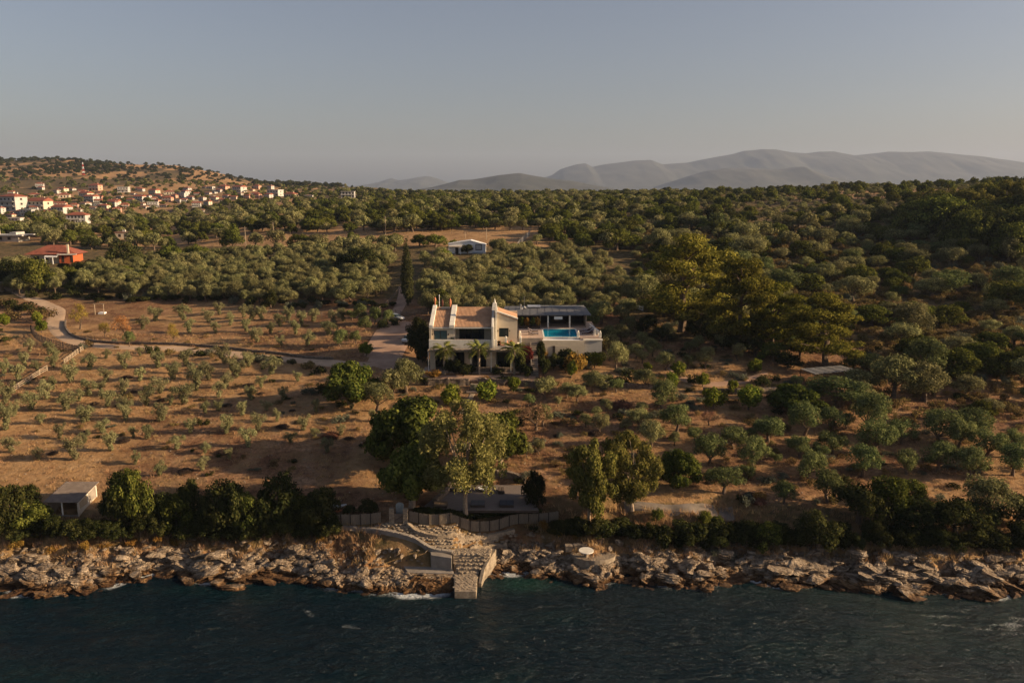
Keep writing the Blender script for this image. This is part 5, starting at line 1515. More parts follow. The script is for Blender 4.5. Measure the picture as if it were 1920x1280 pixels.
for i in range(3):
    a_, b_ = pr_[i], pr_[i+1]; nn = Vector((.35, -.12, 0)); z0_ = -jt.location.z
    mb.add([(a_.x, a_.y, -2), (a_.x + .35, a_.y - .12, -2), (b_.x + .35, b_.y - .12, -2), (b_.x, b_.y, -2), (a_.x, a_.y, zt_[i] + z0_), (a_.x + .35, a_.y - .12, zt_[i] + z0_), (b_.x + .35, b_.y - .12, zt_[i+1] + z0_), (b_.x, b_.y, zt_[i+1] + z0_)],
      [(0,3,2,1), (4,5,6,7), (0,1,5,4), (1,2,6,5), (2,3,7,6), (3,0,4,7)])
mb.build('side_parapet', M['jetty_front'], jt)
rng_p = np.random.default_rng(31)
def pave(root_label, region_uv, name, zfun, cell=.42, size=.24, lift=.02, mat_=None):
    G = [zfun(u, v) for u, v in region_uv]; poly = [(g.x, g.y) for g in G]
    xs = [p[0] for p in poly]; ys = [p[1] for p in poly]
    mb = MB(); y = min(ys); r_ = 0
    while y < max(ys):
        x = min(xs) + (r_ % 2) * cell * .5
        while x < max(xs):
            cx, cy = x + rng_p.normal() * .05, y + rng_p.normal() * .04
            if inpoly(np.array([cx]), np.array([cy]), poly)[0]:
                yield (cx, cy, size * rng_p.uniform(.75, 1.12))
            x += cell
        y += cell * .8; r_ += 1
def paving(name, label, region_uv, zfun, zsurf, parent=None, cell=.42, mat_=None, kind='stuff', thick=.09):
    mb = MB()
    for cx, cy, s in pave(None, region_uv, name, zfun, cell, cell * .60):
        n = int(rng_p.integers(5, 7)); a0 = rng_p.uniform(0, 6)
        z = zsurf(cx, cy) + rng_p.uniform(-.02, .035)
        org = parent.location if parent else Vector((0, 0, 0))
        poly = [(cx - org.x + s * rng_p.uniform(.85, 1.1) * math.cos(a0 + 6.283 * k / n), cy - org.y + s * rng_p.uniform(.85, 1.1) * .9 * math.sin(a0 + 6.283 * k / n)) for k in range(n)]
        top = [(cx - org.x + (p[0] - cx + org.x) * .9, cy - org.y + (p[1] - cy + org.y) * .9) for p in poly]
        b = len(mb.V)
        mb.V += [(p[0], p[1], z - thick - org.z) for p in poly] + [(p[0], p[1], z - org.z) for p in poly] + [(p[0], p[1], z + .025 - org.z) for p in top]
        mb.Fc += [(b+i, b+(i+1)%n, b+n+(i+1)%n, b+n+i) for i in range(n)] + [(b+n+i, b+n+(i+1)%n, b+2*n+(i+1)%n, b+2*n+i) for i in range(n)] + [tuple(b+2*n+i for i in range(n))]
    o = mb.build(name, mat_ or M['stone'], parent); tag(o, label, kind=kind)
    return o
paving('paving_stone', None, [(851,1071),(895,1071),(892,1106),(853,1106)], lambda u, v: atz(u, v, .85), lambda x, y: .87, parent=jt)
for (v_, a_, b_), z_ in zip(stv, zst):
    paving('step_stones', None, [(a_, v_), (b_, v_), (b_ + 3, v_ - 11), (a_ - 2, v_ - 11)], lambda u, v: atz(u, v, z_), lambda x, y: z_ + .03, parent=jt, cell=.36)
gzz = lambda x, y: gz(x, y) + .07
PAVE_ = [(640,992),(700,984),(735,980),(768,981),(815,988),(869,998),(897,1000),(945,993),(962,1000),(966,1006),(925,1030),(925,1038),(850,1040),(808,1024),(770,1004),(700,996)]
patch('landing', PAVE_, pmat('landing_mortar', (.27,.215,.155), (.14,.105,.075), 1.6, .95, .3, 8, world_pos=True), lift=.03)
paving('stone_paving', 'irregular pale stone paving climbing from the jetty to the gate', [(640,992),(700,984),(735,980),(768,981),(815,988),(869,998),(897,1000),(945,993),(962,1000),(966,1006),(925,1030),(925,1038),(850,1040),(808,1024),(770,1004),(700,996)], ground, gzz, cell=.46, mat_=M['stone'])
# retaining walls and ledges
def run_wall(name, label, px, h, th, mat_, cat='wall', down=1.0, zoff=0.0, lump=.06, cell=.5, zf_=None, group=None):
    G = [ground(u, v) for u, v in px]
    L_ = smooth_line(G, cell)
    root = empty(name, Vector((L_[0].x, L_[0].y, gz(L_[0].x, L_[0].y))), 0, label, cat, group)
    V = []; r_ = np.random.default_rng(int(px[0][0]))
    for i, p in enumerate(L_):
        d = (L_[min(i+1, len(L_)-1)] - L_[max(i-1, 0)]).normalized(); nn = Vector((-d.y, d.x, 0)) * th / 2
        z = gz(p.x, p.y) + zoff; hh = h * (1 + r_.uniform(-lump, lump) * 2)
        for s_, zz in ((-1, z - down), (-1, z + hh * .5), (-1, z + hh), (1, z + hh), (1, z + hh * .5), (1, z - down)):
            q_ = p + nn * s_ * (1 + r_.uniform(-lump, lump) * 2)
            V.append((q_.x - root.location.x, q_.y - root.location.y, zz - root.location.z))
    n = 6; Fs = []
    for i in range(len(L_) - 1):
        for k in range(5): Fs.append((i*n+k, i*n+k+1, (i+1)*n+k+1, (i+1)*n+k))
    Fs += [tuple(range(n))[::-1], tuple((len(L_)-1)*n + k for k in range(n))]
    mb = MB(); mb.V = V; mb.Fc = Fs
    mb.build('wall_body', mat_, root)
    # coping or top stones
    mb = MB()
    for i in range(0, len(L_) - 1):
        a, b = L_[i], L_[i+1]; 
        za, zb = gz(a.x, a.y) + zoff + h, gz(b.x, b.y) + zoff + h
        A_ = Vector((a.x, a.y, za)) - root.location; B_ = Vector((b.x, b.y, zb)) - root.location
        B_ = A_.lerp(B_, r_.uniform(.82, .97))
        mb.bar(A_, B_, th * r_.uniform(.85, 1.15), r_.uniform(.10, .2))
    c = mb.build('coping_stones', mat_, root, bevel=.02); tag(c, kind='stuff')
    return root
run_wall('retaining_wall', 'grey rendered retaining wall of the ramp left of the jetty steps', [(688,994),(740,1002),(775,1012),(806,1030),(828,1036),(850,1042)], .35, .55, M['concrete'], down=1.6)
run_wall('retaining_wall', 'lower stone wall at the left end of the landing', [(640,990),(680,993),(715,1000)], .3, .5, M['concrete_dark'], down=1.2)
run_wall('retaining_wall', 'curved rubble wall below the reed fence on the landing', [(765,984),(790,1000),(830,1006),(880,1010),(930,1003),(965,995)], .25, .5, M['stone'], down=.8)
run_wall('retaining_wall', 'row of pale blocks right of the jetty landing', [(880,1032),(905,1027),(925,1022),(950,1020)], .45, .6, M['stone'], down=.8)
lg = empty('ledge', atz(800, 1066, .9), 0, 'low concrete bathing ledge at the water left of the jetty', 'ledge')
slab(lg, 'ledge_top', [(756,1060),(850,1056),(850,1074),(764,1072)], 1.0, -2, M['concrete'], .05)
slab(lg, 'ledge_base', [(740,1068),(756,1062),(764,1073),(849,1076),(849,1084),(745,1082)], .55, -2, M['jetty_front'], .05)
bw = empty('retaining_wall', atz(828, 1050, 1.4), 0, 'square grey retaining block beside the jetty steps', 'wall')
slab(bw, 'wall_body', [(806,1029),(847,1040),(847,1046),(808,1040)], 2.6, -1, M['concrete'], .04)
# round sea terrace with table and bench
rt = empty('sea_terrace', ground(1108, 1045), 0, 'small rounded pebble paved terrace on the rocks right of the jetty', 'terrace')
c_ = atz(1112, 1036, 1.9)
poly = [(c_.x + 2.75 * math.cos(t), c_.y + 2.1 * math.sin(t)) for t in [math.pi + math.pi * k / 14 for k in range(15)]]
MB().prism([(p[0] - rt.location.x, p[1] - rt.location.y) for p in poly], -1.5 - rt.location.z, 1.9 - rt.location.z).build('terrace_base', M['jetty_front'], rt)
_rtpoly = poly
mbp = MB()
for i in range(420):
    x = rg.uniform(-2.7, 2.7); y = rg.uniform(-2.1, 0)
    if (x / 2.65) ** 2 + (y / 2.0) ** 2 > 1: continue
    s = rg.uniform(.07, .13); a0 = rg.uniform(0, 6)
    pp = [(c_.x - rt.location.x + x + s * math.cos(a0 + k * 1.2566), c_.y - rt.location.y + y + s * math.sin(a0 + k * 1.2566)) for k in range(5)]
    mbp.prism(pp, 1.88 - rt.location.z, 1.9 + rg.uniform(.01, .035) - rt.location.z)
tag(mbp.build('pebble_paving', M['stone'], rt), kind='stuff')
tb = empty('stone_table', Vector((atz(1099, 1043, 1.93).x, atz(1099, 1043, 1.93).y, 1.93)), 0, 'pale round stone table on a thick pedestal on the rounded terrace', 'table')
MB().cyl((0, 0), .9, .72, .82, 20).build('tabletop', M['white_trim'], tb, bevel=.015)
MB().cyl((0, 0), .25, 0, .72, 10, .3).build('pedestal', M['stone'], tb)
p = ground(1090, 1028)
sb = empty('stone_bench', p, .05, 'long rough bench of stacked pale slabs behind the stone table', 'bench')
for k in range(4):
    x0 = -2.0 + k * 1.0; MB().box(x0, x0 + .96, -.3, .3, .42 + .04 * (k % 2), .58 + .04 * (k % 2)).build('slab', M['stone'], sb, bevel=.03)
    MB().box(x0 + .05, x0 + .9, -.25, .25, -.3, .415).build('block', M['stone'], sb, bevel=.04)
for (u, v, s, l) in [(1144,1030,.85,'tall pale upright boulder right of the stone bench'),(1160,1022,.7,'grey upright boulder behind the tall pale one'),(1250,1024,.5,'pale angular stone block alone on the grassy bank'),(1176,1045,.4,'white square stone right of the rounded terrace'),(1125,1018,.7,'dark boulder at the right end of the stone bench'),(745,1036,.9,'tilted rectangular block lying in the hollow left of the ramp')]:
    o = obj('boulder', RK[int(rg.integers(0, 12))], None, ground(u, v) + Vector((0, 0, .2)), (.3, .5, rg.uniform(0, 3)), (s * .8, s * .6, s * 1.3)); tag(o, l, 'boulder')

# ------------------------------------------------------------------ reed fence with gate
def reed_panel(w, h, seed):
    r_ = np.random.default_rng(seed); mb = MB(); n = int(w / .055)
    for i in range(n):
        x = (i + .5) * w / n; hh = h * r_.uniform(.95, 1.03); rr_ = w / n * .48; y = r_.uniform(-.012, .012)
        mb.add([(x - rr_, y, 0), (x, y - rr_, 0), (x + rr_, y, 0), (x - rr_, y, hh), (x, y - rr_, hh), (x + rr_, y, hh)], [(0,1,4,3), (1,2,5,4), (2,0,3,5), (3,4,5)])
    return mb
FB = [(606,984),(647,983),(679,983),(729,977)]
FB2 = [(767,977),(813,984),(869,994),(895,996),(942,990),(994,981),(1047,977),(1060,977)]
def reed_fence(px, label, h=1.35):
    L_ = smooth_line([ground(u, v) for u, v in px], .1)
    root = empty('reed_fence', Vector((L_[0].x, L_[0].y, gz(L_[0].x, L_[0].y))), 0, label, 'fence')
    acc = 0; start = L_[0]; i0 = 0; pts = [L_[0]]
    for a in L_[1:]:
        if (a - pts[-1]).length >= 1.22: pts.append(a)
    for i in range(len(pts) - 1):
        a, b = pts[i], pts[i+1]; za = gz(a.x, a.y); zb = gz(b.x, b.y)
        w = (b - a).length; ang = math.atan2(b.y - a.y, b.x - a.x)
        me = reed_panel(w, h, i).mesh('panel', M['reed'])
        for v_ in me.vertices: v_.co.z += (zb - za) * v_.co.x / w
        obj('panel', me, root, (a.x - root.location.x, a.y - root.location.y, za - root.location.z + .03), (0, 0, ang))
        po = MB().box(-.05, .05, -.13, -.03, -.3, h + .08).mesh('post', M['wood_dark'])
        obj('post', po, root, (a.x - root.location.x, a.y - root.location.y, za - root.location.z), (0, 0, ang))
    return root
reed_fence(FB, 'grey reed screen fence left of the stone gate pillars')
reed_fence(FB2, 'long curved reed screen fence right of the stone gate pillars')
for (u, l) in ((735, 'left square stone gate pillar of the seaside gate'), (761, 'right square stone gate pillar of the seaside gate')):
    p = ground(u, 979); pr_ = empty('gate_pillar', p, 0, l, 'pillar')
    r_ = random.Random(u)
    z = -.3
    while z < 1.75:
        h_ = r_.uniform(.16, .26); xs_ = [-.3, r_.uniform(-.1, .12), .3]
        for a, b in zip(xs_, xs_[1:]):
            j = r_.uniform(-.02, .03)
            MB().box(a + .008, b - .008, -.3 - j, .3 + j, z, z + h_ - .015).build('stone', M['stone'], pr_, bevel=.02)
        z += h_
p = ground(748, 979)
gt = empty('wooden_gate', p, 0, 'grey board gate leaf between the two stone pillars', 'gate')
for k in range(6): MB().box(-.56 + k * .19, -.385 + k * .19, -.03, .03, .05, 1.15).build('board', M['wood'], gt)
MB().bar((-.55, -.05, .25), (.57, -.05, .95), .09, .03).build('brace', M['wood_dark'], gt)
p = ground(750, 968)
ag = empty('arched_panel', p, 0, 'blue grey arched board panel standing behind the seaside gate', 'panel')
MB().yprism([(-.5, 0), (.5, 0), (.5, 1.5)] + [(.5 * math.cos(t), 1.5 + .38 * math.sin(t)) for t in [math.pi * k / 8 for k in range(1, 8)]] + [(-.5, 1.5)], -.04, .04).build('panel_body', pmat('blue_grey_wood', (.28,.30,.30), (.18,.2,.2), 3, .8), ag)

# ------------------------------------------------------------------ seaside deck
DZ = 5.48
dk = empty('deck', atz(895, 930, DZ), 0, 'grey wooden deck by the sea behind the curved reed fence', 'deck')
pA, pB, pC, pD = atz(786, 956, DZ), atz(1010, 956, DZ), atz(985, 908, DZ), atz(846, 908, DZ)
y0, y1 = pA.y, pD.y; nb = int((y1 - y0) / .24); mb = MB()
for k in range(nb):
    ya = y0 + k * .24; t = (ya - y0) / (y1 - y0)
    xl = pA.x + (pD.x - pA.x) * t; xr = pB.x + (pC.x - pB.x) * t; x = xl
    while x < xr:
        x2 = min(xr, x + rg.uniform(2.2, 3.8))
        mb.box(x - dk.location.x, x2 - .012 - dk.location.x, ya - dk.location.y, ya + .225 - dk.location.y, -.05, rg.uniform(-.004, .006)); x = x2
tag(mb.build('deck_boards', M['wood_grey'], dk), kind='stuff')
MB().prism([(p_.x - dk.location.x, p_.y - dk.location.y) for p_ in (pA, pB, pC, pD)], -.35, -.06).build('deck_frame', M['wood_dark'], dk)
for i, (u, v) in enumerate([(872, 921), (907, 920)]):
    p = atz(u, v, DZ + .01)
    t_ = empty('round_table', p, 0, ['round white topped low table partly behind the eucalyptus trunk', 'round white topped low table in the middle of the deck'][i], 'table', 'round white tables on the deck')
    MB().cyl((0, 0), .78, .40, .46, 24).build('tabletop', M['white_paint'], t_, bevel=.012)
    MB().cyl((0, 0), .55, 0, .40, 14, .66).build('base', M['wood_dark'], t_)
def daybed(u, v, w, d, c, label, back=False):
    p = atz(u, v, DZ + .01); e = empty('daybed', p, 0, label, 'daybed', 'daybeds on the deck')
    MB().box(-w/2, w/2, -d/2, d/2, .06, .30).build('base', M['wood_dark'], e, bevel=.01)
    cm = pmat('cushion_' + str(u), c, tuple(x * .8 for x in c), 2, .95)
    MB().box(-w/2 + .03, -.01, -d/2 + .03, d/2 - .03, .302, .44).build('cushion', cm, e, bevel=.04)
    MB().box(.01, w/2 - .03, -d/2 + .03, d/2 - .03, .302, .44).build('cushion', cm, e, bevel=.04)
    for sx_ in (-1, 1):
        for sy_ in (-1, 1): MB().box(sx_*w/2 - sx_*.1 - .03, sx_*w/2 - sx_*.1 + .03, sy_*d/2 - sy_*.1 - .03, sy_*d/2 - sy_*.1 + .03, 0, .06).build('leg', M['wood_dark'], e)
    if back: MB().box(-w/2, w/2, d/2, d/2 + .12, .06, .8).build('backrest', M['wood_dark'], e, bevel=.02)
daybed(826, 949, 1.75, 1.5, (.16, .115, .075), 'brown square daybed at the front left of the deck')
daybed(896, 947, 1.8, 1.5, (.10, .10, .11), 'grey square daybed right of the eucalyptus trunk')
daybed(950, 947, 1.8, 1.5, (.055, .06, .075), 'dark slate square daybed at the front right of the deck')
daybed(940, 922, .9, 1.6, (.10, .075, .06), 'narrow brown lounger standing behind the right daybed')
daybed(846, 920, 1.5, .8, (.03, .028, .025), 'dark sofa at the back left of the deck', True)
run_wall('garden_wall', 'dry stone wall curving round the back of the deck', [(815,946),(838,925),(856,906),(880,897),(915,893),(955,894),(985,905)], .75, .55, M['stone_dark'], down=.5, lump=.12, cell=.4)
# kayaks by the thicket
def kayak(u, v, L_, w, mat_, label, rz):
    p = ground(u, v); e = empty('kayak', p, rz, label, 'kayak')
    V = []; n = 17; m = 10
    for i in range(n):
        t = i / (n - 1); x = (t - .5) * L_; ww = w * math.sin(math.pi * min(max(t, .02), .98)) ** .6 / 2; lift = .14 * (2 * t - 1) ** 4
        for k in range(m):
            a = 2 * math.pi * k / m; V.append((x, ww * math.cos(a), .2 + lift + .17 * math.sin(a) * (1 if math.sin(a) > 0 else 1.1)))
    mb = MB(); mb.V = V; mb.Fc = [(i*m+k, i*m+(k+1)%m, (i+1)*m+(k+1)%m, (i+1)*m+k) for i in range(n-1) for k in range(m)] + [tuple(range(m))[::-1], tuple((n-1)*m+k for k in range(m))]
    mb.build('hull', mat_, e, smooth=True)
    MB().tube([(.45 * math.cos(a), .15 * math.sin(a), .385) for a in [math.pi * 2 * k / 12 for k in range(13)]], .03, 5).build('cockpit_rim', M['rubber'], e)
kayak(627, 951, 3.1, .62, M['white_paint'], 'white kayak lying at the edge of the shore thicket', .03)
kayak(622, 961, 3.0, .6, pmat('orange_hull', (.42, .13, .04), (.36, .1, .03), 1, .5), 'orange kayak lying in front of the white one', .0)
kayak(660, 956, 2.2, .55, pmat('faded_orange_hull', (.42, .22, .13), (.34, .16, .1), 1, .6), 'faded orange kayak half hidden behind a bush', .35)

# ------------------------------------------------------------------ shore hut
p = ground(148.5, 969)
hut = empty('shore_hut', p, 0, 'small concrete hut with sloping fibre roof and open front above the left shore', 'hut')
W, D_, hf, hbk = 3.75, 4.6, 2.15, 2.75
MB().yprism([(-.12, -.5), (0, -.5), (0, hf - .1), (-.12, hf - .1)], 0, .12).build('pier', M['cream'], hut)
MB().xprism([(.12, -.5), (D_, -.5), (D_, .9), (.12, .9)], -.12, 0).build('side_wall', M['cream'], hut)
MB().xprism([(.12, hf - .38), (D_, hbk - .32), (D_, hbk - .02), (.12, hf - .08)], -.12, 0).build('lintel', M['white_trim'], hut)
for (a, b) in ((.12, .3), (2.3, 2.5), (D_ - .2, D_)):
    MB().box(-.12, 0, a, b, .903, hf - .36 + .6 * (a / D_) - .01).build('mullion', M['white_trim'], hut)
MB().xprism([(.31, .91), (2.29, .91), (2.29, hf - .16), (.31, hf - .36)], -.09, -.05).build('shutter', pmat('sand_shutter', (.42,.33,.22), (.36,.28,.18), 2, .8), hut)
MB().xprism([(2.51, .91), (D_ - .21, .91), (D_ - .21, hbk - .37), (2.51, hf - .1)], -.09, -.05).build('shutter', M['concrete'], hut)
MB().box(-W, -.12, D_ - .12, D_, -.5, hbk - .05).build('back_wall', M['concrete_dark'], hut)
MB().xprism([(0, -.5), (D_ - .13, -.5), (D_ - .13, hbk - .1), (0, hf - .1)], -W, -W + .12).build('side_wall', M['concrete_dark'], hut)
MB().box(-W + .13, -.13, -.02, .1, -.5, .25).build('front_sill', M['concrete'], hut)
MB().box(-2.1, -1.95, .0, .12, .26, hf - .08).build('post', M['white_trim'], hut)
MB().box(-W + .13, -.13, .1, D_ - .13, -.4, .02).build('floor', M['concrete_dark'], hut)
mb = MB(); nn_ = 26
for k in range(nn_):
    xa = -W - .35 + k * (W + .6) / nn_; xb = xa + (W + .6) / nn_; h_ = .05 if k % 2 else 0
    mb.add([(xa, -.35, hf - .02), (xb, -.35, hf - .02 + .05), (xb, D_ + .3, hbk + .09), (xa, D_ + .3, hbk + .04), (xa, -.35, hf - .1), (xb, -.35, hf - .1), (xb, D_ + .3, hbk - .03), (xa, D_ + .3, hbk - .03)],
      [(0,1,2,3), (4,7,6,5), (0,4,5,1), (2,6,7,3), (1,5,6,2), (3,7,4,0)])
mb.build('roof', pmat('fibre_roof', (.22,.18,.155), (.15,.12,.10), 1.4, .95, .2, 8), hut)

# ------------------------------------------------------------------ wooden fences, gates, poles
def rail_fence(name, px, label, h=1.1, rails=3, gap=2.0, mat_=None, r=.05, messy=0.05, group=None):
    mat_ = mat_ or M['wood_pale']
    L_ = smooth_line([ground(u, v) for u, v in px], .1); pts = [L_[0]]
    for a in L_:
        if (a - pts[-1]).length >= gap: pts.append(a)
    root = empty(name, Vector((pts[0].x, pts[0].y, gz(pts[0].x, pts[0].y))), 0, label, 'fence', group)
    rr_ = random.Random(px[0][0]); g3 = [Vector((a.x, a.y, gz(a.x, a.y))) - root.location for a in pts]
    for i, a in enumerate(g3):
        MB().tube([a + Vector((0, 0, -.3)), a + Vector((rr_.uniform(-messy, messy), 0, h + .1))], r * 1.15, 6).build('post', mat_, root)
        if i + 1 < len(g3):
            b = g3[i + 1]
            for k in range(rails):
                z = h * (k + .75) / rails
                MB().tube([a + Vector((0, -.07, z + rr_.uniform(-messy, messy))), b + Vector((0, -.07, z + rr_.uniform(-messy, messy)))], [r, r * .85], 5).build('rail', mat_, root)
    return root
rail_fence('rail_fence', [(22,737),(45,722),(70,706),(98,690)], 'pale three rail fence sloping up at the left edge of the orchard', 1.0, 3, 2.4, r=.07)
rail_fence('rail_fence', [(121,683),(140,668),(157,656)], 'pale rail fence ending at the dark stick fence near the road bend', 1.0, 3, 1.6, r=.07)
rail_fence('stick_fence', [(58,622),(66,634),(85,645),(110,653),(152,663)], 'dark stick fence following the outside of the road bend', 1.5, 4, .5, M['wood_dark'], .06, .12)
rail_fence('rail_fence', [(505,586),(560,591),(610,594),(660,593),(700,588),(725,572),(748,546)], 'grey rail fence along the foot of the olive grove up to the cypress', 1.0, 2, 2.6, M['wood'], .06)
rail_fence('rail_fence', [(742,588),(760,592),(790,594)], 'grey rail fence behind the silver car', .9, 2, 2.2, M['wood'], .05)
rail_fence('rail_fence', [(443,559),(462,551),(476,548)], 'short rail fence at the edge of the grove above the orchard', .9, 2, 2.0, M['wood'], .06)
rail_fence('mesh_fence', [(970,466),(975,459),(982,452),(990,445),(993,440)], 'pale mesh fence climbing the dry field right of the white prefab', 1.8, 5, .9, M['metal'], .03, .01)
rail_fence('field_fence', [(205,436),(300,438),(400,440),(470,440),(560,441),(700,439),(860,438),(960,437)], 'thin wire fence with wooden stakes along the back of the dry field', 1.2, 1, 6.0, M['wood'], .05)
run_wall('low_stone_wall', 'low dark kerb wall along the inner side of the dirt road', [(123,602),(124,618),(140,632),(180,641),(240,645),(320,646),(400,651),(470,659),(540,666),(625,674)], .4, .35, M['stone_dark'], down=.4, lump=.15, cell=.6)
run_wall('terrace_wall', 'dry stone terrace wall directly below the villa arcade', [(842,697),(900,697),(960,697),(997,697)], .75, .5, M['stone_dark'], down=.6, lump=.1, cell=.45)
run_wall('planter_wall', 'thin pale garden wall at the foot of the villa palms', [(816,687),(870,687),(940,686),(998,686)], .35, .3, M['concrete_dark'], down=.4, cell=.8)
run_wall('terrace_wall', 'lower dry stone terrace wall left of the garden steps', [(800,722),(840,722),(880,722)], 1.1, .6, M['stone_dark'], down=.6, lump=.12, cell=.45)
run_wall('terrace_wall', 'lower dry stone terrace wall right of the garden steps', [(897,720),(940,722),(990,724),(1012,726)], 1.0, .6, M['stone_dark'], down=.6, lump=.12, cell=.45)
run_wall('terrace_wall', 'dark dry stone terrace wall on the slope right of the villa', [(1128,722),(1170,726),(1210,728),(1250,728)], .7, .6, M['stone_dark'], down=.6, lump=.15, cell=.5)
run_wall('terrace_wall', 'dark dry stone wall behind the pair of citrus trees', [(1318,735),(1360,738),(1405,738),(1470,735)], .8, .6, M['stone_dark'], down=.6, lump=.15, cell=.5)
gs = empty('garden_steps', ground(889, 733), 0, 'flight of stone garden steps through the lower terrace wall', 'steps')
for k in range(5): MB().box(-.75, .75, k * .34, k * .34 + .4, -.4, .1 + k * .2).build('step', M['stone'], gs, bevel=.02)
MB().box(-1.3, 1.3, -1.2, -.02, -.3, .12).build('landing', M['wood'], gs)
ps = empty('pool_stairs', ground(1004, 706), 0, 'long straight stone stairs between the red bush and the pool terrace', 'stairs')
n_s = 16
for k in range(n_s):
    MB().box(-.55, .55, k * .62, k * .62 + .66, -.6, .14 + k * .27).build('step', M['concrete_dark'], ps, bevel=.015)
MB().xprism([(0, -.6), (9.8, -.6), (9.8, 4.6), (0, .5)], -.75, -.57).build('side_wall', M['concrete_dark'], ps)
# entrance gate, upper left
for (u, v, l) in [(3, 547, 'left stone pillar of the entrance gate at the left edge'), (41, 545, 'right stone pillar of the entrance gate')]:
    e = empty('gate_pillar', ground(u, v), 0, l, 'pillar')
    MB().box(-.5, .5, -.5, .5, -.3, 2.6).build('shaft', M['stone'], e, bevel=.05)
    MB().box(-.6, .6, -.6, .6, 2.603, 2.8).build('cap', M['stone'], e, bevel=.03)
e = empty('entrance_gate', ground(20, 536), 0, 'dark metal entrance gate at the head of the dirt road', 'gate')
for k in range(16): MB().box(-2.6 + k * .34, -2.52 + k * .34, -.03, .03, .05, 1.9).build('bar', M['frame_dark'], e)
for z in (.15, 1.75): MB().box(-2.65, 2.7, .032, .08, z, z + .1).build('rail', M['frame_dark'], e)
e = empty('gate_wall', ground(33, 536), 0, 'orange lit wall piece just inside the entrance gate', 'wall')
MB().box(-.6, .6, -.2, .2, -.3, 2.2).build('wall_body', M['cream'], e)
# swing frame
p = ground(187, 590)
e = empty('swing_frame', p, 0, 'wooden goal shaped frame beside the large yellow green almond', 'frame')
for x in (-1.1, 1.1): MB().tube([(x, 0, -.2), (x, 0, 2.7)], .08, 6).build('post', M['wood_pale'], e)
MB().tube([(-1.35, 0, 2.7), (1.35, 0, 2.72)], .08, 6).build('beam', M['wood_pale'], e)
MB().box(-.7, .7, .6, 2.0, .0, .45).build('tank', M['white_paint'], e)
# poles
def pole(u, v, hpx, label, arm=True, th=.14):
    p = ground(u, v); h = hpx / ppm(p); e = empty('utility_pole', p, 0, label, 'pole')
    MB().tube([(0, 0, -.5), (0, 0, h)], [th, th * .7], 7).build('shaft', M['wood_pale'], e)
    if arm: MB().bar((-.8, 0, h - .5), (.8, 0, h - .5), .1).build('crossarm', M['wood'], e)
for a in [(723,440,34,'tall wooden pole near the right end of the dry field'),(461,461,36,'wooden pole right of the dark upright oak'),(513,441,24,'short pole in the middle of the dry field'),(252,452,26,'pole beside the small flat roofed house'),(126,452,30,'pole behind the orange red house'),
          (872,447,12,'thin stake pole behind the white prefab'),(912,449,22,'pole at the right corner of the white prefab'),(994,441,16,'pole at the top of the mesh fence')]: pole(*a)
# radio mast
p = ground(157, 329); h = 24 / ppm(p); e = empty('radio_mast', p, 0, 'red and white lattice radio mast on the left hill', 'mast')
M['mast_red'] = pmat('mast_red', (.45, .05, .04), (.4, .05, .04), 1)
for k in range(6):
    w0 = 1.3 * (1 - k / 7.5); w1 = 1.3 * (1 - (k + 1) / 7.5); mb = MB(); z0, z1 = h * k / 6, h * (k + 1) / 6
    cs = [(-1, -1), (1, -1), (1, 1), (-1, 1)]
    for j in range(4):
        a, b = cs[j], cs[(j + 1) % 4]
        mb.bar((a[0]*w0, a[1]*w0, z0), (a[0]*w1, a[1]*w1, z1), .28); mb.bar((a[0]*w0, a[1]*w0, z0), (b[0]*w1, b[1]*w1, z1), .15)
    mb.build('section', M['mast_red'] if k % 2 == 0 else M['white_paint'], e)
# metal shelter, right
p = ground(1512, 716)
e = empty('carport', p, 0, 'low shelter with a grey metal sheet roof below the umbrella shaped pine', 'shelter')
k_ = ppm(p)
z1 = 2.5
def shz(u, v, z): q_ = atz(u, v, p.z + z); return q_ - p
c1, c2, c3, c4 = shz(1500, 693, z1), shz(1530, 702, z1 - .2), shz(1610, 694, z1 - .1), shz(1578, 685.5, z1 + .1)
c = [shz(1501, 691, 2.6), shz(1528, 700.5, 2.5), shz(1611, 693.5, 2.5), shz(1577, 684.5, 2.6)]
nseg = 9
for s in range(nseg):
    a0, a1 = s / nseg, (s + 1) / nseg - .012
    A_ = c[0].lerp(c[3], a0); B_ = c[0].lerp(c[3], a1); C_ = c[1].lerp(c[2], a1); D2 = c[1].lerp(c[2], a0)
    dn = Vector((0, 0, -.07)); up_ = Vector((0, 0, .03 * (s % 2)))
    MB().add([A_+up_, B_+up_, C_+up_, D2+up_, A_+dn, B_+dn, C_+dn, D2+dn], [(0,1,2,3), (4,7,6,5), (0,4,5,1), (1,5,6,2), (2,6,7,3), (3,7,4,0)]).build('roof_sheet', M['slate' if s % 2 else 'metal'], e)
for q_ in c: 
    w_ = Vector((q_.x * .94, q_.y, 0)); g_ = gz(p.x + w_.x, p.y + w_.y) - p.z
    MB().tube([(w_.x, w_.y, g_ - .2), (w_.x, w_.y, q_.z - .08)], .07, 6).build('post', M['wood_dark'], e)
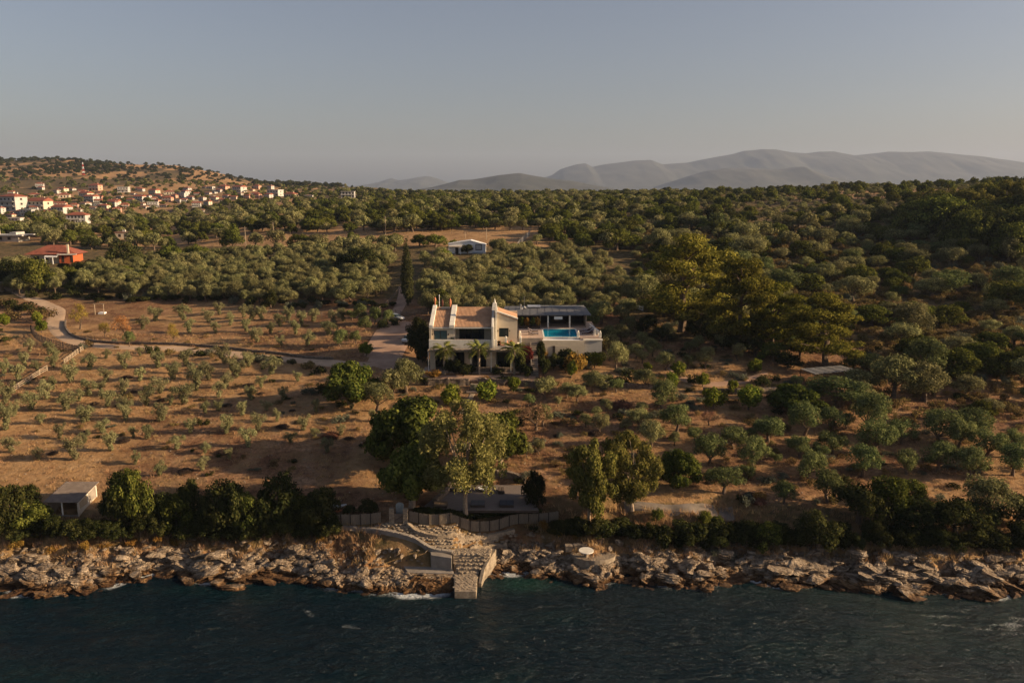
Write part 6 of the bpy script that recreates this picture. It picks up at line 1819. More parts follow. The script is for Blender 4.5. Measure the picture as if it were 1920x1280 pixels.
# white tarp right of the pool terrace
p = ground(1197, 584)
e = empty('tarp', p, .2, 'white sheet hung on posts left of the pine row', 'tarp')
mb = MB()
V = [(-1.2, 0, 1.9), (-.6, .1, 1.7), (0, 0, 1.5), (.6, .15, 1.35), (1.2, 0, 1.3), (-1.2, .1, 1.5), (-.6, 0, .9), (0, .1, .5), (.6, 0, .25), (1.2, .1, .2)]
V += [(a, b + .03, c2_) for a, b, c2_ in V]
mb.add(V, [(i, i+5, i+6, i+1) for i in range(4)] + [(i+10, i+11, i+16, i+15) for i in range(4)]).build('sheet', M['white_paint'], e)
for x in (-1.25, 1.25): MB().tube([(x, .05, -.2), (x, .05, 1.95 if x < 0 else 1.4)], .05, 6).build('post', M['wood'], e)
# ------------------------------------------------------------------ villa
G0 = 12.6
YF = 141.0
VX = lambda u, z=17.0, Y=YF: xw(u, Y, z)
x0 = VX(806); xa = VX(843); xb = VX(852.5); xc = VX(922); xd = VX(931.5); xe = xw(970, 144, 18)
villa = empty('villa', (0, YF, 0), 0, 'two storey cream villa with terracotta roofs and white parapet walls above the orchards', 'villa')
def VB(name, x1, x2, y1, y2, z1, z2, m, parent=villa, bevel=0):
    return MB().box(x1, x2, y1 - YF, y2 - YF, z1, z2).build(name, m, parent, bevel=bevel)
ZE, ZR, YR = 20.45, 22.95, 148.2        # eave, ridge height, ridge line
ZS = 16.85
def roof_z(y): return ZE + (ZR - ZE) * (y - YF) / (YR - YF)
# ground floor: piers and recessed dark openings
VB('wall', x0 + .01, xe, 143.4, 149.0, G0 - .4, ZS - .26, M['plaster'])
piers = [(806, 816), (836, 850), (871, 884), (912, 930), (959, 968)]
for (ua, ub) in piers: VB('pier', VX(ua, 14), VX(ub, 14), 141.2, 143.39, G0 - .4, ZS - .26, M['plaster'])
VB('lintel', x0, xe, 141.25, 143.38, 15.9, ZS - .265, M['plaster'])
for i, (ua, ub) in enumerate([(817, 835), (851, 870), (885, 911), (931, 958)]):
    a_, b_ = VX(ua, 14), VX(ub, 14)
    f_ = VB('door', a_ + .1, b_ - .1, 143.22, 143.38, G0 + .05, 15.5, M['frame_dark'])
    w_ = (b_ - a_ - .2) / 2
    for k in range(2): 
        o = MB().box(a_ + .18 + k * w_, a_ + .02 + (k + 1) * w_, 143.18 - YF, 143.215 - YF, G0 + .2, 15.4).build('pane', M['glass'], f_)
VB('terrace_floor', x0 - 1.2, xe + .3, 138.2, 143.2, G0 - .3, G0 + .06, M['deck_stone'])
# upper slab and parapet
VB('floor_slab', x0 - .05, xe + .5, 140.3, 149.2, ZS - .25, ZS, M['white_trim'])
VB('parapet', x0 - .08, xd + .05, 140.28, 140.55, ZS + .003, 18.3, M['white_trim'], bevel=.02)
VB('parapet', x0 - .1, x0 + .1, 140.56, 141.0, ZS + .003, 18.3, M['white_trim'])
VB('balcony_rail', xb, xc, 140.30, 140.52, 18.303, 18.36, M['deck_stone'])
# left bay
def wall_with_hole(name, x1, x2, y, th, z1, z2, hx1, hx2, hz1, hz2, m):
    mb = MB()
    yb = y - YF
    mb.box(x1, hx1, yb, yb + th, z1, z2); mb.box(hx2, x2, yb, yb + th, z1, z2)
    mb.box(hx1, hx2, yb, yb + th, z1, hz1); mb.box(hx1, hx2, yb, yb + th, hz2, z2)
    return mb.build(name, m, villa)
def window(x1, x2, z1, z2, y, n=2, fm=None, pm=None, name='window'):
    f = MB()
    yb = y - YF; t = .07
    f.box(x1, x2, yb, yb + .08, z1, z1 + t).box(x1, x2, yb, yb + .08, z2 - t, z2).box(x1, x1 + t, yb, yb + .08, z1 + t, z2 - t).box(x2 - t, x2, yb, yb + .08, z1 + t, z2 - t)
    for k in range(1, n):
        xm = x1 + (x2 - x1) * k / n; f.box(xm - .035, xm + .035, yb, yb + .08, z1 + t, z2 - t)
    o = f.build(name, fm or M['frame_dark'], villa)
    for k in range(n):
        a = x1 + (x2 - x1) * k / n + .05; b = x1 + (x2 - x1) * (k + 1) / n - .05
        MB().box(a, b, yb + .03, yb + .05, z1 + .05, z2 - .05).build('pane', pm or M['glass'], o)
    return o
w1, w2 = VX(814), VX(838.5)
wall_with_hole('wall', x0, xa - .02, YF, .25, ZS, ZE - .22, w1, w2, 17.95, 19.85, M['plaster'])
window(w1, w2, 17.95, 19.85, YF + .12, 2, pm=M['blueglass'])
VB('curtain', w1 + .3, w1 + .9, 141.24, 141.28, 18.0, 19.8, M['white_paint'])
VB('window_sill', w1 - .35, w2 + .35, 140.85, 141.24, 17.86, 17.94, M['wood_dark'])
for ux in (811, 841.5): 
    lx = VX(ux); VB('wall_lamp', lx - .07, lx + .07, 140.88, 140.998, 19.0, 19.3, M['frame_dark'])
# main bay: recessed balcony
VB('cornice', x0 + .0, xc, 140.7, 141.35, ZE - .215, ZE + .03, M['white_trim'], bevel=.02)
wx1, wx2 = VX(861, 18, 143.6), VX(908, 18, 143.6)
wall_with_hole('wall', xb - .9, xc + .02, 143.6, .25, ZS, 20.9, wx1, wx2, 17.2, 19.95, M['plaster'])
window(wx1, wx2, 17.2, 19.95, 143.68, 4)
for k, uu in enumerate((888, 902)): 
    cx = VX(uu, 18, 144); VB('curtain', cx - .3, cx + .35, 144.0, 144.04, 17.3, 19.9, M['white_paint'])
VB('wall', xa - .02, xb + .1, YF, 143.59, ZS + .003, ZE - .22, M['plaster'])
VB('floor', xb + .1, xc, 140.56, 143.59, ZS + .003, ZS + .05, M['deck_stone'])
VB('ceiling', xb + .1, xc, 141.36, 143.59, ZE - .3, ZE - .2, M['plaster'])
VB('wall', x0, xe, 148.9, 149.15, ZS, 22.2, M['plaster'])
MB().xprism([(.25, ZS), (7.2, ZS), (YR - YF, ZR - .25), (.25, ZE - .25)], x0, x0 + .3).build('gable_wall', M['plaster'], villa)
# roofs of half round tiles
def tile_roof(xl, xr, ya, za, yb, zb, m, parent=villa, pitch=.24, name='roof'):
    n = max(3, int((xr - xl) / pitch)); p_ = (xr - xl) / n; rows = 18
    mb = MB(); off = Vector((0, za - zb, yb - ya)).normalized()
    nx, V = 6, []
    ang = math.atan2(zb - za, yb - ya); ny, nz = -math.sin(ang), math.cos(ang)
    for j in range(rows + 1):
        for s_ in (0, 1):
            if j == 0 and s_ == 0: continue
            if j == rows and s_ == 1: continue
            t = j / rows; y = ya + (yb - ya) * t; z = za + (zb - za) * t + (.035 if s_ else 0) * nz
            for i in range(n * nx + 1):
                h = .06 * abs(math.sin(math.pi * i / nx)) ** .8
                V.append((xl + p_ * i / nx, y - YF + ny * h, z + nz * h))
    nr = len(V) // (n * nx + 1)
    me = mesh_np(name, V, grid_faces(nr, n * nx + 1), [m])
    return obj(name, me, parent)
M['tile_v'] = pmat('weathered_terracotta', (.52,.31,.185), (.38,.21,.12), .9, .85, .1, 9, c3=(.58,.38,.24))
tile_roof(x0 + .7, xa - .01, 140.75, ZE + .035, YR, ZR, M['tile_v'])
tile_roof(xb - .01, xc + .02, 140.75, ZE + .035, YR, ZR, M['tile_v'])
VB('ridge', x0 + .7, xc, YR - .1, YR + .25, ZR - .1, ZR + .1, M['tile_v'])
mbk = MB().xprism([(YR + .2 - YF, ZR - .02), (155 - YF, 20.6), (155 - YF, 20.4), (YR + .2 - YF, ZR - .25)], x0, xd); mbk.build('roof', M['tile_v'], villa)
MB().xprism([(-.25, ZE - .19), (YR - YF, ZR - .2), (YR - YF, ZR - .05), (-.25, ZE + .0)], x0 + .3, xc).build('roof_deck', M['plaster'], villa)
# stepped white parapets between the roofs
def gable_parapet(xl, xr, extra=.45, y_front=140.6, zf0=None, top_up=0):
    pts = [(y_front - YF, ZE - .1), (y_front - YF, ZE + extra), (y_front + .5 - YF, ZE + extra + .15), (YR - YF, ZR + extra + top_up), (YR + .6 - YF, ZR + extra + top_up), (YR + .6 - YF, ZR - .3), (YR - YF, ZR - .3)]
    return MB().xprism(pts, xl, xr).build('roof_parapet', M['white_trim'], villa, bevel=.03)
gable_parapet(x0 - .03, x0 + .69); gable_parapet(xa, xb)
VB('corner_wall', x0 - .02, x0 + .4, 140.62, 140.998, 18.303, ZE - .105, M['plaster'])
VB('solar_panel', x0 + 1.6, xa - .4, 146.9, 148.0, ZR - .12, ZR + .16, M['slate'])
# chimney wall
MB().xprism([(-1.0, ZS + .003), (-1.0, 20.7), (1.4, 21.9), (5.2, 23.4), (7.4, 23.5), (7.4, ZS)], xc, xc + .42).build('fin_wall', M['white_trim'], villa, bevel=.02)
VB('chimney_stack', xc + .43, xd - .3, 143.2, 144.4, ZS + .01, 23.7, M['plaster'], bevel=.03)
MB().xprism([(1.4, ZS + .01), (1.4, 23.0), (4.9, 23.2), (5.6, 22), (5.6, ZS + .01)], xd - .29, xd).build('fin_wall', M['white_trim'], villa)
c0 = (xc + .1 + xd) / 2
MB().add([(xc - .05, 2.1, 23.2), (xd + .05, 2.1, 23.2), (xd + .05, 3.5, 23.2), (xc - .05, 3.5, 23.2), (c0 - .35, 2.5, 24.5), (c0 + .35, 2.5, 24.5), (c0 + .35, 3.1, 24.5), (c0 - .35, 3.1, 24.5)],
  [(0,3,2,1), (4,5,6,7), (0,1,5,4), (1,2,6,5), (2,3,7,6), (3,0,4,7)]).build('chimney_hood', M['white_trim'], villa, bevel=.03)
MB().tube([(c0, 2.8, 24.45), (c0, 2.8, 24.8), (c0, 2.8, 25.25)], [.2, .16, .03], 8).build('finial', M['white_trim'], villa)
# right wing with a shed roof falling to the right
zl, zr = 22.9, 21.55
ww1, ww2 = xw(935.5, 143, 19), xw(953.5, 143, 19)
mb = MB(); yb = 2.0
def quadprism(pts): mb.yprism(pts, yb, yb + .25)
quadprism([(xd, ZS), (ww1, ZS), (ww1, 22.7), (xd, zl - .05)]); quadprism([(ww2, ZS), (xe, ZS), (xe, zr - .05), (ww2, 22.1)])
quadprism([(ww1, ZS), (ww2, ZS), (ww2, 18.3), (ww1, 18.3)]); quadprism([(ww1, 19.95), (ww2, 19.95), (ww2, 22.1), (ww1, 22.7)])
mb.build('wall', M['plaster'], villa)
window(ww1, ww2, 18.3, 19.95, 143.1, 1)
VB('wall', xe - .25, xe, 143.251, 148.9, ZS, zr - .06, M['plaster'])
MB().yprism([(xd, zl), (xe + .1, zr), (xe + .1, zr + .22), (xd, zl + .22)], 1.85, 2.35).build('roof_edge', M['white_trim'], villa)
MB().yprism([(xd, zl - .2), (xe + .02, zr - .2), (xe + .02, zr - .04), (xd, zl - .02)], 1.93, 1.998).build('tile_course', M['tile_v'], villa)
MB().yprism([(xd, zl - .04), (xe, zr - .04), (xe, zr + .1), (xd, zl + .1)], 2.36, 7.9).build('roof', M['tile_v'], villa)
for uu in (933.6, 955.6): lx = xw(uu, 143, 19.5); VB('wall_lamp', lx - .06, lx + .06, 142.88, 142.998, 19.3, 19.6, M['frame_dark'])
VB('balcony_floor', xd, xe + .5, 140.3, 142.99, ZS + .003, ZS + .07, pmat('balcony_deck', (.4,.22,.14), (.32,.17,.1), 2))
VB('kerb', xd + .06, xe + .5, 140.3, 140.5, ZS + .073, ZS + .25, M['white_trim'])
for uu in (948.5, 976): 
    px_ = xw(uu, 140.5, 17.5); VB('pillar', px_ - .2, px_ + .2, 140.25, 140.65, ZS + .255, 18.6, M['white_trim'], bevel=.03); 
    MB().tube([(px_, -.55, 18.6), (px_, -.55, 18.75), (px_, -.55, 18.95)], [.1, .2, .05], 8).build('finial', M['white_trim'], villa)
def person_free_table(x, y, z, label):
    e = empty('dining_table', (x, y, z), 0, label, 'table')
    MB().box(-.8, .8, -.45, .45, .70, .76).build('tabletop', M['stone'], e, bevel=.02)
    for sx_ in (-1, 1):
        for sy_ in (-1, 1): MB().box(sx_*.7 - .04, sx_*.7 + .04, sy_*.35 - .04, sy_*.35 + .04, 0, .698).build('leg', M['wood'], e)
person_free_table(xw(943, 142, 17.5), 142.0, ZS + .075, 'pale dining table on the right balcony under the square window')
def chair(x, y, z, rz, label, m=None, grp='wooden chairs on the right balcony'):
    m = m or M['terracotta']; e = empty('chair', (x, y, z), rz, label, 'chair', grp)
    MB().box(-.23, .23, -.23, .23, .42, .47).build('seat', m, e); MB().box(-.23, .23, .2, .24, .473, .95).build('backrest', m, e)
    for sx_ in (-1, 1):
        for sy_ in (-1, 1): MB().box(sx_*.2 - .02, sx_*.2 + .02, sy_*.2 - .02, sy_*.2 + .02, 0, .418).build('leg', M['wood'], e)
chair(xw(937, 141.3, 17), 141.2, ZS + .075, .2, 'reddish wooden chair left of the balcony table')
chair(xw(953, 141.3, 17), 141.5, ZS + .075, 1.2, 'reddish wooden chair right of the balcony table')
chair(xw(960, 141.8, 17), 142.2, ZS + .075, 2.4, 'reddish wooden chair by the right balcony pillar')
def pot(x, y, z, r, h, label, kk_='sage', s=1.0, m=None):
    e = empty('potted_plant', (x, y, z), 0, label, 'potted plant')
    MB().tube([(0, 0, 0), (0, 0, h * .8), (0, 0, h)], [r * .6, r, r * .9], 10).build('pot', m or M['terracotta'], e)
    c, t, _ = KINDS[kk_].v[0]; obj('foliage', c, e, (0, 0, h * .9), (0, 0, 1), (s * .45, s * .45, s * .8))
pot(xw(931.8, 141, 17) + .35, 141.0, ZS + .08, .3, .5, 'large dark potted plant beside the chimney wall', 'shrub', .9, M['frame_dark'])
pot(xw(848, 141, 18), 140.85, ZS + .06, .22, 1.3, 'pale potted succulent at the left end of the balcony parapet', 'orange' if False else 'sage', .8, M['white_trim'])
# roof ornaments
def urn(x, y, z, h, label, m):
    e = empty('chimney_pot', (x, y, z), 0, label, 'chimney pot')
    MB().tube([(0, 0, 0), (0, 0, h * .35), (0, 0, h * .6), (0, 0, h * .85), (0, 0, h)], [.12, .1, .24, .2, .05], 9).build('clay_body', m, e)
urn(x0 + .35, 148.4, ZR + .45, 1.5, 'tall orange clay chimney pot on the left roof corner', M['terracotta'])
urn(xa - .5, 150.4, 22.0, 2.4, 'slender clay chimney pot behind the ridge beside the middle parapet', M['terracotta'])
urn(xa - 2.0, 150.4, 22.0, 2.2, 'dark clay chimney pot behind the left roof ridge', pmat('dark_clay', (.12,.04,.03), (.08,.03,.02), 3))
e = empty('antenna_pole', (x0 + 1.15, 148.6, ZR - .1), 0, 'thin pale antenna pole on the left roof', 'antenna')
MB().tube([(0, 0, 0), (0, 0, 2.3)], .05, 6).build('mast', M['white_paint'], e); MB().tube([(0, 0, 2.3), (0, 0, 2.5)], [.1, .04], 6).build('tip', M['white_paint'], e)
e = empty('satellite_dish', (x0 - .15, 147.4, 21.9), 0, 'small pale satellite dish on the left gable of the villa', 'satellite dish')
MB().cyl((0, 0), .32, 0, .06, 12, .1).build('dish', M['metal'], e).rotation_euler = (R(60), 0, R(-30)); MB().tube([(0, 0, 0), (.15, .1, -.3)], .03, 5).build('bracket', M['metal'], e)
# arcade pergola
e = empty('pergola', (0, 139.2, G0), 0, 'slim white pergola along the front of the villa ground floor', 'pergola')
ZP = 16.5 - G0
for uu in (803.5, 842.5, 883, 921, 958):
    px_ = xw(uu, 139.0, 15); MB().box(px_ - .08, px_ + .08, -.4, -.24, 0, ZP - .14).build('post', M['white_trim'], e)
xl_, xr_ = xw(802, 139, 16), xw(963, 139, 16)
MB().box(xl_, xr_, -.42, -.22, ZP - .137, ZP).build('beam', M['wood_pale'], e)
k = xl_
while k < xr_:
    MB().box(k, k + .1, -.6, 1.95, ZP + .003, ZP + .1).build('slat', M['wood_pale'], e); k += .75
MB().box(xl_, xr_, -.55, 1.9, ZP + .103, ZP + .13).build('reed_cover', M['reed'], e)
# palms
def frond_mesh(seed):
    r_ = np.random.default_rng(seed); V = []; Fc = []
    n = 15; Lf = 1.75
    sp = []
    for i in range(n + 1):
        t = i / n; sp.append(Vector((t * Lf, 0, .85 * t - 1.35 * t * t)))
    for i in range(n):
        a, b = sp[i], sp[i+1]; k0 = len(V); w = .028
        V += [a + Vector((0, -w, 0)), a + Vector((0, w, 0)), b + Vector((0, w, 0)), b + Vector((0, -w, 0))]; Fc.append((k0, k0+1, k0+2, k0+3))
        if i > 3:
            for s_ in (-1, 1):
                for _ in range(2):
                    ln = .62 * math.sin(math.pi * (i / n) ** .7 * .9 + .25); q_ = a.lerp(b, r_.random()); k0 = len(V)
                    tip = q_ + Vector((ln * .65, s_ * ln * .7, -ln * .3 + r_.uniform(-.06, .06)))
                    V += [q_ + Vector((-.035, 0, 0)), q_ + Vector((.035, 0, 0)), q_.lerp(tip, .55) + Vector((.05, 0, .02)), tip]; Fc.append((k0, k0+1, k0+2, k0+3))
    me = bpy.data.meshes.new('frond'); me.from_pydata([tuple(v_) for v_ in V], [], Fc); me.materials.append(LM['palm']); return me
FR = [frond_mesh(i) for i in range(3)]
def palm(u, vtop_crown, vbase, s, label):
    X = xw(u, 137.6, 14); base = Vector((X, 137.6, G0 - .05)); e = empty('palm_tree', base, 0, label, 'palm', 'palms in front of the villa')
    top = at(u, vtop_crown, 137.6).z - base.z
    mb = MB(); pts = [(0, 0, -.3)]; rad = [.24]
    for i in range(1, 12): pts.append((.02 * math.sin(i), 0, top * i / 11)); rad.append(.2 + (.035 if i % 2 else 0))
    mb.tube(pts, rad, 8).build('trunk', M['bark_pale'], e)
    cr = np.random.default_rng(u)
    for i in range(34):
        el = cr.uniform(-.95, 1.1); az = i * 2.39996
        obj('frond', FR[i % 3], e, (0, 0, top), (0, -el * .8, az), (s * cr.uniform(.85, 1.1),) * 3)
palm(833, 655, 692, 1.35, 'left of the three palms, short trunk, in front of the left bay')
palm(898, 654, 694, 1.4, 'middle palm with the taller bare trunk before the balcony')
palm(964, 656, 692, 1.45, 'right palm with yellowing drooping fronds below the right balcony')

# ------------------------------------------------------------------ pool terrace
PZ = 17.65
pt = empty('pool_terrace', (9, 146, 13), 0, 'raised pool terrace with pale retaining walls right of the villa', 'terrace')
def PB(name, x1, x2, y1, y2, z1, z2, m, bevel=0, parent=None): return MB().box(x1 - 9, x2 - 9, y1 - 146, y2 - 146, z1 - 13, z2 - 13).build(name, m, parent or pt, bevel=bevel)
TL, TR, TF, TBk = 1.3, xw(1127, 146, 17.6), 145.6, 164.0
pxl, pxr, pyf, pyb = xw(1021, 147, 17.6), xw(1084, 147, 17.6), 146.9, 155.2
PB('deck_floor', TL, pxl - .3, TF, TBk, 12.0, PZ, M['deck_stone']); PB('deck_floor', pxr + .3, TR, TF, TBk, 12.0, PZ, M['deck_stone'])
PB('deck_floor', pxl - .299, pxr + .299, pyb + .3, TBk, 12.0, PZ, M['deck_stone'])
PB('pool_base', pxl - .299, pxr + .299, 145.75, pyb + .299, 12.0, 16.3, M['plaster'])
M['pool_tile'] = pmat('blue_pool_tile', (.015, .19, .33), (.012, .16, .3), 1.5, .5)
PB('pool_wall', pxl - .299, pxl, pyf - .3, pyb + .299, 16.303, PZ + .02, M['white_trim']); PB('pool_wall', pxr, pxr + .299, pyf - .3, pyb + .299, 16.303, PZ + .02, M['white_trim'])
PB('pool_wall', pxl, pxr, pyb, pyb + .299, 16.303, PZ + .02, M['white_trim']); PB('pool_wall', pxl, pxr, pyf - .3, pyf, 16.303, PZ - .06, M['white_trim'])
PB('pool_floor', pxl, pxr, pyf, pyb, 16.303, 16.4, M['pool_tile'])
PB('pool_lining', pxl + .002, pxl + .03, pyf, pyb, 16.403, PZ - .07, M['pool_tile']); PB('pool_lining', pxr - .03, pxr - .002, pyf, pyb, 16.403, PZ - .07, M['pool_tile'])
PB('pool_lining', pxl + .031, pxr - .031, pyb - .03, pyb - .002, 16.403, PZ - .07, M['pool_tile'])
# overflow ledge, white
PB('overflow_ledge', xw(1016, 146, 17), pxr + 1.0, 145.0, 146.59, 17.05, 17.25, M['white_paint'], .02)
PB('overflow_kerb', xw(1016, 146, 17), pxr + 1.0, 144.75, 144.99, 12.2, 17.3, M['plaster'])
PB('retaining_wall', pxr + 1.01, TR + .1, 145.2, 145.59, 12.0, 17.2, M['white_wall'])
PB('coping', pxr + .8, TR + .2, 145.0, 145.7, 17.203, 17.45, M['white_trim'], .02)
PB('retaining_wall', TL, xw(1013, 146, 16), 145.25, 145.59, 12.0, PZ - .02, M['concrete'])
PB('pump_door', xw(1041, 145, 15.5), xw(1066, 145, 15.5), 144.68, 144.74, 13.6, 16.3, M['cream'])
PB('door_recess', xw(1036, 145, 15), xw(1040.5, 145, 15), 144.66, 144.74, 13.2, 16.3, M['frame_dark'])
mt, nt, out = _new('pool_water')
b = nt.nodes.new('ShaderNodeBsdfPrincipled'); b.inputs['Base Color'].default_value = (.01, .30, .46, 1); b.inputs['Roughness'].default_value = .04; b.inputs['IOR'].default_value = 1.33
b.inputs['Transmission Weight'].default_value = .25
tx = nt.nodes.new('ShaderNodeTexNoise'); tx.inputs['Scale'].default_value = 3; bp = nt.nodes.new('ShaderNodeBump'); bp.inputs['Strength'].default_value = .06; bp.inputs['Distance'].default_value = .03
nt.links.new(tx.outputs[0], bp.inputs['Height']); nt.links.new(bp.outputs[0], b.inputs['Normal']); nt.links.new(b.outputs[0], out.inputs[0])
wo_ = MB().add([(pxl + .001, pyf - .001, PZ - .055), (pxr - .001, pyf - .001, PZ - .055), (pxr - .001, pyb - .001, PZ - .055), (pxl + .001, pyb - .001, PZ - .055)], [(0,1,2,3)])
tag(wo_.build('pool_water', mt), kind='structure')
# pillars and balustrade
def pillar(x, y, label, h=.95):
    e = empty('terrace_pillar', (x, y, PZ), 0, label, 'pillar', 'white pillars round the pool terrace')
    MB().box(-.22, .22, -.22, .22, -.3, h).build('shaft', M['white_trim'], e, bevel=.03)
    MB().tube([(0, 0, h), (0, 0, h + .12), (0, 0, h + .35)], [.1, .2, .04], 8).build('finial', M['white_trim'], e)
pillar(xw(1084, 146, 18), 146.2, 'white pillar at the right front corner of the pool'); pillar(TR - .2, 146.0, 'white pillar at the front right corner of the terrace')
pillar(xw(975, 145.8, 18), 145.9, 'white pillar at the left front corner of the pool deck'); pillar(TR - 1.0, 148.0, 'white pillar second from the front on the right terrace edge')
e = empty('balustrade', (TR - .3, 147, PZ), 0, 'white baluster row along the right edge of the pool terrace', 'balustrade')
for k in range(9):
    y = 1.6 + k * .85; MB().tube([(-.1 * k, y, 0), (-.1 * k, y, .25), (-.1 * k, y, .5), (-.1 * k, y, .8)], [.14, .2, .1, .16], 7).build('baluster', M['white_trim'], e)
MB().bar((0, 1.2, .86), (-.9, 8.9, .86), .3, .12).build('handrail', M['white_trim'], e)
# sun loungers
def lounger(x, y, rz, label):
    e = empty('sun_lounger', (x, y, PZ), rz, label, 'sun lounger', 'striped sun loungers by the pool')
    MB().box(-.33, .33, -.95, .95, .24, .30).build('frame', M['wood_dark'], e)
    for sx_ in (-1, 1):
        for y_ in (-.85, .85): MB().box(sx_*.28 - .03, sx_*.28 + .03, y_ - .03, y_ + .03, 0, .238).build('leg', M['wood_dark'], e)
    n = 7
    for k in range(n):
        xa_ = -.33 + .66 * k / n; xb_ = xa_ + .66 / n - .004; m = M['stripe_dark'] if k % 2 == 0 else M['stripe_light']
        MB().xprism([(-.95, .303), (.25, .303), (.95, .75), (.92, .86), (.22, .40), (-.95, .40)], xa_, xb_).build('cushion_stripe', m, e)
for (u, y, rz, l) in [(999, 151.5, -math.pi / 2, 'rear striped lounger left of the pool, backrest raised'), (1000, 148.6, -math.pi / 2, 'front striped lounger left of the pool')]:
    lounger(xw(u, y, 18), y, rz + math.pi, l)
for (u, y, rz, l) in [(1097, 151.8, -math.pi / 2, 'rear striped lounger right of the pool'), (1100, 149.4, -math.pi / 2, 'front striped lounger right of the pool')]:
    lounger(xw(u, y, 18), y, rz, l)
    lounger(xw(u + 6, y, 18), y + 1.0, rz, l.replace('striped', 'striped second'))
# pool house
ph = empty('pool_house', (6, 157, PZ), 0, 'long low pool house with grey flat roof, posts and dark open front', 'pool house')
def HB(name, x1, x2, y1, y2, z1, z2, m, bevel=0): return MB().box(x1 - 6, x2 - 6, y1 - 157, y2 - 157, z1 - PZ, z2 - PZ).build(name, m, ph, bevel=bevel)
hl, hr = xw(937, 157, 20), xw(1108, 157, 20)
MB().add([(hl - 6, -.6, 2.45), (hr - 6, -.6, 2.45), (hr - 6.6, 7.4, 3.05), (hl - 6 + 1, 7.4, 3.05), (hl - 6, -.6, 2.62), (hr - 6, -.6, 2.62), (hr - 6.6, 7.4, 3.2), (hl - 6 + 1, 7.4, 3.2)],
  [(0,3,2,1), (4,5,6,7), (0,1,5,4), (1,2,6,5), (2,3,7,6), (3,0,4,7)]).build('roof', M['slate'], ph)
for k in range(1, 12):
    x = hl + (hr - hl) * k / 12 - 6; MB().bar((x, -.6, 2.64), (x * .97 + .2, 7.3, 3.22), .05, .02).build('roof_seam', M['slate'], ph)
HB('ridge_beam', xw(1013, 164, 20.8), hr - .8, 164.2, 164.4, 20.7, 21.0, M['white_trim'])
HB('roof_light', xw(989, 163, 21), xw(1013, 163, 21), 162.6, 163.6, 20.86, 21.2, M['white_paint'], .03)
for uu in (1027.5, 1068): px_ = xw(uu, 157, 19); HB('post', px_ - .14, px_ + .14, 156.6, 156.9, PZ + .003, 20.05, M['white_trim'])
for uu in (1013, 1098): px_ = xw(uu, 157, 19); HB('post', px_ - .1, px_ + .1, 156.9, 157.1, PZ + .003, 20.05, M['wood'])
HB('back_wall', hl + .5, hr - .5, 163.0, 163.2, PZ + .003, 20.4, M['wood_dark'])
HB('side_wall', hr - .9, hr - .7, 158.6, 162.99, PZ + .003, 20.1, M['plaster'])
HB('side_wall', hl + .3, hl + .5, 157.2, 162.99, PZ + .003, 20.1, M['wood_dark'])
HB('partition', xw(1068, 160, 19) + .2, xw(1068, 160, 19) + .35, 159.0, 162.99, PZ + .003, 20.1, M['wood_dark'])
HB('kitchen_counter', xw(1032, 161, 18), xw(1062, 161, 18), 161.9, 162.6, PZ + .003, PZ + .9, M['wood_dark'])
bl1, bl2 = xw(1039, 156.8, 19.6), xw(1054.5, 156.8, 19.6)
e = empty('hanging_screen', ((bl1 + bl2) / 2, 156.75, 19.3), 0, 'small white rectangular screen hung between the pool house posts', 'screen')
MB().box(-(bl2 - bl1) / 2, (bl2 - bl1) / 2, -.03, .03, 0, .58).build('panel', M['white_paint'], e, bevel=.01)
for s_ in (-1, 1): MB().box(s_ * .5 - .015, s_ * .5 + .015, -.015, .015, .583, .85).build('hanger', M['metal'], e)
e = empty('roof_vent', (xw(976, 161, 20.6), 161.5, 20.7), 0, 'short grey metal flue on the pool house roof', 'flue')
MB().cyl((0, 0), .16, -.3, .8, 10).build('pipe', M['metal'], e); MB().cyl((0, 0), .24, .803, .9, 10).build('cowl', M['metal'], e)
e = empty('mast', (xw(983, 161.5, 20.6), 161.8, 20.7), 0, 'thin aerial mast above a covered tank on the pool house roof', 'aerial')
MB().tube([(0, 0, 0), (0, 0, 2.6)], .04, 5).build('pole', M['metal'], e); MB().tube([(-.3, 0, .1), (0, 0, .35), (.35, 0, .1)], [.18, .26, .18], 8).build('tank', M['metal'], e)
MB().tube([(-.5, -.2, -.1), (-.25, -.1, .4)], .1, 6).build('pipe', M['white_paint'], e)
# hedge in tubs at the pool house
for k in range(4):
    uu = 978 + k * 10; e = empty('planter', (xw(uu, 156, 18), 156.0, PZ), 0, 'tub with an ochre tipped hedge bush by the pool house, %s from the left' % ordw(k + 1), 'planter', 'tubs of hedge bushes by the pool house')
    MB().box(-.5, .5, -.35, .35, 0, .45).build('tub', M['wood_dark'], e, bevel=.02)
    c = KINDS['bush'].v[k % 3][0].copy(); c.materials.clear(); c.materials.append(LM['rust'] if k % 2 else LM['carob']); obj('foliage', c, e, (0, 0, .1), (0, 0, k), (.52, .5, .9))

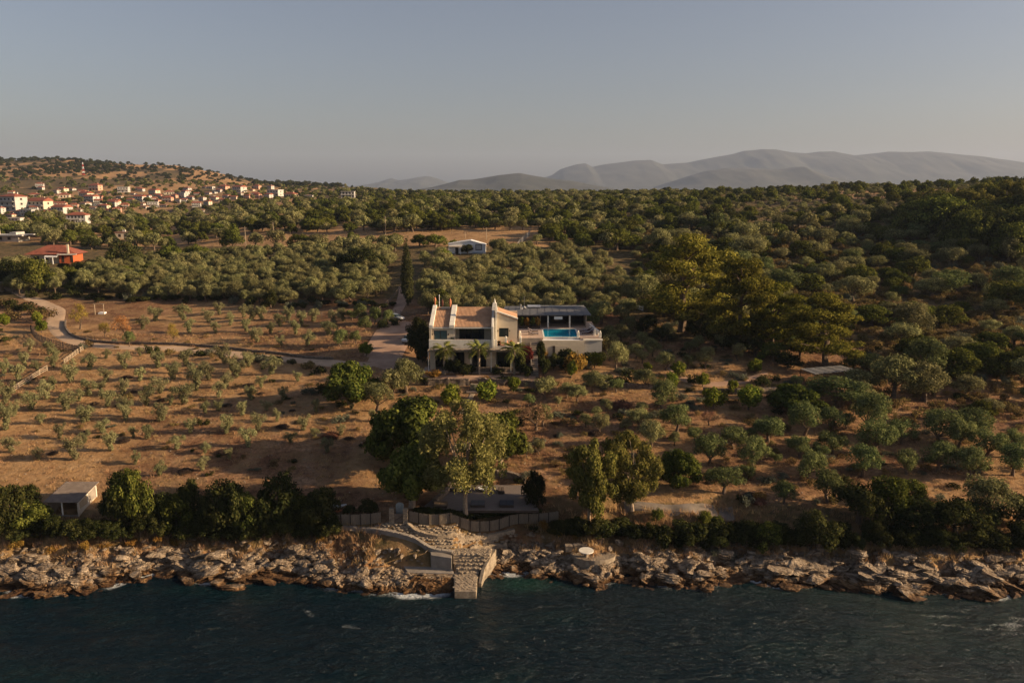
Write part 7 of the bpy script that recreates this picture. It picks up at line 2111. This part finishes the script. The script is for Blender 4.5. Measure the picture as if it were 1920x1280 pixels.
# ------------------------------------------------------------------ cars
def car(p, rz, paint, label):
    e = empty('parked_car', p, rz, label, 'car')
    prof = [(-2.05, .35), (-2.08, .75), (-1.95, .95), (-1.45, 1.02), (-.95, 1.42), (.45, 1.46), (1.05, 1.03), (1.85, .88), (2.08, .68), (2.1, .35)]
    lo = [(a, z) for a, z in prof if z < 1.1]
    body = [(-2.05, .3), (-2.1, .7), (-1.98, .93), (-1.4, 1.0), (1.05, 1.0), (1.85, .86), (2.1, .66), (2.12, .3)]
    MB().xprism([(a, z) for a, z in body], -.82, .82).build('body', paint, e, bevel=.09)
    cab = [(-1.5, .99), (-.95, 1.40), (.4, 1.44), (1.1, .99)]
    V = []
    for s_ in (-1, 1):
        for a, z in cab: V.append((s_ * (.74 if z < 1.1 else .60), a, z))
    MB().add(V, [(0,1,2,3), (7,6,5,4), (0,4,5,1), (1,5,6,2), (2,6,7,3), (3,7,4,0)]).build('window_band', M['glass'], e, bevel=.03)
    MB().box(-.6, .6, -.93, .38, 1.425, 1.47).build('roof_panel', paint, e, bevel=.02)
    for s_ in (-1, 1):
        for a in (-1.28, 1.32):
            w_ = MB(); w_.tube([(s_ * .70, a, .32), (s_ * .88, a, .32)], .33, 14); o = w_.build('wheel', M['rubber'], e)
            MB().tube([(s_ * .885, a, .32), (s_ * .895, a, .32)], .19, 10).build('rim', M['metal'], o)
        MB().box(s_ * .62 - .14, s_ * .62 + .14, 2.0, 2.14, .6, .74).build('headlight', M['white_paint'], e)
    MB().box(-.5, .5, 2.08, 2.15, .38, .5).build('bumper', M['frame_dark'], e)
car(ground(742, 600), R(-128), M['car_silver'], 'silver hatchback parked by the track below the cypress')
car(ground(768, 641), R(-20), M['car_blue'], 'pale blue car half hidden by the trees left of the villa')

# ------------------------------------------------------------------ houses beyond
def hip_roof(mb, w, d, z, h, ov=.5, ridge=.35):
    a, b = w / 2 + ov, d / 2 + ov; r_ = w * ridge / 2
    mb.add([(-a, -b, z), (a, -b, z), (a, b, z), (-a, b, z), (-r_, 0, z + h), (r_, 0, z + h), (-a, -b, z - .2), (a, -b, z - .2), (a, b, z - .2), (-a, b, z - .2)],
       [(0,1,5,4), (1,2,5), (2,3,4,5), (3,0,4), (6,9,8,7), (0,6,7,1), (1,7,8,2), (2,8,9,3), (3,9,6,0)])
def gable_roof(mb, w, d, z, h, ov=.5):
    a, b = w / 2 + ov, d / 2 + ov
    mb.add([(-a, -b, z), (a, -b, z), (a, b, z), (-a, b, z), (-a, 0, z + h), (a, 0, z + h), (-a, -b, z - .2), (a, -b, z - .2), (a, b, z - .2), (-a, b, z - .2)],
       [(0,1,5,4), (2,3,4,5), (1,2,5), (3,0,4), (6,9,8,7), (0,6,7,1), (1,7,8,2), (2,8,9,3), (3,9,6,0)])
def house_parts(kind, wallm, roofm, seed):
    """list of (name, mesh, children) in unit metres: width 12"""
    r_ = random.Random(seed); w, d = 12.0, r_.uniform(8, 10); fl = {'one': 1, 'two': 2, 'three': 3, 'flat': 1, 'flat2': 2}[kind]; h = 3.1 * fl
    parts = []
    mb = MB().box(-w/2, w/2, -d/2, d/2, -3, h)
    parts.append(('wall', mb.mesh('wall', wallm), []))
    mb = MB()
    if kind.startswith('flat'):
        mb.box(-w/2 - .4, w/2 + .4, -d/2 - .4, d/2 + .4, h + .003, h + .45)
        parts.append(('roof', mb.mesh('roof', M['white_wall']), []))
    else:
        (hip_roof if r_.random() < .65 else gable_roof)(mb, w, d, h + .22, r_.uniform(1.7, 2.3))
        ch = MB().box(w * .2, w * .2 + .7, .3, 1.0, h + .5, h + 2.9).mesh('chimney', wallm)
        parts.append(('roof', mb.mesh('roof', roofm), [('chimney', ch)]))
    for f in range(fl):
        z = f * 3.1
        n = r_.choice([3, 4])
        for k in range(n):
            x = -w/2 + w * (k + .5) / n; ww = r_.choice([.55, .6, .8]); tall = r_.random() < .35
            m_ = MB().box(x - ww, x + ww, -d/2 - .06, -d/2 - .003, z + (.15 if tall else 1.0), z + 2.25).mesh('window', M['frame_dark'])
            parts.append(('window', m_, []))
        m_ = MB().box(w/2 + .003, w/2 + .06, -.7, .7, z + .9, z + 2.2).mesh('window', M['frame_dark']); parts.append(('window', m_, []))
        if f > 0:
            m_ = MB().box(-w/2 + .3, w/2 - .3, -d/2 - 1.4, -d/2 - .003, z - .15, z + .05).box(-w/2 + .3, w/2 - .3, -d/2 - 1.4, -d/2 - 1.32, z + .053, z + .95).mesh('balcony', M['white_wall'])
            parts.append(('balcony', m_, []))
    return parts
HK = {}
hv = [('two', M['white_wall'], M['tile_red']), ('two', M['cream'], M['tile_red']), ('one', M['white_wall'], M['tile_old']), ('one', M['cream'], M['tile_red']), ('three', M['white_wall'], M['tile_red']), ('flat', M['white_wall'], None), ('flat2', M['white_wall'], None), ('two', M['pink_wall'], M['tile_red']), ('one', M['grey_wall'], M['tile_old']), ('two', M['white_wall'], M['tile_old'])]
for i, a in enumerate(hv): HK[i] = house_parts(a[0], a[1], a[2], i)
HDESC = ['white two storey house with red hip roof', 'cream two storey house with red roof', 'low white house with old tile roof', 'low cream house with red roof', 'white three storey block with red roof', 'low white flat roofed house', 'white two storey flat roofed house', 'pinkish two storey house with red roof', 'low grey house with old tile roof', 'white two storey house with weathered roof']
HL.sort(key=lambda h: (round(-h[1] / 14), h[0]))
rowsH = {}
for h in HL: rowsH.setdefault(round(-h[1] / 14), []).append(h)
rk = sorted(rowsH)
hr_ = random.Random(4)
for ri, key in enumerate(rk):
    for ci, (u, v, w, k) in enumerate(rowsH[key]):
        p = ground(u, v); s = w / ppm(p) / 12.0
        s = max(s, .5)
        e = empty('village_house', p, hr_.uniform(-.5, .35), '%s in village, %s tier up, %s from left' % (HDESC[k], ordw(ri + 1), ordw(ci + 1)), 'house', 'houses of the hillside village')
        e.scale = (s, s, min(s, 1.25) * .95)
        for nm, m_, kids in HK[k]:
            o = obj(nm, m_, e)
            for kn, km in kids: obj(kn, km, o)
# named houses
def house(u, v, wpx, w, label, build, rz=0):
    p = ground(u, v); s = wpx / ppm(p) / w
    e = empty('house', p, rz, label, 'house'); e.scale = (s, s, s); build(e); return e
def b_white(e):
    MB().box(-6, 6, -4, 4, -2, 5.6).build('wall', M['white_wall'], e); mb = MB(); hip_roof(mb, 12, 8, 5.82, 1.8, .6, .4); mb.build('roof', M['tile_red'], e)
    for z in (.8, 3.7):
        for x in (-4.4, -2.2, 0, 2.2, 4.4): 
            f = MB().box(x - .5, x + .5, -4.06, -4.003, z, z + 1.5).build('window', M['frame_dark'], e)
    MB().box(-6.2, 3, -5.6, -4.003, 2.7, 2.9).box(-6.2, 3, -5.6, -5.5, 2.903, 3.7).build('balcony', M['white_wall'], e)
    for x in (-6.1, -3, 0, 2.9): MB().box(x, x + .2, -5.55, -5.35, -2, 2.69).build('post', M['white_wall'], e)
house(148, 419, 35, 12.5, 'white two storey villa with red hip roof alone below the village', b_white, .1)
def b_red(e):
    MB().box(-6.5, 2.4, -3, 4, -1.5, 2.7).build('wall', M['cream'], e); MB().box(2.403, 6.5, -4, 4, -1.5, 2.7).build('wall', M['orange_wall'], e)
    mb = MB()
    mb.add([(-8, -4.2, 2.75), (2.2, -4.8, 2.75), (8, -4.8, 2.75), (8, 5, 2.75), (-8, 5, 2.75), (-2.5, .5, 5.4), (2.0, .5, 5.4)], [(0,1,6,5), (1,2,6), (2,3,6), (3,4,5,6), (4,0,5), (0,4,3,2,1)]); mb.build('roof', M['tile_red'], e)
    MB().box(2.2, 8.1, -4.95, -4.803, 2.6, 2.9).build('fascia', M['white_trim'], e)
    MB().box(5.2, 5.7, -4.6, -4.1, 2.95, 5.9).build('chimney', M['cream'], e)
    for x, w_ in ((-5.5, 1.5), (-2.5, 1.2)): 
        f = MB().box(x, x + w_, -3.06, -3.003, .9, 2.1).build('window', M['frame_dark'], e)
    for x in (3.2, 5.9): MB().box(x, x + .7, -4.06, -4.003, .2, 2.2).build('door', M['frame_dark'], e)
    MB().box(-1.4, 2.3, -5.4, -5.2, 1.9, 2.1).box(-1.4, -1.2, -5.4, -5.2, -1.5, 1.9).box(.9, 1.1, -5.4, -5.2, -1.5, 1.9).build('porch_frame', M['white_paint'], e)
    MB().add([(-1.5, -5.4, 2.11), (2.4, -5.4, 2.11), (2.4, -3.01, 2.6), (-1.5, -3.01, 2.6), (-1.5, -5.4, 2.18), (2.4, -5.4, 2.18), (2.4, -3.01, 2.67), (-1.5, -3.01, 2.67)], [(0,3,2,1), (4,5,6,7), (0,1,5,4), (1,2,6,5), (2,3,7,6), (3,0,4,7)]).build('porch_roof', M['white_paint'], e)
    MB().box(-7, 8.4, -6.5, 5, -3.5, -1.501).build('plinth', M['orange_wall'], e)
house(107, 491, 96, 16.5, 'orange red bungalow with tiled hip roof and chimney at the left', b_red, .12)
def b_small(e):
    MB().box(-3, 3, -2.5, 2.5, -3, 2.6).build('wall', M['cream'], e); MB().box(-3.3, 3.3, -2.8, 2.8, 2.603, 2.9).build('roof', M['tile_old'], e); MB().box(-.6, .6, -.5, .5, 2.903, 3.7).build('chimney', M['white_wall'], e)
    MB().box(-1.6, -.6, -2.56, -2.503, .8, 2).build('window', M['frame_dark'], e); MB().box(.8, 1.7, -2.56, -2.503, .8, 2).build('window', M['frame_dark'], e)
    MB().add([(-9, -1, -.6), (-3.01, -1, .9), (-3.01, 3, .9), (-9, 3, -.6), (-9, -1, -.9), (-3.01, -1, .6), (-3.01, 3, .6), (-9, 3, -.9)], [(0,1,2,3), (4,7,6,5), (0,4,5,1), (1,5,6,2), (2,6,7,3), (3,7,4,0)]).build('lean_to', M['tile_red'], e)
house(234, 447, 28, 6.5, 'small tan flat roofed house with a boxy chimney beside a pole', b_small, .1)
def b_flat(e):
    MB().box(-9, 7, -4, 4, -3, 2.6).build('wall', M['grey_wall'], e); MB().box(-11, 9.5, -5, 5, 2.603, 3.1).build('roof_slab', M['white_wall'], e); MB().box(-5, -4.2, -.4, .4, 3.103, 5.4).build('chimney', M['cream'], e)
    for x in (-6, -2, 2): MB().box(x, x + 1.4, -4.06, -4.003, .8, 2.1).build('window', M['frame_dark'], e)
    MB().box(2.5, 5.5, -3, 3, 3.103, 4.2).build('roof_box', M['white_wall'], e)
house(18, 452, 84, 20.5, 'long low building with a white flat roof slab at the left edge', b_flat, -.05)
def b_low(e):
    MB().box(-6, 6, -3, 3, -2, 2.4).build('wall', M['white_wall'], e); MB().box(-6.6, 6.6, -3.6, 3.6, 2.403, 2.8).build('roof_slab', M['white_wall'], e)
    for x in (-4, -1, 2): MB().box(x, x + 1.4, -3.06, -3.003, .8, 1.9).build('window', M['frame_dark'], e)
house(29, 414, 27, 13, 'long low white building in front of the village at the left edge', b_low)
def b_prefab(e):
    MB().yprism([(-6.5, -1), (6, -1), (6, 2.6), (1, 4.1), (-6.5, 3.0)], -2.5, 2.5).build('wall', M['white_paint'], e)
    MB().yprism([(-6.7, 3.03), (1, 4.13), (6.2, 2.65), (6.2, 2.78), (1, 4.28), (-6.7, 3.17)], -2.8, 2.8).build('roof', M['white_paint'], e)
    f = MB().box(2.6, 4.8, -2.56, -2.503, .9, 2.9).build('window', M['frame_dark'], e); MB().box(2.8, 4.6, -2.6, -2.563, 1.1, 2.7).build('pane', M['white_wall'], f)
    MB().box(-6.4, -2.2, -4.8, -2.503, 2.2, 2.35).build('awning', M['cream'], e)
    for x in (-6.3, -4.3, -2.4): MB().box(x, x + .12, -4.7, -4.55, -.5, 2.19).build('post', M['white_paint'], e)
    MB().box(-7, 1, -5.6, -2.503, -1.2, -.6).build('deck', M['metal'], e); MB().box(-4.5, -3.2, -2.56, -2.503, -.4, 1.8).build('door', M['frame_dark'], e)
    MB().box(1.5, 5.2, -3.0, -2.503, -.3, .25).build('bench', M['car_blue'], e)
house(878, 473, 70, 12.8, 'white prefab house with a framed window on the dry field', b_prefab, .0)
def b_modern(e):
    MB().box(-6, 6, -4, 4, -2, 5.6).build('wall', M['white_wall'], e)
    for z in (.5, 3.3):
        for x in (-4.6, -1.6, 1.4, 4.0): MB().box(x, x + 1.3, -4.06, -4.003, z, z + 1.8).build('opening', M['frame_dark'], e)
    MB().box(-6.3, 6.3, -5.2, 4.3, 5.603, 5.9).build('roof_slab', M['white_wall'], e); MB().box(-6.2, 6.2, -5.2, -4.003, 2.7, 2.95).build('balcony', M['white_wall'], e)
house(653, 371, 26, 12.6, 'unfinished white concrete house with open storeys right of the village', b_modern, .1)
